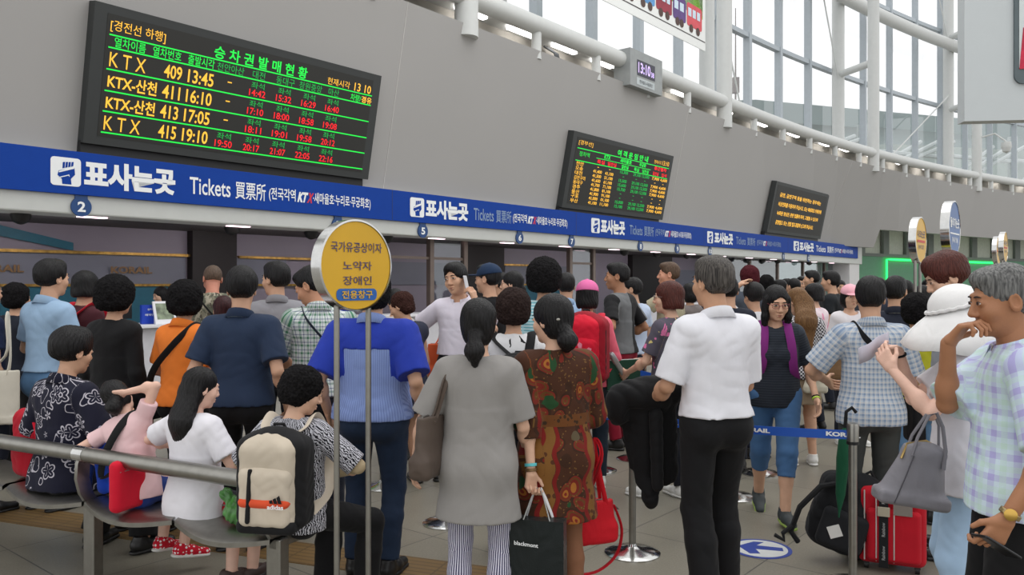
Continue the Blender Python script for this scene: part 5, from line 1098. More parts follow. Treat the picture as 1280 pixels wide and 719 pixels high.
        if strand:
            c0 = HC; cz = Mh @ v3(0, 0, 1); cx = Mh @ v3(1, 0, 0); cy_ = Mh @ v3(0, 1, 0)
            def st_fn(X, Y, Z):
                x = (X - c0[0]) * cx[0] + (Y - c0[1]) * cx[1] + (Z - c0[2]) * cx[2]; y = (X - c0[0]) * cy_[0] + (Y - c0[1]) * cy_[1] + (Z - c0[2]) * cy_[2]; zz = (X - c0[0]) * cz[0] + (Y - c0[1]) * cz[1] + (Z - c0[2]) * cz[2]
                an_ = np.arctan2(x, -(y + 0.01)); return strand * (0.45 * np.sin(an_ * 31 + 6 * np.sin(zz * 23 + 1) + 2 * np.sin(y * 40)) + 0.35 * np.sin(an_ * 57 + zz * 70 + 2 * np.sin(x * 60)) + 0.8 * np.sin(an_ * 5 + zz * 28 + 1.3) * np.sin(y * 31 + zz * 22))
            A.noise(st_fn)
        R['hair'] = child('hair', A, hm, hres * (1.0 if q else 1.0), None, None)
    # face details
    if face:
        ez = 0.004
        lp_ = MB(); X_, Y_, Z_ = [Vector(Mh[:, i]) for i in range(3)]; hl = lambda x, y, zz: Vector(Hd(x, y, zz) * s)
        for sg in (1, -1):
            eb = MB(); ir = MB(); br = MB(); pts = [(sg * 0.032 + 0.0145 * math.cos(2 * math.pi * i / 16), ez + (0.0052 if math.sin(2 * math.pi * i / 16) > 0 else 0.0042) * math.sin(2 * math.pi * i / 16)) for i in range(16)]
            eb.prism([hl(x, 0.0925 - abs(abs(x) - 0.03) * 0.25, zz) for x, zz in pts], Y_ * 0.0012 * s)
            ir.prism([hl(sg * 0.032 + 0.0056 * math.cos(i * math.pi / 6), 0.0938, ez + 0.0002 + 0.0048 * math.sin(i * math.pi / 6)) for i in range(12)], Y_ * 0.0012 * s)
            ir.tube([hl(sg * (0.0175 + 0.0145 * j_ / 3), 0.0935 - abs(0.0145 * j_ / 3 - 0.0145) * 0.2, ez + 0.0042 + 0.002 * math.sin(j_ / 6 * math.pi)) for j_ in range(7)], 0.0013 * s, 5)
            br.tube([hl(sg * (0.014 + 0.036 * j_ / 4), 0.0935 - (0.036 * j_ / 4) ** 2 * 6.0, 0.0235 + 0.004 * math.sin((j_ + 0.6) / 4.6 * math.pi)) for j_ in range(5)], [0.0026 * s, 0.0034 * s, 0.0032 * s, 0.0026 * s, 0.0012 * s], 6)
            eo = eb.build('eye', mat('eye_white', (216, 208, 202), 0.3), body); ir.build('iris', mat('eye_dark', (28, 20, 18), 0.25), eo); br.build('eyebrow', mat('brow_hair', (40, 32, 30), 0.8), body)
        lp_.tube([hl(-0.021 + 0.042 * j_ / 8, 0.0965 - (abs(j_ - 4) / 4) ** 2 * 0.010, -0.0605 + 0.0012 * math.cos(j_ * math.pi / 2)) for j_ in range(9)], [0.001 * s, .0028 * s, .0036 * s, .0038 * s, .0034 * s, .0038 * s, .0036 * s, .0028 * s, .001 * s], 6)
        lp_.tube([hl(-0.018 + 0.036 * j_ / 8, 0.0965 - (abs(j_ - 4) / 4) ** 2 * 0.009, -0.0705) for j_ in range(9)], [0.001 * s, .003 * s, .0042 * s, .0046 * s, .0048 * s, .0046 * s, .0042 * s, .003 * s, .001 * s], 6)
        lp_.build('lips', mat('lip', (172, 100, 92) if f else (164, 106, 92), 0.5), body)
    if glasses:
        g = MB(); hl = lambda x, y, zz: Vector(Hd(x, y, zz) * s)
        for sg in (1, -1):
            g.tube([hl(sg * 0.034 + 0.024 * math.cos(2 * math.pi * i / 16) * (1.0), 0.104 - 0.012 * (max(0, abs(0.034 + sg * 0.024 * math.cos(2 * math.pi * i / 16)) - 0.03) / 0.03), ez0 + 0.0165 * math.copysign(abs(math.sin(2 * math.pi * i / 16)) ** 0.7, math.sin(2 * math.pi * i / 16))) for ez0 in (0.002,) for i in range(16)], 0.0019 * s, 6, closed=True)
            g.tube([hl(sg * 0.058, 0.094, 0.008), hl(sg * 0.076, 0.05, 0.008), hl(sg * 0.081, -0.01, 0.006)], 0.0016 * s, 6)
        g.tube([hl(-0.011, 0.105, 0.006), hl(0, 0.109, 0.008), hl(0.011, 0.105, 0.006)], 0.0018 * s, 6); g.build('eyeglasses', glasses, body)
    R['child'] = child; R['HdL'] = lambda x, y, zz: Hd(x, y, zz); R['hres'] = hres; R['res'] = res; R['TL'] = T; R['fieldhead'] = (HC, Mh, hk); R['L'] = lambda p: Vector(np.asarray(p) * s)
    return R
def cap_on(R, m, name='cap', brim=True, back=False):
    HC, Mh, hk = R['fieldhead']; A = Field(); Hd = R['HdL']; A.ell(Hd(0, -0.015, 0.042), v3(0.090, 0.108, 0.088) * hk, 0.01, Mh); A.cut(Hd(0, 0, 0.032), Mh @ v3(0, -0.15, -1))
    b = Field(); y = -1 if back else 1
    A.ell(Hd(0, 0.105 * y, 0.030), v3(0.072, 0.082, 0.0085) * hk, 0.012, Mh); A.ell(Hd(0, -0.015, 0.130), v3(0.009, 0.009, 0.006), 0.004, Mh)
    return R['child'](name, A, m, R['hres'], None)
# ------------------------------------------------------------------ the crowd
def top(n, rgb, pat=None, **kw): return dict(dict(mat=cloth(n, rgb, pat)), **kw)
def bot(n, rgb, pat=None, **kw): return dict(dict(kind='trousers', mat=cloth(n, rgb, pat)), **kw)
def jeans(n, rgb, **kw): return dict(dict(kind='trousers', mat=cloth(n, rgb, ('fade', tuple(min(255, int(c * 1.16)) for c in rgb)))), **kw)
SB = dict(mat=M_shoe_b); SW = dict(mat=M_shoe_w)
BLK = bot('trousers_black', (20, 20, 22)); NVY = bot('trousers_navy', (30, 34, 46)); DGR = bot('trousers_charcoal', (54, 56, 58))
M_belt_b = mat('belt_black', (24, 22, 22), 0.4); M_belt_t = mat('belt_tan', (150, 72, 44), 0.5)
GREYING = ('hair_greying', (44, 41, 39), (100, 95, 90)); GREY2 = ('hair_salt', (70, 70, 70), (132, 132, 130))
def bench_at(px, f):
    r = (px - 640) / F_PX; a = (r * (BO.y + BF.y * f) - BO.x - BF.x * f) / (BE.x - r * BE.y); p = bp(a, f, 0); return (p.x, p.y)
SIT = lambda s, **k: dict(dict(pz=0.56 / s, lf=(-0.12, 0.36, 0.085), rf=(0.13, 0.36, 0.085)), **k)
PP = {}
# --- left queue
PP['blueshirt'] = person('man in a pale blue short-sleeved shirt and tan belt, at left', 62, 5.7, -22, 1.765, 0.97, hy=0, top=top('shirt_sky', (150, 178, 206), hem=0.02, collar=True, sleeve=.72), bottom=jeans('jeans_faded', (82, 116, 150), belt=M_belt_t), shoes=SB, lh=(-.20, .26, 1.02), lp=(-.6, -1, -.2), rh=(.2, .25, 1.0), hairk=dict(vol=.006), q=1, seam=math.pi)
PP['totewoman'] = person('dark-haired woman in navy at the left frame edge with a canvas tote', -22, 5.6, -25, 1.66, 1.0, 'f', top=top('dress_navy', (26, 36, 66), hem=-.25, flare=.02), bottom=NVY, shoes=SB, hair='perm', q=1, lh=(-.2, .15, 1.0))
PP['backhair'] = person('person with thick black hair half hidden behind the pale blue shirt', 20, 6.6, -10, 1.60, 1.0, 'f', top=top('top_ink', (28, 32, 44)), bottom=BLK, shoes=SB, hair='perm', q=2)
PP['vine'] = person('woman in a navy blouse with white floral outlines, seated at left', 0, 0, -24, 1.72, 1.08, 'f', at=bench_at(84, 0.17), **SIT(1.01, lf=(-0.16, .30, .085), rf=(.20, .34, .085)), hy=-4, hp=8, top=top('blouse_vine', (22, 23, 42), ('vine', (184, 180, 190), 9.0), hem=-.10, flare=.025, collar=True, sleeve=.95, sease=.012), bottom=bot('slacks_black', (18, 18, 20), flare=.025), shoes=SB, hair='short', hairk=dict(vol=.014), lh=(-.22, .24, .78), rh=(.22, .24, .78), q=0, fat=1.06)
PP['blackjacket'] = person('woman with a full black perm and plain black jacket in the left queue', 144, 5.25, -14, 1.63, 1.0, 'f', top=top('jacket_black', (20, 20, 22), hem=-.22, sleeve=1.85, flare=.01), bottom=BLK, shoes=SB, hair='perm', hairk=dict(vol=.02), q=1)
PP['maroon'] = person('person in a maroon top with a red strap, beyond the black perm', 106, 6.5, -30, 1.70, 0.95, hy=15, top=top('top_maroon', (70, 28, 36), sleeve=1.4), bottom=NVY, shoes=SB, hair='bob', hairk=dict(up=.05), q=2)
PP['clerk'] = person('ticket clerk behind the white counter, face half hidden by orange shoulder', 0, 0, 140, 1.56, 1.0, 'f', at=tuple(wp(2.33, -0.98, 0))[:2], top=top('clerk_blouse', (160, 160, 170)), bottom=NVY, shoes=SB, hair='bob', q=2, face=True, hp=14, tone=SKIN_F)
PP['orange'] = person('woman in an orange polo with red side panels, back turned', 231, 5.2, -16, 1.60, 1.02, 'f', hy=30, top=top('polo_orange', (236, 128, 48), None, hem=-.06, collar=True, sleeve=.75), bottom=BLK, shoes=SB, hair='perm', hairk=dict(vol=.016), lh=(-.16, .25, 1.02), lp=(-.8, -1, -.3), rh=(.15, .25, 1.1), q=1)
PP['soldier'] = person('soldier with cropped hair in grey-green camouflage, head bowed', 264, 7.6, 8, 1.80, 1.0, lean=8, hy=22, hp=20, tone=(190, 128, 106), top=top('camo', (126, 122, 104), ('patches', [((92, 94, 80), .50), ((160, 154, 136), .56), ((78, 72, 62), .60)], 16.0), hem=-.06, sleeve=1.9, sease=.01), bottom=bot('camo_trousers', (110, 108, 94), ('patches', [((84, 84, 72), .5), ((140, 134, 118), .58)], 14.0)), shoes=SB, hair='buzz', hc=('hair_crop', (74, 60, 50)), q=1)
PP['navypolo'] = person('man in a navy polo shirt with pale collar stripe, back turned', 302, 4.85, -2, 1.69, 1.06, fat=1.05, hy=16, top=top('polo_navy', (36, 50, 74), hem=-.05, collar=True, sleeve=.78, sease=.008, collar_band=cloth('band_pale', (150, 170, 190))), bottom=bot('slacks_black', (18, 18, 20)), shoes=SB, hairk=dict(vol=.012), lh=(-.25, .10, .92), rh=(.25, .06, .9), q=0)
PP['pinkgirl'] = person('girl in hot pink with long dark red hair beyond the navy polo', 279, 6.4, 14, 1.50, 0.95, 'f', hy=20, top=top('tee_hotpink', (226, 44, 128)), bottom=NVY, shoes=SB, hair='long', hc=('hair_darkred', (44, 18, 20)), lh=(-.12, .3, 1.15), q=2)
PP['greyshirt'] = person('man in a plain grey shirt looking left, beside the black partition', 347, 6.1, 10, 1.76, 0.97, hy=48, top=top('shirt_grey', (142, 141, 146), hem=0.0, collar=True, sleeve=.8), bottom=bot('slacks_navy', (32, 38, 52), belt=M_belt_b), shoes=SB, rh=(.12, .3, 1.0), q=1, hairk=dict(vol=.004))
PP['plaidman'] = person('man in a green and blue checked shirt looking down, behind the yellow sign', 399, 5.2, 14, 1.725, 1.02, hy=58, hp=26, tone=(194, 142, 112), top=top('shirt_greenplaid', (222, 228, 226), ('plaid', (70, 128, 96), (50, 62, 122), .048, .26, .12), hem=-.06, collar=True, sleeve=.8, sease=.01), bottom=NVY, shoes=SB, lh=(-.14, .30, 1.02), lp=(-.9, -.8, -.5), q=0, face=True)
PP['bigblue'] = person('stocky man in a two-tone blue shirt and dark jeans behind the yellow sign', 466, 4.4, -6, 1.675, 1.12, fat=1.16, hy=10, top=top('shirt_finestripe', (136, 156, 206), ('stripe', (112, 132, 188), .012, .4), hem=-.05, collar=True, sleeve=.85, sease=.012, yoke=cloth('yoke_royal', (34, 56, 160))), bottom=jeans('jeans_dark', (32, 46, 68), top=.03), shoes=SB, hair='perm', hairk=dict(vol=.0), lh=(-.27, .04, .90), rh=(.27, .04, .9), q=0)
# --- bench sitters
PP['pinkchild'] = person('child in a pale pink tee on the bench, arm crooked behind her head', 0, 0, -20, 1.27, 0.95, 'f', at=bench_at(172, 0.15), side=-16, lean=4, hy=30, hr=-28, hp=8, tone=SKIN_P, **SIT(.747, pz=.73, lf=(-.06, .30, .24, 0, -10), rf=(.10, .34, .20, -35, -8)), top=top('tee_palepink', (232, 196, 198), hem=-.12, sleeve=.55), bottom=dict(kind='shorts', mat=cloth('shorts_blue', (40, 62, 130)), len=.5), shoes=dict(mat=cloth('shoe_reddots', (206, 28, 50), ('odots', (240, 232, 232), .02, .34)), sole=M_shoe_w), hair='pony', hairk=dict(len=.10, fatp=.02, vol=.004, kz=-.05), rh=(-.10, -.02, 1.37), rp=(1.0, .15, .75), lh=(-.36, .06, .80), lp=(-.6, -.6, 0), q=0)
PP['whitegirl'] = person('girl with long black hair and a white tee, back turned on the bench', 0, 0, -30, 1.38, 1.10, 'f', at=bench_at(244, 0.15), tone=SKIN_P, **SIT(.82, pz=.68, lf=(-.02, .30, .11, -20, -5), rf=(.04, .42, .10, 10, 0)), hy=-18, hp=12, top=top('tee_white', (228, 226, 232), hem=-.14, sleeve=.72, sease=.012, flare=.02), bottom=dict(kind='shorts', mat=cloth('shorts_dark', (34, 34, 40)), len=.45), shoes=dict(mat=mat('sandal_dark', (60, 44, 40), 0.6), high=False, sole=M_shoe_b), hair='long', hairk=dict(len=.16, w=.008), lh=(-.34, .20, .88), lp=(-.6, -.9, .2), rh=(.26, .28, .84), q=0)
PP['zebra'] = person('woman with curly black hair and a zebra-print blouse carrying a beige backpack', 0, 0, -12, 1.44, 1.06, 'f', at=bench_at(368, 0.20), tone=SKIN_F, **SIT(.85, pz=.65, lf=(.02, .36, .085), rf=(.30, .30, .085)), rk=(.7, 1, 0), lk=(.4, 1, 0), hy=-52, hp=20, top=top('blouse_zebra', (196, 196, 204), ('zebra', (30, 30, 38), 26.0), hem=-.12, sleeve=.95, sease=.008), bottom=bot('slacks_black', (18, 18, 20), flare=.02), shoes=dict(mat=mat('shoe_darkgreen', (26, 40, 40), 0.5), sole=mat('sole_green', (30, 140, 100), 0.5)), hair='perm', hairk=dict(vol=.004), lh=(-.17, .20, .80), rh=(.18, .20, .80), lp=(-1, -.25, -.3), rp=(1, -.25, -.3), q=0)
# --- middle
PP['phone'] = person('young man in a white shirt talking on a mobile phone, facing us', 574, 6.6, 168, 1.77, 1.0, hr=10, hy=-14, hp=4, top=top('shirt_lilac', (224, 218, 230), hem=.05, collar=True, sleeve=.72, sease=.006), bottom=bot('slacks_ink', (24, 26, 34), belt=M_belt_b), shoes=SB, hairk=dict(vol=.006), rh=(.36, .16, 1.02), rp=(.8, -1, .2), lh=(-.17, .15, 1.39), lp=(-.75, .2, -1), lhand=dict(dir=(0.25, -.1, 1), palm=(.9, -.3, -.1), curl=40), q=0, face=True)
PP['navycap'] = person('man in a navy baseball cap and black tee, turned away from the caller', 612, 7.1, 30, 1.77, 1.0, hy=34, top=top('tee_black', (22, 22, 25)), bottom=BLK, shoes=SB, q=1)
cap_on(PP['navycap'], cloth('cap_navy', (28, 48, 76)))
PP['profilewoman'] = person('woman in glasses with tied dark hair in profile beyond the black tee', 642, 7.9, 62, 1.72, 0.95, 'f', hy=15, tone=SKIN_F, top=top('top_cream', (214, 210, 206)), bottom=NVY, shoes=SB, hair='pony', q=2, face=True, glasses=mat('specs_dark', (40, 34, 36), 0.4))
PP['profiletwo'] = person('person in profile with dark hair just beyond the navy cap', 626, 8.8, 60, 1.72, 0.95, top=top('top_slate', (70, 76, 86)), bottom=NVY, shoes=SB, q=3)
PP['sleeveless'] = person('woman with short brown curls in a sleeveless navy dress', 508, 6.42, 40, 1.545, 0.95, 'f', hy=30, hp=22, tone=SKIN, top=top('dress_midnight', (46, 50, 66), hem=-.3, sleeve=0, flare=.03), bottom=None, shoes=SB, hair='curlybob', hc=('hair_brown', (46, 28, 24)), hairk=dict(vol=-.012), lh=(-.24, .12, .88), q=1)
PP['whiteblouse'] = person('person in a pale ribbed blouse between the two-tone blue shirt and counter', 494, 7.4, 10, 1.55, 1.0, 'f', top=top('blouse_pale', (206, 204, 204), ('hstripe', (180, 178, 180), .016, .4)), bottom=NVY, shoes=SB, hair='short', q=2)
PP['grey'] = person('woman in a long grey knit dress over striped leggings, back turned', 598, 3.6, -8, 1.525, 1.08, 'f', hy=2, tone=SKIN_F, top=top('knit_grey', (146, 143, 140), name='dress', hem=-.315, flare=.028, sleeve=.86, sease=.012, wr=.004), bottom=dict(kind='leggings', mat=cloth('leggings_striped', (214, 212, 226), ('stripe', (52, 50, 84), .0125, .5)), len=.97, ease=.01), shoes=dict(mat=mat('shoe_tan', (120, 84, 60), 0.5)), hair='pony', hairk=dict(len=.13, fatp=.012, vol=.004, kz=-.055), lh=(-.34, .05, .86), lp=(-.6, -1, 0), rh=(.22, .2, .9), q=0)
PP['paisley'] = person('woman in a brown and red paisley tunic holding a black shopping bag', 694, 3.78, 14, 1.54, 1.06, 'f', hy=32, hp=4, tone=SKIN_F, top=top('tunic_paisley', (88, 48, 28), ('paisley',), name='dress', hem=-.375, flare=.035, sleeve=1.35, sease=.02, wr=.005, nz=.51, nr=.07), bottom=dict(kind='leggings', mat=cloth('tights_tan', (140, 96, 70)), len=1.0), shoes=dict(mat=mat('shoe_tan', (120, 84, 60), 0.5)), hair='pony', hairk=dict(len=.09, fatp=.016, vol=.008, kz=-.06, x=-.02), lh=(-.17, -.15, .80), lp=(-.8, -.8, 0), rh=(.2, .26, .95), lhand=dict(dir=(0, .1, -1), palm=(.4, -1, 0), curl=62), q=0, fat=1.04)
PP['inkfloral'] = person('woman with a brown perm and white blouse with black ink flowers', 642, 4.75, -4, 1.555, 1.0, 'f', top=top('blouse_ink', (220, 220, 222), ('patches', [((24, 24, 28), .60)], 13.0), hem=-.1), bottom=NVY, shoes=SB, hair='perm', hc=('hair_softbrown', (34, 25, 23)), hairk=dict(vol=.012), q=1)
PP['bigperm'] = person('person with a tall black perm in a teal striped tee', 680, 6.0, -6, 1.76, 1.0, 'f', top=top('tee_tealstripe', (190, 218, 224), ('hstripe', (110, 178, 190), .022, .4), hem=-.1), bottom=NVY, shoes=SB, hair='perm', hairk=dict(vol=.026), q=1)
PP['lightblue'] = person('person in a plain light blue shirt beyond the tall perm', 708, 7.6, -4, 1.70, 1.0, top=top('shirt_powder', (154, 182, 214), collar=True), bottom=NVY, shoes=SB, q=2)
PP['pinkcap'] = person('person in a pink cap and coral pink shirt wearing a red backpack', 734, 6.25, -10, 1.62, 1.0, 'f', top=top('shirt_coral', (236, 108, 128), hem=-.08, sleeve=1.9), bottom=jeans('jeans_ink', (28, 38, 50)), shoes=SW, hair='bob', hairk=dict(up=.03), lh=(-.2, .2, .95), rh=(.2, .2, .95), q=1, rf=(.10, .06, .085, 10), lf=(-.10, -.06, .085, 0))
cap_on(PP['pinkcap'], cloth('cap_pink', (226, 112, 168)))
PP['redpants'] = person('man in a grey and black tee with dark red trousers, hands on hips', 774, 7.8, 55, 1.80, 1.04, hy=22, tone=SKIN_D, belly=.03, top=top('tee_twotone', (112, 114, 116), ('stripe', (26, 26, 28), .50, .42), hem=-.05, sleeve=.8), bottom=bot('trousers_crimson', (140, 24, 46)), shoes=SB, lh=(-.24, .10, 1.02), lp=(-.7, -1, .1), rh=(.22, .1, 1.02), q=1, face=True)
PP['whitetee'] = person('person in a white-blue tee with hand on hip, behind the grey-black tee', 792, 8.4, 40, 1.66, 1.0, hy=30, top=top('tee_iceblue', (186, 200, 222), hem=-.04), bottom=bot('trousers_inkblue', (26, 32, 50)), shoes=SB, lh=(-.22, .1, 1.0), lp=(-1, -1, 0), q=2)
PP['western'] = person('heavy-set man in a beige shirt leaning his arm towards the counter', 838, 9.1, 62, 1.84, 1.12, fat=1.12, hy=18, tone=(206, 148, 122), top=top('shirt_sand', (176, 168, 142), collar=True, sleeve=.7), bottom=DGR, shoes=SB, hc=('hair_sandy', (70, 54, 42)), lh=(-.22, .50, 1.06), lp=(-.4, -1, -.4), q=1, face=True)
PP['bob'] = person('woman with a red-brown bob and grey top with pink flowers', 838, 5.95, 42, 1.61, 0.98, 'f', hy=28, tone=SKIN_F, top=top('blouse_pinkflower', (84, 80, 92), ('patches', [((214, 116, 162), .61), ((206, 190, 120), .66)], 15.0), hem=-.08, sleeve=.75), bottom=bot('slacks_ink', (24, 26, 34)), shoes=SW, hair='bob', hc=HRED, hairk=dict(up=.05, vol=.004), lh=(-.16, .30, .98), lp=(-.6, -1, -.3), rh=(.16, .3, 1.05), q=0, face=True, glasses=mat('specs_silver', (150, 140, 136), 0.3, 0.8), lf=(-.1, .14, .085), rf=(.1, -.03, .085))
PP['jacketman'] = person('man in a white shirt and black trousers carrying a black jacket', 894, 4.0, 14, 1.73, 0.99, hy=14, tone=(196, 150, 120), top=top('shirt_white', (230, 230, 236), hem=.0, collar=True, sleeve=.9, sease=.006, wr=.0055), bottom=bot('slacks_black2', (22, 22, 24), flare=.016, belt=M_belt_b), shoes=SB, hc=GREYING, hairk=dict(vol=.004), lh=(-.235, .235, .97), lp=(-.35, -1, -.3), rh=(.14, .27, .99), rp=(.3, -1, -.2), q=0, rf=(.09, .06, .085), lf=(-.10, -.10, .085))
PP['armup'] = person('person in a white tee with one hand resting on black hair', 944, 7.4, 14, 1.60, 1.0, 'f', hp=10, top=top('tee_plainwhite', (222, 222, 226)), bottom=NVY, shoes=SB, hair='short', hairk=dict(vol=.012), lh=(-.16, .04, 1.68), lp=(-1, -.1, -.6), q=1)
PP['darktee'] = person('person in a dark navy tee just behind the white-shirted man', 911, 6.9, -6, 1.66, 1.04, top=top('tee_darknavy', (28, 32, 46)), bottom=NVY, shoes=SB, q=2)
PP['redhair'] = person('person with dark red hair beyond the raised arm', 937, 9.2, 0, 1.80, 1.0, top=top('top_slate', (70, 76, 86)), bottom=NVY, shoes=SB, hair='perm', hc=('hair_wine', (58, 20, 26)), q=3)
PP['girl'] = person('girl in glasses and dark tee walking towards us with purple straps', 968, 5.5, 172, 1.59, 1.06, 'f', hp=14, hy=8, tone=(208, 164, 136), top=top('tee_darkstripe', (36, 41, 50), ('hstripe', (50, 56, 66), .018, .25), hem=-.115, sleeve=.8, sease=.008), bottom=jeans('jeans_mid', (66, 100, 140), kind='trousers', len=.42, ease=.014), shoes=dict(mat=mat('sneaker_charcoal', (54, 60, 62), 0.6), sole=mat('sole_lime', (150, 176, 84), 0.6)), hair='longfront', hairk=dict(len=.06, fl=.12, w=-.004), rh=(.27, .12, .93), rhand=dict(palm=(-.6, .6, 0), curl=40), lh=(-.27, .12, .88), lf=(-.03, .24, .085, 5), rf=(.07, -.26, .12, -5, -20), q=0, face=True, glasses=mat('specs_plum', (120, 50, 60), 0.4))
PP['brownlong'] = person('woman with long light brown hair in a small black and white check', 1002, 7.1, 0, 1.57, 1.0, 'f', hp=22, hy=30, top=top('blouse_check', (214, 212, 216), ('check', (40, 40, 48), .034), hem=-.1, sleeve=1.3, sease=.01), bottom=dict(kind='skirt', mat=cloth('skirt_sand', (150, 132, 110)), len=.34, r=.19), shoes=SW, hair='long', hc=('hair_lightbrown', (96, 68, 42), (132, 98, 64)), hairk=dict(len=.22, w=.015, out=.02), q=1)
PP['pinkwhite'] = person('woman with short black hair and a pink and white top in profile', 1018, 8.7, 40, 1.60, 1.0, 'f', hy=30, tone=SKIN_F, top=top('top_pinkwhite', (228, 212, 218), ('patches', [((224, 150, 176), .54)], 5.0), sleeve=.8), bottom=NVY, shoes=SB, hair='bob', hairk=dict(up=.06), q=2, face=True)
PP['pinkcapgirl'] = person('girl in a pale pink cap and white tee facing us', 1062, 8.0, 178, 1.585, 0.95, 'f', hp=4, tone=SKIN_F, top=top('tee_softwhite', (226, 222, 226), nr=.085), bottom=NVY, shoes=SW, hair='bob', q=1, face=True, lh=(-.2, .2, 1.0))
cap_on(PP['pinkcapgirl'], cloth('cap_palepink', (232, 172, 184)))
PP['plaidback'] = person('man in a blue-grey checked shirt with a black strap, back turned', 1088, 4.7, -8, 1.635, 1.02, hy=-10, top=top('shirt_blueplaid', (184, 194, 204), ('plaid', (128, 146, 172), (216, 206, 196), .030, .38, .14), hem=-.115, collar=True, sleeve=.85, sease=.012, flare=.015), bottom=bot('slacks_greygreen', (66, 70, 68)), shoes=SB, hairk=dict(vol=.004), lh=(-.20, .24, 1.04), lp=(-1, -.8, 0), rh=(.2, .26, 1.05), q=0)
PP['hat'] = person('woman in a wide white sun hat and white tee reading a paper slip', 1206, 3.4, 68, 1.585, 1.0, 'f', hp=16, hy=10, tone=SKIN_P, top=top('tee_white2', (228, 226, 232), hem=-.15, flare=.022, sleeve=.72, sease=.006), bottom=jeans('jeans_ice', (160, 186, 212), ease=.006, len=.98), shoes=SW, hair='bob', hc=('hair_darkbrown', (36, 26, 22)), hairk=dict(up=.03, vol=-.006), lh=(-.16, .31, 1.33), lp=(-.6, -.5, -1), rh=(.02, .27, 1.40), rp=(.4, -.5, -1), lhand=dict(dir=(.3, .5, .9), palm=(.9, -.3, .1), curl=36), rhand=dict(dir=(-.3, .9, .2), palm=(-.5, 0, -1), curl=25), q=0)
PP['old'] = person('grey-haired man in a pale lavender and green plaid shirt at right edge', 1266, 2.8, 74, 1.665, 1.04, hy=8, hp=10, tone=(168, 118, 86), top=top('shirt_paleplaid', (206, 224, 236), ('plaid', (176, 172, 220), (196, 222, 214), .075, .30, .26), hem=-.10, collar=True, sleeve=.95, sease=.018, flare=.02), bottom=bot('slacks_black', (18, 18, 20)), shoes=SB, hc=GREY2, lh=(-.29, .10, .87), lp=(-.7, -1, 0), rh=(-.03, .215, 1.42), rp=(.1, .3, -1), lhand=dict(palm=(.9, .2, 0), curl=48), rhand=dict(dir=(-.25, -.55, .75), palm=(-.5, -.8, -.2), curl=48), q=0, face=True)
PP['tall'] = person('tall young man with thick red-brown hair looking down, beyond the white hat', 1196, 4.7, 62, 1.78, 0.98, hy=18, hp=24, tone=SKIN_F, top=top('tee_fog', (150, 154, 160)), bottom=NVY, shoes=SB, hc=HRED, hairk=dict(vol=.018), q=0, face=True)
PP['yellow'] = person('woman with a black perm and lime yellow top', 1146, 5.4, -20, 1.52, 1.0, 'f', top=top('top_lime', (190, 190, 52), sleeve=1.2), bottom=jeans('jeans_sky', (104, 140, 176)), shoes=SB, hair='perm', hairk=dict(vol=.01), rh=(.15, .3, 1.1), q=1)
PP['suit'] = person('man in a dark suit with a white collar, beyond the blue-grey checks', 1119, 6.2, -22, 1.655, 1.0, hy=-18, top=top('suit_dark', (34, 38, 52), sleeve=1.9, hem=-.1, collar=True, collar_band=cloth('collar_white', (222, 222, 226))), bottom=NVY, shoes=SB, q=1)
# --- far crowd
FC = [(898, 10.5, 1.72, 10, 'short', (40, 44, 58), 'navy', 'far head just left of the white-shirted man, navy top'), (916, 9.8, 1.60, -10, 'bob', (60, 58, 66), 'slate', 'far woman in slate beside the raised arm'), (958, 11.5, 1.72, 8, 'perm', (30, 30, 34), 'ink', 'far black-permed person above the girl in glasses'),
      (976, 12.5, 1.66, 60, 'short', (80, 76, 70), 'stone', 'far person in stone grey left of the last glazed front'), (993, 11.0, 1.68, 20, 'buzz', (110, 102, 92), 'sand', 'far grey-cropped man directly above the long brown hair'), (1002, 13.5, 1.72, 150, 'short', (38, 40, 46), 'coal', 'far dark-haired man facing us near the glazed front'),
      (1016, 12.2, 1.80, 70, 'short', (34, 34, 38), 'black', 'far tall dark-haired man in profile by the pier'), (1040, 10.2, 1.76, 50, 'short', (26, 30, 34), 'pitch', 'far young man in black standing before the white pier'), (1078, 12.0, 1.62, 5, 'perm', (70, 74, 84), 'dusk', 'far dark head between the pale pink cap and blue-grey checks'),
      (1050, 13.6, 1.66, 175, 'bob', (120, 60, 70), 'rose', 'far woman in rose facing us, left of the pale pink cap'), (1100, 11.5, 1.68, -10, 'short', (52, 56, 70), 'steel', 'far dark head just above the blue-grey checked shoulders'), (1132, 9.5, 1.64, 10, 'short', (150, 130, 60), 'mustard', 'far person in mustard left of the twin sign posts'),
      (1153, 8.6, 1.58, 90, 'pony', (200, 190, 186), 'cream', 'far woman in cream with a tied head, right of the sign posts'), (1160, 10.8, 1.66, 160, 'short', (90, 96, 104), 'fog2', 'far man in fog grey facing us behind the sign posts'), (1172, 12.0, 1.60, 0, 'bob', (44, 40, 50), 'plum', 'far plum-clad woman left of the red-brown hair'), (1086, 15.0, 1.70, 170, 'short', (170, 172, 178), 'pale', 'far man in pale grey facing us before the green wall'),
      (1010, 15.5, 1.68, 10, 'short', (48, 52, 66), 'blue2', 'farthest dark head by the last counters, blue top'), (985, 16.0, 1.70, 100, 'short', (60, 52, 50), 'umber', 'farthest person in umber by the glazed fronts'), (950, 14.5, 1.70, 30, 'bob', (36, 38, 44), 'jet', 'farthest dark bob before the glazed fronts'), (1124, 13.5, 1.66, -30, 'perm', (60, 64, 60), 'moss', 'far perm in moss green before the neon light'),
      (862, 9.8, 1.60, 30, 'bob', (120, 112, 110), 'taupe', 'far woman in taupe between the bob and the white-shirted man'), (1240, 7.6, 1.60, 20, 'short', (60, 66, 80), 'denim', 'far person hidden beyond the grey-haired man')]
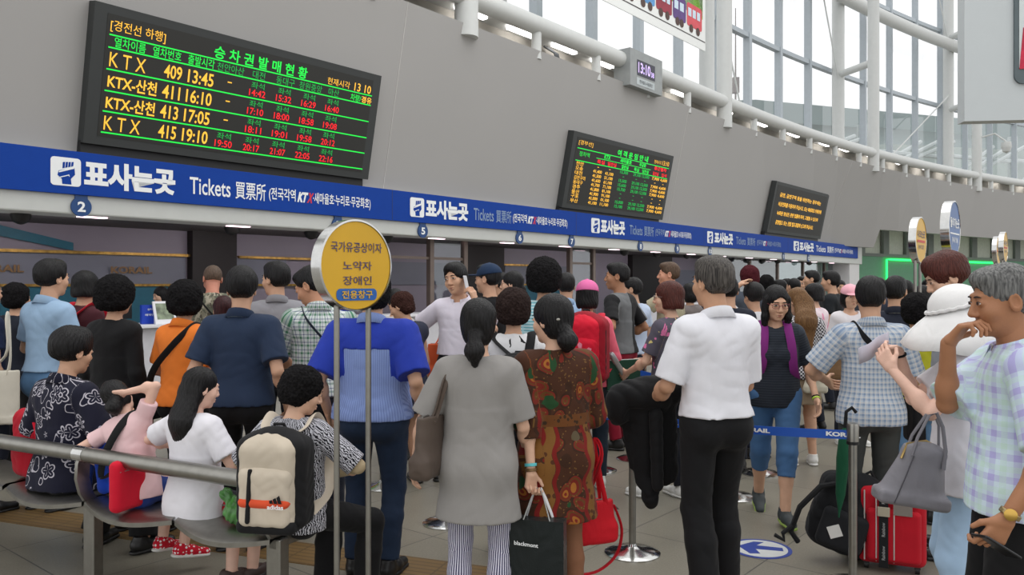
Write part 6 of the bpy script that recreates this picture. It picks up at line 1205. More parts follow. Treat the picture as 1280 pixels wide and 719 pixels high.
for px_, z_, h_, yw, hr_, c_, nm, lb in FC:
    person(lb, px_, z_, yw, h_, 0.98, 'f' if hr_ in ('bob', 'pony', 'perm') else 'm', top=top('far_' + nm, c_), bottom=NVY, shoes=SB, hair=hr_, q=3 if z_ > 9 else 2, face=yw > 90, group='far crowd by the counters')
# ------------------------------------------------------------------ hats, glasses cases, bags and other carried things
def soft(name, F, m, parent=None, res=0.006, uvs=None):
    V, Q_ = F.mesh(res); return put(name, np_mesh(name, V, Q_, m, uvs(V) if uvs else None), parent)
def holder(name, label, cat, loc, yaw=0, pitch=0, roll=0, group=None):
    o = thing(name, label, cat, group); o.location = loc; o.rotation_euler = (math.radians(pitch), math.radians(roll), math.radians(yaw))
    o['_'] = 0; del o['_']; bpy.context.view_layer.update() if False else None
    Mx = Matrix.Translation(Vector(loc)) @ o.rotation_euler.to_matrix().to_4x4(); return o, Mx, Mx.inverted()
def strap(name, pts, m, parent, Mi, w=0.02, flat=0.18, up=None, n=5):
    """flat webbing through world points (Catmull-Rom)"""
    P = [Vector(p) for p in pts]; out = []
    for i in range(len(P) - 1):
        p0, p1, p2, p3 = P[max(i - 1, 0)], P[i], P[i + 1], P[min(i + 2, len(P) - 1)]
        for k in range(n):
            t = k / n; out.append(0.5 * ((2 * p1) + (p2 - p0) * t + (2 * p0 - 5 * p1 + 4 * p2 - p3) * t * t + (3 * p1 - p0 - 3 * p2 + p3) * t ** 3))
    out.append(P[-1]); mb = MB().tube([Mi @ p for p in out], w, 8, flat=flat, up=(Mi.to_3x3() @ Vector(up)) if up else None); return mb.build(name, m, parent)
def snug(R, x, y, z, off=0.02, ws=None):
    """world point lying just off the wearer's clothes, found by a ray from outside"""
    ob = R['top']; me = ob.data; s = R['s']
    c = R['L'](R['TL'](0, 0, z)); d = R['L'](R['TL'](x, y, z)); return R['Mw'] @ d
K_BLACK = cloth('webbing_black', (24, 24, 26)); K_ZIP = mat('zip_metal', (150, 148, 144), 0.35, 0.9)
def backpack(R, label, w, h, d, m_main, m_side, m_pocket, m_strap, z0=0.0, y0=-0.15, x0=0.0, tilt=0, straps=True, extra=None, yaw_add=0, group=None, sx=0.115):
    base = R['T'](x0, y0 - d / 2, z0); yaw = math.degrees(R['body'].rotation_euler.z) + yaw_add
    o, Mx, Mi = holder('backpack', label, 'backpack', base, yaw, tilt, group=group)
    F = Field(); F.rbox((0, 0, h * .46), (w / 2, d / 2, h * .46), min(w, d) * .3); F.ell((0, 0.005, h * .80), (w * .42, d * .46, h * .22), 0.05); F.noise(wrinkle(0.005, 1.6, w * 10)); soft('body', F, m_side, o)
    F = Field(); F.rbox((0, -d * .18, h * .46), (w * .40, d / 2, h * .43), min(w, d) * .25); F.ell((0, -d * .15, h * .78), (w * .36, d * .46, h * .2), 0.05); F.noise(wrinkle(0.005, 1.6, w * 13)); soft('front_panel', F, m_main, o)
    F = Field(); F.rbox((0, -d * .52, h * .34), (w * .36, d * .26, h * .29), min(w, d) * .18); F.ell((0, -d * .46, h * .56), (w * .32, d * .22, h * .12), 0.05); F.noise(wrinkle(0.004, 1.8, w * 17)); po = soft('pocket', F, m_pocket, o)
    MB().tube([(w * .33 * math.sin(a), -d * .60 + 0.02 * abs(a), h * (.62 + .07 * math.cos(a))) for a in np.linspace(-1.5, 1.5, 12)], 0.0055, 6).build('zip', K_BLACK, o)
    MB().tube([(-.03, d * .3, h * .95), (-.022, d * .2, h * 1.03), (.022, d * .2, h * 1.03), (.03, d * .3, h * .95)], 0.008, 8).build('top_handle', K_BLACK, o)
    if straps:
        for sg in (1, -1):
            T = R['T']; pts = [Mx @ Vector((sg * w * .22, d * .45, h * .93)), T(sg * sx, -.095, .46), T(sg * (sx + .003), -.012, .507), T(sg * (sx + .002), .075, .455), T(sg * (sx + .015), .135, .33), T(sg * (sx + .03), .125, .17), T(sg * (sx + .068), .02, .08), Mx @ Vector((sg * w * .42, d * .35, h * .12))]
            strap('shoulder_strap', pts, m_strap, o, Mi, 0.028, 0.22, up=None)
    if extra: extra(o, Mx, Mi, w, h, d)
    return o
P = PP
# beige backpack with an orange stripe
def zx(o, Mx, Mi, w, h, d):
    F = Field(); F.rbox((0.0, -d * .56, h * .30), (w * .364, d * .275, h * .062), .03); soft('orange_stripe', F, cloth('stripe_orange', (220, 84, 50)), o)
    F = Field(); F.cone((-w * .17, -d * .76, h * .62), (-w * .20, -d * .80, h * .12), 0.011, 0.011, 0.01); soft('zip_flap', F, K_BLACK, o)
    F = Field(); F.rbox((0, -d * .2, h * .05), (w * .42, d * .52, h * .075), .03); soft('bottom_patch', F, K_BLACK, o)
    Pn = Panel(Vector((w * .10, -d * .85, h * .262)), (1, 0, 0), (0, 0, 1)); mb = MB(); Pn.text(mb, 'adidas', 0, .075, .0, .02, .004, .03); mb.build('lettering', M_white, o, smooth=False)
    mb = MB()
    for k, (x0, hh) in enumerate(((.012, .016), (.032, .026), (.052, .036))): Pn.poly(mb, [(x0, .026), (x0 + .016, .026), (x0 + .016 - hh * .32, .026 + hh), (x0 - hh * .32 + .003, .026 + hh * .72)], .005)
    mb.build('emblem', K_BLACK, o, smooth=False)
backpack(P['zebra'], 'beige and black backpack with an orange stripe on the bench sitter', .33, .44, .17, cloth('canvas_beige', (196, 184, 166)), K_BLACK, cloth('canvas_beige2', (202, 190, 172)), cloth('canvas_strap', (206, 194, 176)), z0=-.05, y0=-.125, x0=.0, extra=zx, yaw_add=2)
def rb(o, Mx, Mi, w, h, d):
    mb = MB(); Pn = Panel(Vector((0.03, -d * .80, h * .42)), (1, 0, 0), (0, 0, 1))
    for a in (0.5, 1.75, 2.8, 4.0, 5.3): Pn.poly(mb, [(0, 0), (.075 * math.cos(a - .25), .075 * math.sin(a - .25)), (.09 * math.cos(a), .09 * math.sin(a)), (.075 * math.cos(a + .25), .075 * math.sin(a + .25))], .005)
    mb.build('flower_print', mat('print_pink', (226, 130, 150), .6), o, smooth=False); mb = MB(); Pn.poly(mb, circ(0, 0, .018, k=12), .008); mb.build('flower_centre', mat('print_orange', (230, 110, 50), .6), o, smooth=False)
    F = Field(); F.rbox((0, -d * .16, h * .04), (w * .42, d * .5, h * .06), .03); soft('bottom_patch', F, K_BLACK, o)
    for sg in (1, -1): F = Field(); F.cone((sg * w * .45, -d * .2, h * .75), (sg * w * .45, -d * .2, h * .15), .02, .02, .01); soft('side_band', F, K_BLACK, o)
RED = cloth('nylon_red', (206, 22, 48)); REDD = cloth('nylon_deepred', (176, 18, 40))
backpack(P['pinkcap'], 'red and black backpack with a pink flower print, worn under the pink cap', .36, .52, .20, RED, cloth('nylon_redside', (150, 18, 36)), RED, cloth('strap_coral', (214, 50, 70)), z0=-.02, extra=rb, yaw_add=-14)
backpack(P['girl'], 'backpack with purple straps worn by the walking girl', .28, .40, .14, cloth('nylon_purple', (112, 34, 104)), cloth('nylon_purple2', (84, 28, 80)), cloth('nylon_purple', (112, 34, 104)), cloth('strap_purple', (122, 40, 116)), z0=.06, sx=.082)
backpack(P['inkfloral'], 'small plain black backpack on the white and black flowered blouse', .22, .26, .11, K_BLACK, K_BLACK, K_BLACK, K_BLACK, z0=.10, x0=.05)
backpack(P['maroon'], 'flat bright red rucksack on the maroon top', .20, .26, .09, cloth('nylon_brightred', (214, 30, 52)), cloth('nylon_brightred', (214, 30, 52)), cloth('nylon_brightred', (214, 30, 52)), cloth('nylon_brightred', (214, 30, 52)), z0=.14)
# slings: strap across the body with a bag at the hip
def sling(R, label, m, side=1, size=(.2, .16, .06), z=-.02, y=.0, bagside=None, name='sling_bag', bm=None, hipy=.0, back=True, off=.2):
    T = R['T']; base = T(-side * (off + size[2]), hipy, z - size[1]); yaw = math.degrees(R['body'].rotation_euler.z) + 90
    o, Mx, Mi = holder(name, label, 'bag', base, yaw)
    F = Field(); F.rbox((0, 0, size[1] / 2), (size[0] / 2, size[2] / 2, size[1] / 2), size[2] * .45); F.noise(wrinkle(.003, 1.5, 2)); soft('body', F, bm or m, o)
    MB().tube([(-size[0] * .4, -size[2] * .45, size[1] * .8), (size[0] * .4, -size[2] * .45, size[1] * .8)], .004, 6).build('zip', K_ZIP, o)
    s = side; pts = [Mx @ Vector((0, 0, size[1]))]
    pts += [T(-s * .20, -.10, .09), T(-s * .11, -.158, .21), T(s * .0, -.160, .33), T(s * .08, -.118, .43), T(s * .105, -.015, .490), T(s * .10, .085, .43), T(s * .03, .14, .32), T(-s * .09, .14, .16), T(-s * .17, .09, .06), Mx @ Vector((0, 0, size[1]))]
    strap('strap', pts, m, o, Mi, .021, .2); return o
sling(P['plaidback'], 'black sling bag with its strap across the blue-grey checked back', K_BLACK, side=-1, size=(.22, .26, .07), z=.02, hipy=.05)
sling(P['orange'], 'black shoulder bag with its strap across the orange polo', K_BLACK, side=1, size=(.22, .16, .07), hipy=.08)
sling(P['plaidman'], 'navy sling bag on the green checked shirt', cloth('webbing_navy', (30, 42, 62)), side=-1, size=(.2, .2, .07), hipy=-.06)
sling(P['soldier'], 'narrow black sling pouch on the camouflage jacket', K_BLACK, side=-1, size=(.14, .2, .06))
sling(P['pinkchild'], 'red sling bag with a black strap on the pale pink tee', K_BLACK, side=1, size=(.20, .26, .07), z=.10, hipy=-.18, bm=RED, off=-.13)
sling(P['pinkgirl'], 'dark sling bag across the hot pink top', K_BLACK, side=-1, size=(.14, .14, .05))
# taupe shoulder bag under the grey dress woman's arm
def tote(name, label, cat, top_pts, m, w, h, d, loc, yaw, taper=.8, hw=.012, roll=0, zipm=True, pitch=0, hm=None):
    o, Mx, Mi = holder(name, label, cat, loc, yaw, pitch, roll)
    F = Field(); F.cone((0, 0, d * .5), (0, 0, h), w * .5, w * .5 * taper, 0.02, (0, 1, 0), d / w, True); F.rbox((0, 0, d * .5), (w * .5, d * .5, d * .5), d * .3, .03); F.noise(wrinkle(.004, 1.3, w * 31)); soft('body', F, m, o)
    if zipm: MB().tube([(-w * .4 * taper, 0, h + .002), (w * .4 * taper, 0, h + .002)], .005, 6).build('zip', K_ZIP, o)
    for sg in (-1, 1):
        strap('handle', [Mx @ Vector((-w * .28 * taper, sg * d * .3, h * .92))] + [Vector(p) + (Mx.to_3x3() @ Vector((0, sg * .006, 0))) for p in top_pts] + [Mx @ Vector((w * .28 * taper, sg * d * .3, h * .92))], hm or m, o, Mi, hw, .4)
    return o, Mx, Mi
g = P['grey']; T = g['T']
tote('shoulder_bag', 'soft taupe leather shoulder bag under the arm of the grey knit dress', 'handbag', [T(-.205, -.09, .2), T(-.155, -.10, .36), T(-.125, -.06, .455), T(-.125, .0, .475), T(-.135, .07, .43), T(-.19, .10, .3)], cloth('leather_taupe', (86, 74, 66), rough=.5), .30, .27, .11, T(-.225, -.05, -.10), math.degrees(g['body'].rotation_euler.z) + 78, .82, .016)
# black paper shopping bag
h_ = P['paisley']['hand'][-1]; o, Mx, Mi = holder('shopping_bag', 'black shopping bag with small white lettering, held by the paisley tunic woman', 'bag', h_ + Vector((0.02, 0.0, -0.50)), -14)
mb = MB(); w2, d2, hh = .125, .05, .37
mb.hexa([(-w2, -d2, 0), (w2, -d2, 0), (w2, d2, 0), (-w2, d2, 0), (-w2 * .98, -d2 * .75, hh), (w2 * .98, -d2 * .75, hh), (w2 * .98, d2 * .75, hh), (-w2 * .98, d2 * .75, hh)]); mb.build('body', cloth('bag_black_paper', (24, 30, 30), rough=.35, bump=.5), o, smooth=False)
Pn = Panel(Vector((-w2 * .8, -d2 * .87, hh * .70)), (1, 0, -.06), (0, .04, 1)); mb = Multi(); Pn.text(mb, 'blackmont', 0, .11, 0, .018, .006, .02); mb.build_all('lettering', M_white, o)
for sg, mm in ((-1, mat('cord_grey', (176, 178, 176), .6)), (1, mat('cord_white', (226, 226, 228), .6))):
    MB().tube([(-.06, sg * d2 * .7, hh), (-.03, sg * d2 * .3, hh + .09), (-.012, 0, hh + .135), (.012, 0, hh + .135), (.03, sg * d2 * .3, hh + .09), (.06, sg * d2 * .7, hh)], .006 if sg < 0 else .009, 8, flat=.5).build('handle', mm, o)
# quilted red handbag hanging behind
o, Mx, Mi = tote('handbag', 'quilted bright red handbag hanging beside the black shopping bag', 'handbag', [P['paisley']['T'](.26, .02, -.10), P['paisley']['T'](.25, .05, .0), P['paisley']['T'](.24, .07, -.05)], cloth('quilt_red', (206, 26, 40), ('check', (186, 20, 34), .02), bump=.5), .26, .21, .11, gp(740, 3.98) + UP * .31, 20, .86, .012)
strap('long_strap', [Mx @ Vector((.12, 0, .18)), Mx @ Vector((.155, -.02, .06)), Mx @ Vector((.12, -.03, -.06)), Mx @ Vector((.02, -.03, -.13)), Mx @ Vector((-.08, 0, -.15))], cloth('strap_red', (186, 20, 36)), o, Mi, .014, .3)
MB().tube([(.128, 0, .17), (.145, 0, .155), (.128, 0, .14)], .005, 8).build('ring', K_ZIP, o)
# black suit jacket draped over the man's arm
R = P['jacketman']; wl = R['wrw'][-1]; el_ = R['Mw'] @ Vector(R['el'][-1] * R['s'])
o, Mx, Mi = holder('folded_jacket', 'black suit jacket hanging over the arm of the white-shirted man', 'jacket', wl + Vector((.10, 0, .02)), 0)
F = Field(); a = np.array(Mi @ (wl + Vector((-.0, -.02, 0)))); e = lambda x, y, z: np.array((x, y, z))
F.ell(e(-.13, .0, .015), (.19, .10, .085), .04); F.ell(e(-.02, .0, .06), (.13, .085, .06), .05); F.ell(e(-.27, .02, -.06), (.065, .085, .09), .05); F.cone(e(-.05, .02, .0), e(-.02, .03, -.40), .085, .065, .04, (0, 1, 0), .6); F.cone(e(-.15, .0, -.05), e(-.12, .03, -.44), .075, .055, .03, (0, 1, 0), .55); F.cone(e(-.20, .04, -.1), e(-.18, .05, -.36), .055, .03, .03, (0, 1, 0), .6)
F.ell(e(-.10, .02, -.50), (.045, .035, .09), .03); F.noise(wrinkle(.016, .9, 3.0)); soft('jacket_folds', F, cloth('wool_black', (20, 20, 22), bump=.5), o)
F = Field(); F.cone(e(-.085, -.05, -.08), e(-.075, -.045, -.45), .036, .030, .02); F.noise(wrinkle(.006, 1.4, 5)); soft('sleeve', F, cloth('wool_black', (20, 20, 22)), o)
# folder, water flask of the red-brown bob
R = P['bob']; hd = R['hand'].get(-1); o, Mx, Mi = holder('folder', 'dark green folder held by the woman with the red-brown bob', 'folder', hd + Vector((.0, .05, -.10)), 25); mb = MB().box((0, 0, .10), (.15, .012, .115)); mb.build('cover', mat('folder_green', (34, 78, 60), .5), o, smooth=False, bevel=.004); MB().box((0, 0, .10), (.145, .006, .118)).build('pages', mat('paper_white', (226, 226, 226), .7), o, smooth=False)
o, Mx, Mi = holder('silver_flask', 'silver telescopic umbrella held against the green folder', 'umbrella', hd + Vector((.0, -.02, .0)), 20, 0, -35); MB().lathe([(.016, -.02), (.02, .0), (.02, .12), (.024, .13), (.024, .20), (.018, .215)], seg=18).build('body', mat('silver_grey', (176, 180, 182), .35, .6), o); MB().lathe([(.012, -.05), (.012, -.02)], seg=12).build('tip', M_black, o)
o.name = 'folded_umbrella'
# phones
def phone(pos, yaw, pitch, roll, label, col=(22, 24, 28)):
    o, Mx, Mi = holder('mobile_phone', label, 'phone', pos, yaw, pitch, roll, ); MB().box((0, 0, 0), (.035, .0045, .070)).build('body', mat('phone_body_%d' % col[2], col, .3), o, smooth=False, bevel=.004)
    MB().box((0, -.0048, 0), (.031, .0005, .058)).build('screen', mat('phone_glass', (30, 34, 40), .1), o, smooth=False); return o
R = P['phone']; e1 = R['Hd'](-.098, .030, -.055); phone(e1, math.degrees(R['body'].rotation_euler.z) + 85, 12, 0, 'mobile phone at the ear of the young man in white', (206, 206, 210))
phone(P['girl']['hand'][1] + Vector((.01, -.02, -.01)), 150, 20, 10, 'mobile phone in the hand of the walking girl', (40, 60, 84))
R = P['old']; phone(R['hand'][-1] + Vector((.015, -.02, -.02)), 100, -58, 10, 'black mobile phone held low by the grey-haired man', (20, 20, 24))
# canvas tote, red bag and blue jacket at far left
R = P['totewoman']; T = R['T']; tote('canvas_tote', 'off-white canvas tote bag at the left frame edge', 'bag', [gp(7, 5.35) + UP * 1.12, gp(8, 5.37) + UP * 1.36, gp(11, 5.45) + UP * 1.38, gp(13, 5.37) + UP * 1.12], cloth('canvas_white', (206, 200, 186)), .34, .36, .06, gp(-10, 5.34) + UP * .66, 10, 1.0, .014, zipm=False)
o, Mx, Mi = holder('red_backpack', 'red backpack resting on the bench at the left frame edge', 'backpack', bp(0.03, .20, .468), -28); o.name = 'backpack'
F = Field(); F.rbox((0, 0, .20), (.14, .09, .20), .06); F.ell((0, -.06, .14), (.11, .06, .12), .04); F.noise(wrinkle(.006, 1.2, 8)); soft('body', F, REDD, o); MB().tube([(.10, -.08, .36), (.16, -.1, .3), (.19, -.1, .16), (.17, -.09, .04)], .018, 8, flat=.4).build('strap', RED, o)
o, Mx, Mi = holder('blue_jacket', 'bright blue jacket draped over the bench rail between two sitters', 'jacket', bp(.80, .05, .70), -28)
F = Field(); F.cone((-.10, .07, .06), (-.06, .07, -.19), .055, .045, .03, (0, 1, 0), .5); F.cone((.0, .075, .07), (.03, .075, -.2), .06, .04, .03, (0, 1, 0), .5); F.noise(wrinkle(.010, 1.3, 4)); soft('cloth', F, cloth('nylon_blue', (24, 66, 176), bump=.4), o)
F = Field(); F.cone((-.17, .07, .0), (-.20, .07, -.20), .035, .03, .02, (0, 1, 0), .6); F.noise(wrinkle(.006, 1.3, 9)); soft('sleeve', F, cloth('nylon_darkblue', (20, 46, 110)), o)
o, Mx, Mi = holder('produce_bag', 'crumpled green plastic bag on the bench beside the white tee', 'bag', Vector((*bench_at(304, .12), .452)), -20)
F = Field(); F.ell((0, 0, .055), (.10, .07, .06), .02); F.ell((.06, -.02, .04), (.05, .05, .04), .02); F.cone((-.05, 0, .09), (-.10, 0, .13), .02, .03, .02); F.noise(wrinkle(.016, 2.2, 2)); soft('bag', F, mat('green_film', (70, 128, 58), .3, var=.3, scale=30), o)
o, Mx, Mi = holder('red_pouch', 'small red pouch beside the green plastic bag on the bench', 'pouch', Vector((*bench_at(291, .22), .452)), -20); F = Field(); F.ell((0, 0, .035), (.075, .05, .04), .02); F.noise(wrinkle(.005, 1.6, 3)); soft('body', F, REDD, o); MB().tube([(-.05, -.045, .05), (.05, -.045, .05)], .004, 6).build('zip', K_ZIP, o)
# straw bag, white bag, salmon bag, orange tote, paper bag
R = P['brownlong']; T = R['T']; tote('straw_bag', 'patterned beige shoulder bag beside the long light brown hair', 'bag', [T(.21, .02, .25), T(.18, -.03, .42), T(.18, .03, .42), T(.22, .05, .25)], cloth('straw_beige', (168, 146, 112), ('dots', (120, 92, 64), .05, .2)), .30, .34, .12, T(.29, .02, -.12), 10, .85, .012)
tote('white_bag', 'small off-white bag hanging below the patterned beige one', 'bag', [T(.12, -.15, .0), T(.10, -.15, .06), T(.08, -.15, .0)], cloth('leather_cream', (196, 190, 172), rough=.5), .2, .17, .07, T(.06, -.19, -.22), 0, .8, .008)
R = P['yellow']; T = R['T']; tote('salmon_bag', 'salmon pink bag in front of the lime yellow top', 'bag', [T(.27, .1, .12), T(.26, .05, .2), T(.25, .12, .12)], cloth('leather_salmon', (220, 104, 84), rough=.5), .26, .24, .1, T(.27, .02, -.16), 0, .85, .010)
R = P['sleeveless']; T = R['T']; tote('orange_bag', 'orange bag hanging behind the arm of the young man on the telephone', 'bag', [gp(548, 6.95) + UP * 1.12, gp(551, 6.95) + UP * 1.2, gp(554, 6.95) + UP * 1.12], cloth('leather_orange', (214, 92, 50), rough=.5), .26, .3, .1, gp(551, 6.95) + UP * .78, 0, .85, .010)
R = P['western']; o, Mx, Mi = holder('paper_sheet', 'white paper sheet held near the counter by the heavy-set man', 'paper', R['hand'][-1] + Vector((.03, -.06, -.10)), 30, 15); MB().box((0, 0, 0), (.105, .0012, .15)).build('sheet', mat('paper_white', (226, 226, 226), .7), o, smooth=False)
# floor: black backpack, red suitcase, green umbrella
o, Mx, Mi = holder('backpack', 'black backpack with a small white patch lying on the floor by the nearest stanchion', 'backpack', gp(1046, 4.62) + UP * 0.0, -28, 0, 0); o.scale = (1.15, 1.0, 1.1)
o.rotation_euler = (math.radians(0), math.radians(18), math.radians(-12)); o.location.z = .075
F = Field(); F.rbox((0, 0, .19), (.17, .10, .19), .06); F.ell((-.01, -.03, .15), (.16, .11, .15), .05); F.ell((.02, 0, .33), (.12, .08, .09), .05); F.noise(wrinkle(.008, 1.1, 6)); soft('body', F, cloth('nylon_black', (20, 21, 24), bump=.4), o)
F = Field(); F.rbox((-.03, -.12, .12), (.11, .035, .10), .03); soft('pocket', F, cloth('nylon_black2', (26, 27, 30)), o)
MB().box((-.07, -.158, .11), (.03, .003, .03), (Vector((.8, 0, .6)), Vector((0, 1, 0)), Vector((-.6, 0, .8)))).build('white_patch', mat('patch_white', (206, 204, 200), .6), o, smooth=False)
MB().tube([(-.08, -.10, .36), (-.19, -.12, .30), (-.25, -.12, .16), (-.25, -.1, .02), (-.20, -.09, -.02)], .02, 8, flat=.7).build('strap', K_BLACK, o); MB().tube([(-.25, -.11, .06), (-.285, -.12, .0), (-.27, -.13, -.03), (-.32, -.13, -.02)], .014, 8, flat=.7).build('loose_strap', K_BLACK, o); MB().tube([(.0, 0, .40), (.03, .0, .44), (.07, 0, .40)], .009, 8).build('top_handle', K_BLACK, o)
o, Mx, Mi = holder('suitcase', 'red cabin suitcase with black lettered strap standing by the pale jeans', 'suitcase', gp(1114, 4.52), -24); o.scale = (.92, .92, .86)
F = Field(); F.rbox((0, 0, .29), (.19, .115, .25), .05); soft('shell', F, cloth('nylon_cherry', (176, 16, 34)), o)
F = Field(); F.rbox((0.01, -.115, .24), (.15, .03, .17), .03); soft('front_pocket', F, cloth('nylon_cherry', (176, 16, 34)), o)
for x in (-.15, -.085, .012): MB().tube([(x, -.122, .07), (x - .0, -.146 if x > -.14 else -.122, .1), (x, -.146 if x > -.14 else -.122, .42), (x, -.118, .52)], .004, 6).build('piping', mat('piping_grey', (190, 184, 180), .4), o)
MB().box((-.045, -.149, .28), (.026, .004, .24)).build('luggage_strap', K_BLACK, o, smooth=False); MB().box((-.045, -.156, .40), (.034, .006, .03)).build('buckle', mat('buckle_sand', (168, 160, 140), .4), o, smooth=False, bevel=.003)
Pn = Panel(Vector((-.037, -.1535, .09)), (0, 0, 1), (-1, 0, 0)); mb = Multi(); [Pn.text(mb, 'Rainbow', u, u + .09, 0, .018, .001, .02) for u in (0.0, .15, .36)]; mb.build_all('strap_lettering', mat('lettering_grey', (150, 150, 150), .5), o)
MB().box((.06, -.15, .44), (.05, .005, .055)).build('name_tag', mat('tag_grey', (120, 112, 106), .3), o, smooth=False); MB().tube([(.05, -.12, .535), (.05, -.10, .57), (.12, -.10, .57), (.12, -.12, .535)], .009, 8).build('carry_handle', K_BLACK, o)
for x in (-.14, .14):
    for y in (-.07, .07): MB().rod((x - .012, y, .025), (x + .012, y, .025), .025, seg=14).box((x, y, .045), (.016, .02, .012)).build('wheel', M_black, o)
o, Mx, Mi = holder('umbrella', 'closed dark green umbrella hanging beside the charcoal trousers', 'umbrella', gp(1049, 4.45) + UP * .33, 0, 0, 4)
MB().lathe([(.004, -.03), (.006, 0), (.026, .10), (.036, .30), (.03, .42), (.014, .46), (.010, .47)], seg=10).build('canopy', cloth('umbrella_green', (20, 78, 52), bump=.5), o); MB().rod((0, 0, .46), (0, 0, .53), .010, seg=10).build('shaft', K_BLACK, o); MB().tube([(0, 0, .52), (0, 0, .56), (.03, 0, .585), (.055, 0, .56)], .010, 8).build('handle', K_BLACK, o)
# hat woman: sun hat, mask, paper slip, grey handbag, bracelet
R = P['hat']; HC, Mh, hk = R['fieldhead']; Hd = R['HdL']; s = R['s']
A = Field(); A.ell(Hd(0, -.015, .042), v3(.098, .116, .098), .02, Mh); A.cut(Hd(0, 0, .028), Mh @ v3(0, -.10, -1)); crown = R['child']('sun_hat', A, cloth('hat_white', (232, 231, 230), bump=.3), R['hres'])
rows = [[], [], [], []]
for i in range(41):
    a = 2 * math.pi * i / 40; fr = math.cos(a); sd = math.sin(a)
    for row, (k, dz) in zip(rows, ((1.0, .030), (1.35, .018), (1.75, .0), (2.12, -.030))):
        ext = k + (max(0, fr) * .12 * (k - 1)); row.append(tuple(np.asarray(Hd(.094 * ext * sd, -.012 + .112 * ext * fr, dz - .105 * (k - 1) * sd * sd + .012 * (k - 1) * math.sin(5 * a) - .06 * (k - 1) * max(0, -fr) - .03 * (k - 1) * max(0, fr))) * s))
MB().grid(rows).build('brim', cloth('hat_white', (232, 231, 230)), crown, solid=.004)
MB().tube([tuple(np.asarray(Hd(.100 * math.sin(2 * math.pi * i / 40), -.015 + .119 * math.cos(2 * math.pi * i / 40), .036 + .004 * (i % 2))) * s) for i in range(40)], .008, 6, closed=True).build('gathered_band', cloth('hat_band', (222, 221, 220)), crown)
A = Field(); A.ell(Hd(0, .075, -.085), v3(.062, .055, .055), .01, Mh); A.ell(Hd(0, .068, -.087), v3(.056, .05, .049), .004, Mh, True); A.cut(Hd(0, .03, -.08), Mh @ v3(0, -1, .2)); R['child']('face_mask', A, cloth('mask_white', (226, 226, 228)), R['hres'])
o, Mx, Mi = holder('paper_slip', 'translucent white paper slip held by the woman in the sun hat', 'paper', (R['hand'][-1] * .6 + R['hand'][1] * .4) + Vector((-.04, 0, .02)), 20, 20, -24); o.scale = (.78, .78, .85); mb = MB(); mb.grid([[(x * .022, .006 * math.sin(x * .9), z) for x in range(-5, 6)] for z in (-.05, 0, .05)]); mb.build('sheet', mat('paper_lilac', (212, 208, 222), .6), o, solid=.0012)
wl = R['wrw'][-1]; el_ = R['Mw'] @ Vector(R['el'][-1] * s); top_ = el_ * .78 + wl * .22
o, Mx, Mi = holder('handbag', 'grey grained leather handbag hanging from the forearm of the sun hat woman', 'handbag', top_ + Vector((-.075, -.05, -.40)), -6, 0, 8); o.scale = (.92, .92, .92)
F = Field(); F.cone((0, 0, .03), (.03, 0, .245), .145, .085, .02, (0, 1, 0), .45, True); F.ell((.03, 0, .235), (.09, .045, .05), .03); F.rbox((0, 0, .03), (.15, .066, .03), .02, .03); soft('body', F, cloth('leather_grey', (126, 124, 130), rough=.5, bump=.4), o)
MB().tube([(-.075, -.03, .20), (-.05, -.01, .265), (.03, 0, .288), (.09, -.005, .262)], .0055, 6).build('zip', mat('zip_brass', (176, 150, 96), .3, .9), o); MB().tube([(-.09, -.066, .01), (-.06, -.062, .12), (-.03, -.045, .22)], .003, 6).build('seam', mat('seam_dark', (70, 68, 74), .6), o)
for sg in (-1, 1): MB().tube([(-.035, sg * .035, .22), (-.02, sg * .03, .30), (.02, sg * .014, .40), (.05, sg * .014, .415), (.08, sg * .02, .36), (.10, sg * .035, .26), (.10, sg * .04, .18)], .010, 8, flat=.6).build('handle', cloth('leather_grey2', (118, 116, 122), rough=.5), o)
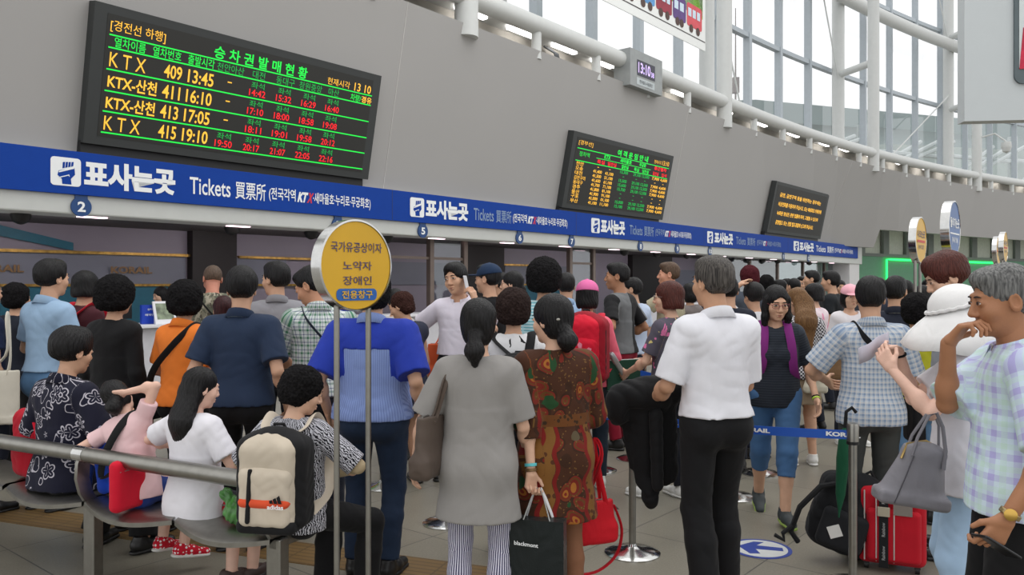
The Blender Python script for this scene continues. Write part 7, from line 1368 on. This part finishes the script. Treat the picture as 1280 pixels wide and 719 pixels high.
def band(R, sg, f, r, m, name, w=.012, n=1):
    a = R['el'][sg]; b = R['wr'][sg]; c = a + (b - a) * f; d = unit(b - a); F = Field(); F.cone(c - d * w / 2, c + d * w / 2, r, r, 0, None, 1, True); F.cone(c - d * w, c + d * w, r - .005, r - .005, .001, None, 1, True, True); return R['child'](name, F, m, .0028)
band(R, 1, .92, .029, K_BLACK, 'wristband')
# old man's watch; teal bracelets; lime wristband; steel watch; beige arm sleeves; hair clip
R = P['old']; m_gold = mat('watch_gold', (196, 160, 84), .3, 1.0); w_ = band(R, -1, .93, .033, mat('watch_bracelet', (170, 150, 110), .3, .9), 'watch', .018)
a = R['el'][-1]; b = R['wr'][-1]; c = a + (b - a) * .93; d = Vector(unit(b - a)); outw = Vector(unit(np.cross(d, (0, 0, 1)) + 0)); rr = R['Rw'].to_3x3().inverted() @ Vector((-.55, -.83, 0)); rr = (rr - d * rr.dot(d)).normalized(); cc = Vector(c) + rr * .034; MB().lathe([(.019, -.002), (.019, .006), (.016, .008)], cc * R['s'], 24, (rr.cross(d), d, rr)).build('watch_dial', m_gold, w_)
R = P['paisley']; band(R, -1, .86, .031, mat('bead_teal', (90, 190, 196), .4), 'bracelet', .016); band(R, -1, .96, .029, mat('bead_bronze', (120, 92, 60), .4, .5), 'bracelet', .016)
F = Field(); F.ell(R['HdL'](-.045, -.085, .0), v3(.022, .018, .014), .01, R['Mh']); R['child']('hair_clip', F, mat('clip_silver', (170, 168, 160), .3, .7, var=.4, scale=90), .004)
R = P['girl']; band(R, -1, .95, .027, mat('band_lime', (180, 214, 70), .5), 'wristband', .014); band(R, -1, .89, .027, K_BLACK, 'wristband', .008)
band(P['grey'], -1, .95, .0275, mat('watch_dark', (80, 74, 70), .35, .4), 'watch', .022)
R = P['zebra']
for sg in (1, -1):
    F = Field(); F.cone(R['el'][sg] + (R['sh'][sg] - R['el'][sg]) * .12, R['el'][sg], .043, .041, .02); F.cone(R['el'][sg], R['wr'][sg], .041, .031, .01); R['child']('arm_sleeve', F, cloth('sleeve_sand', (186, 168, 136)), .006)
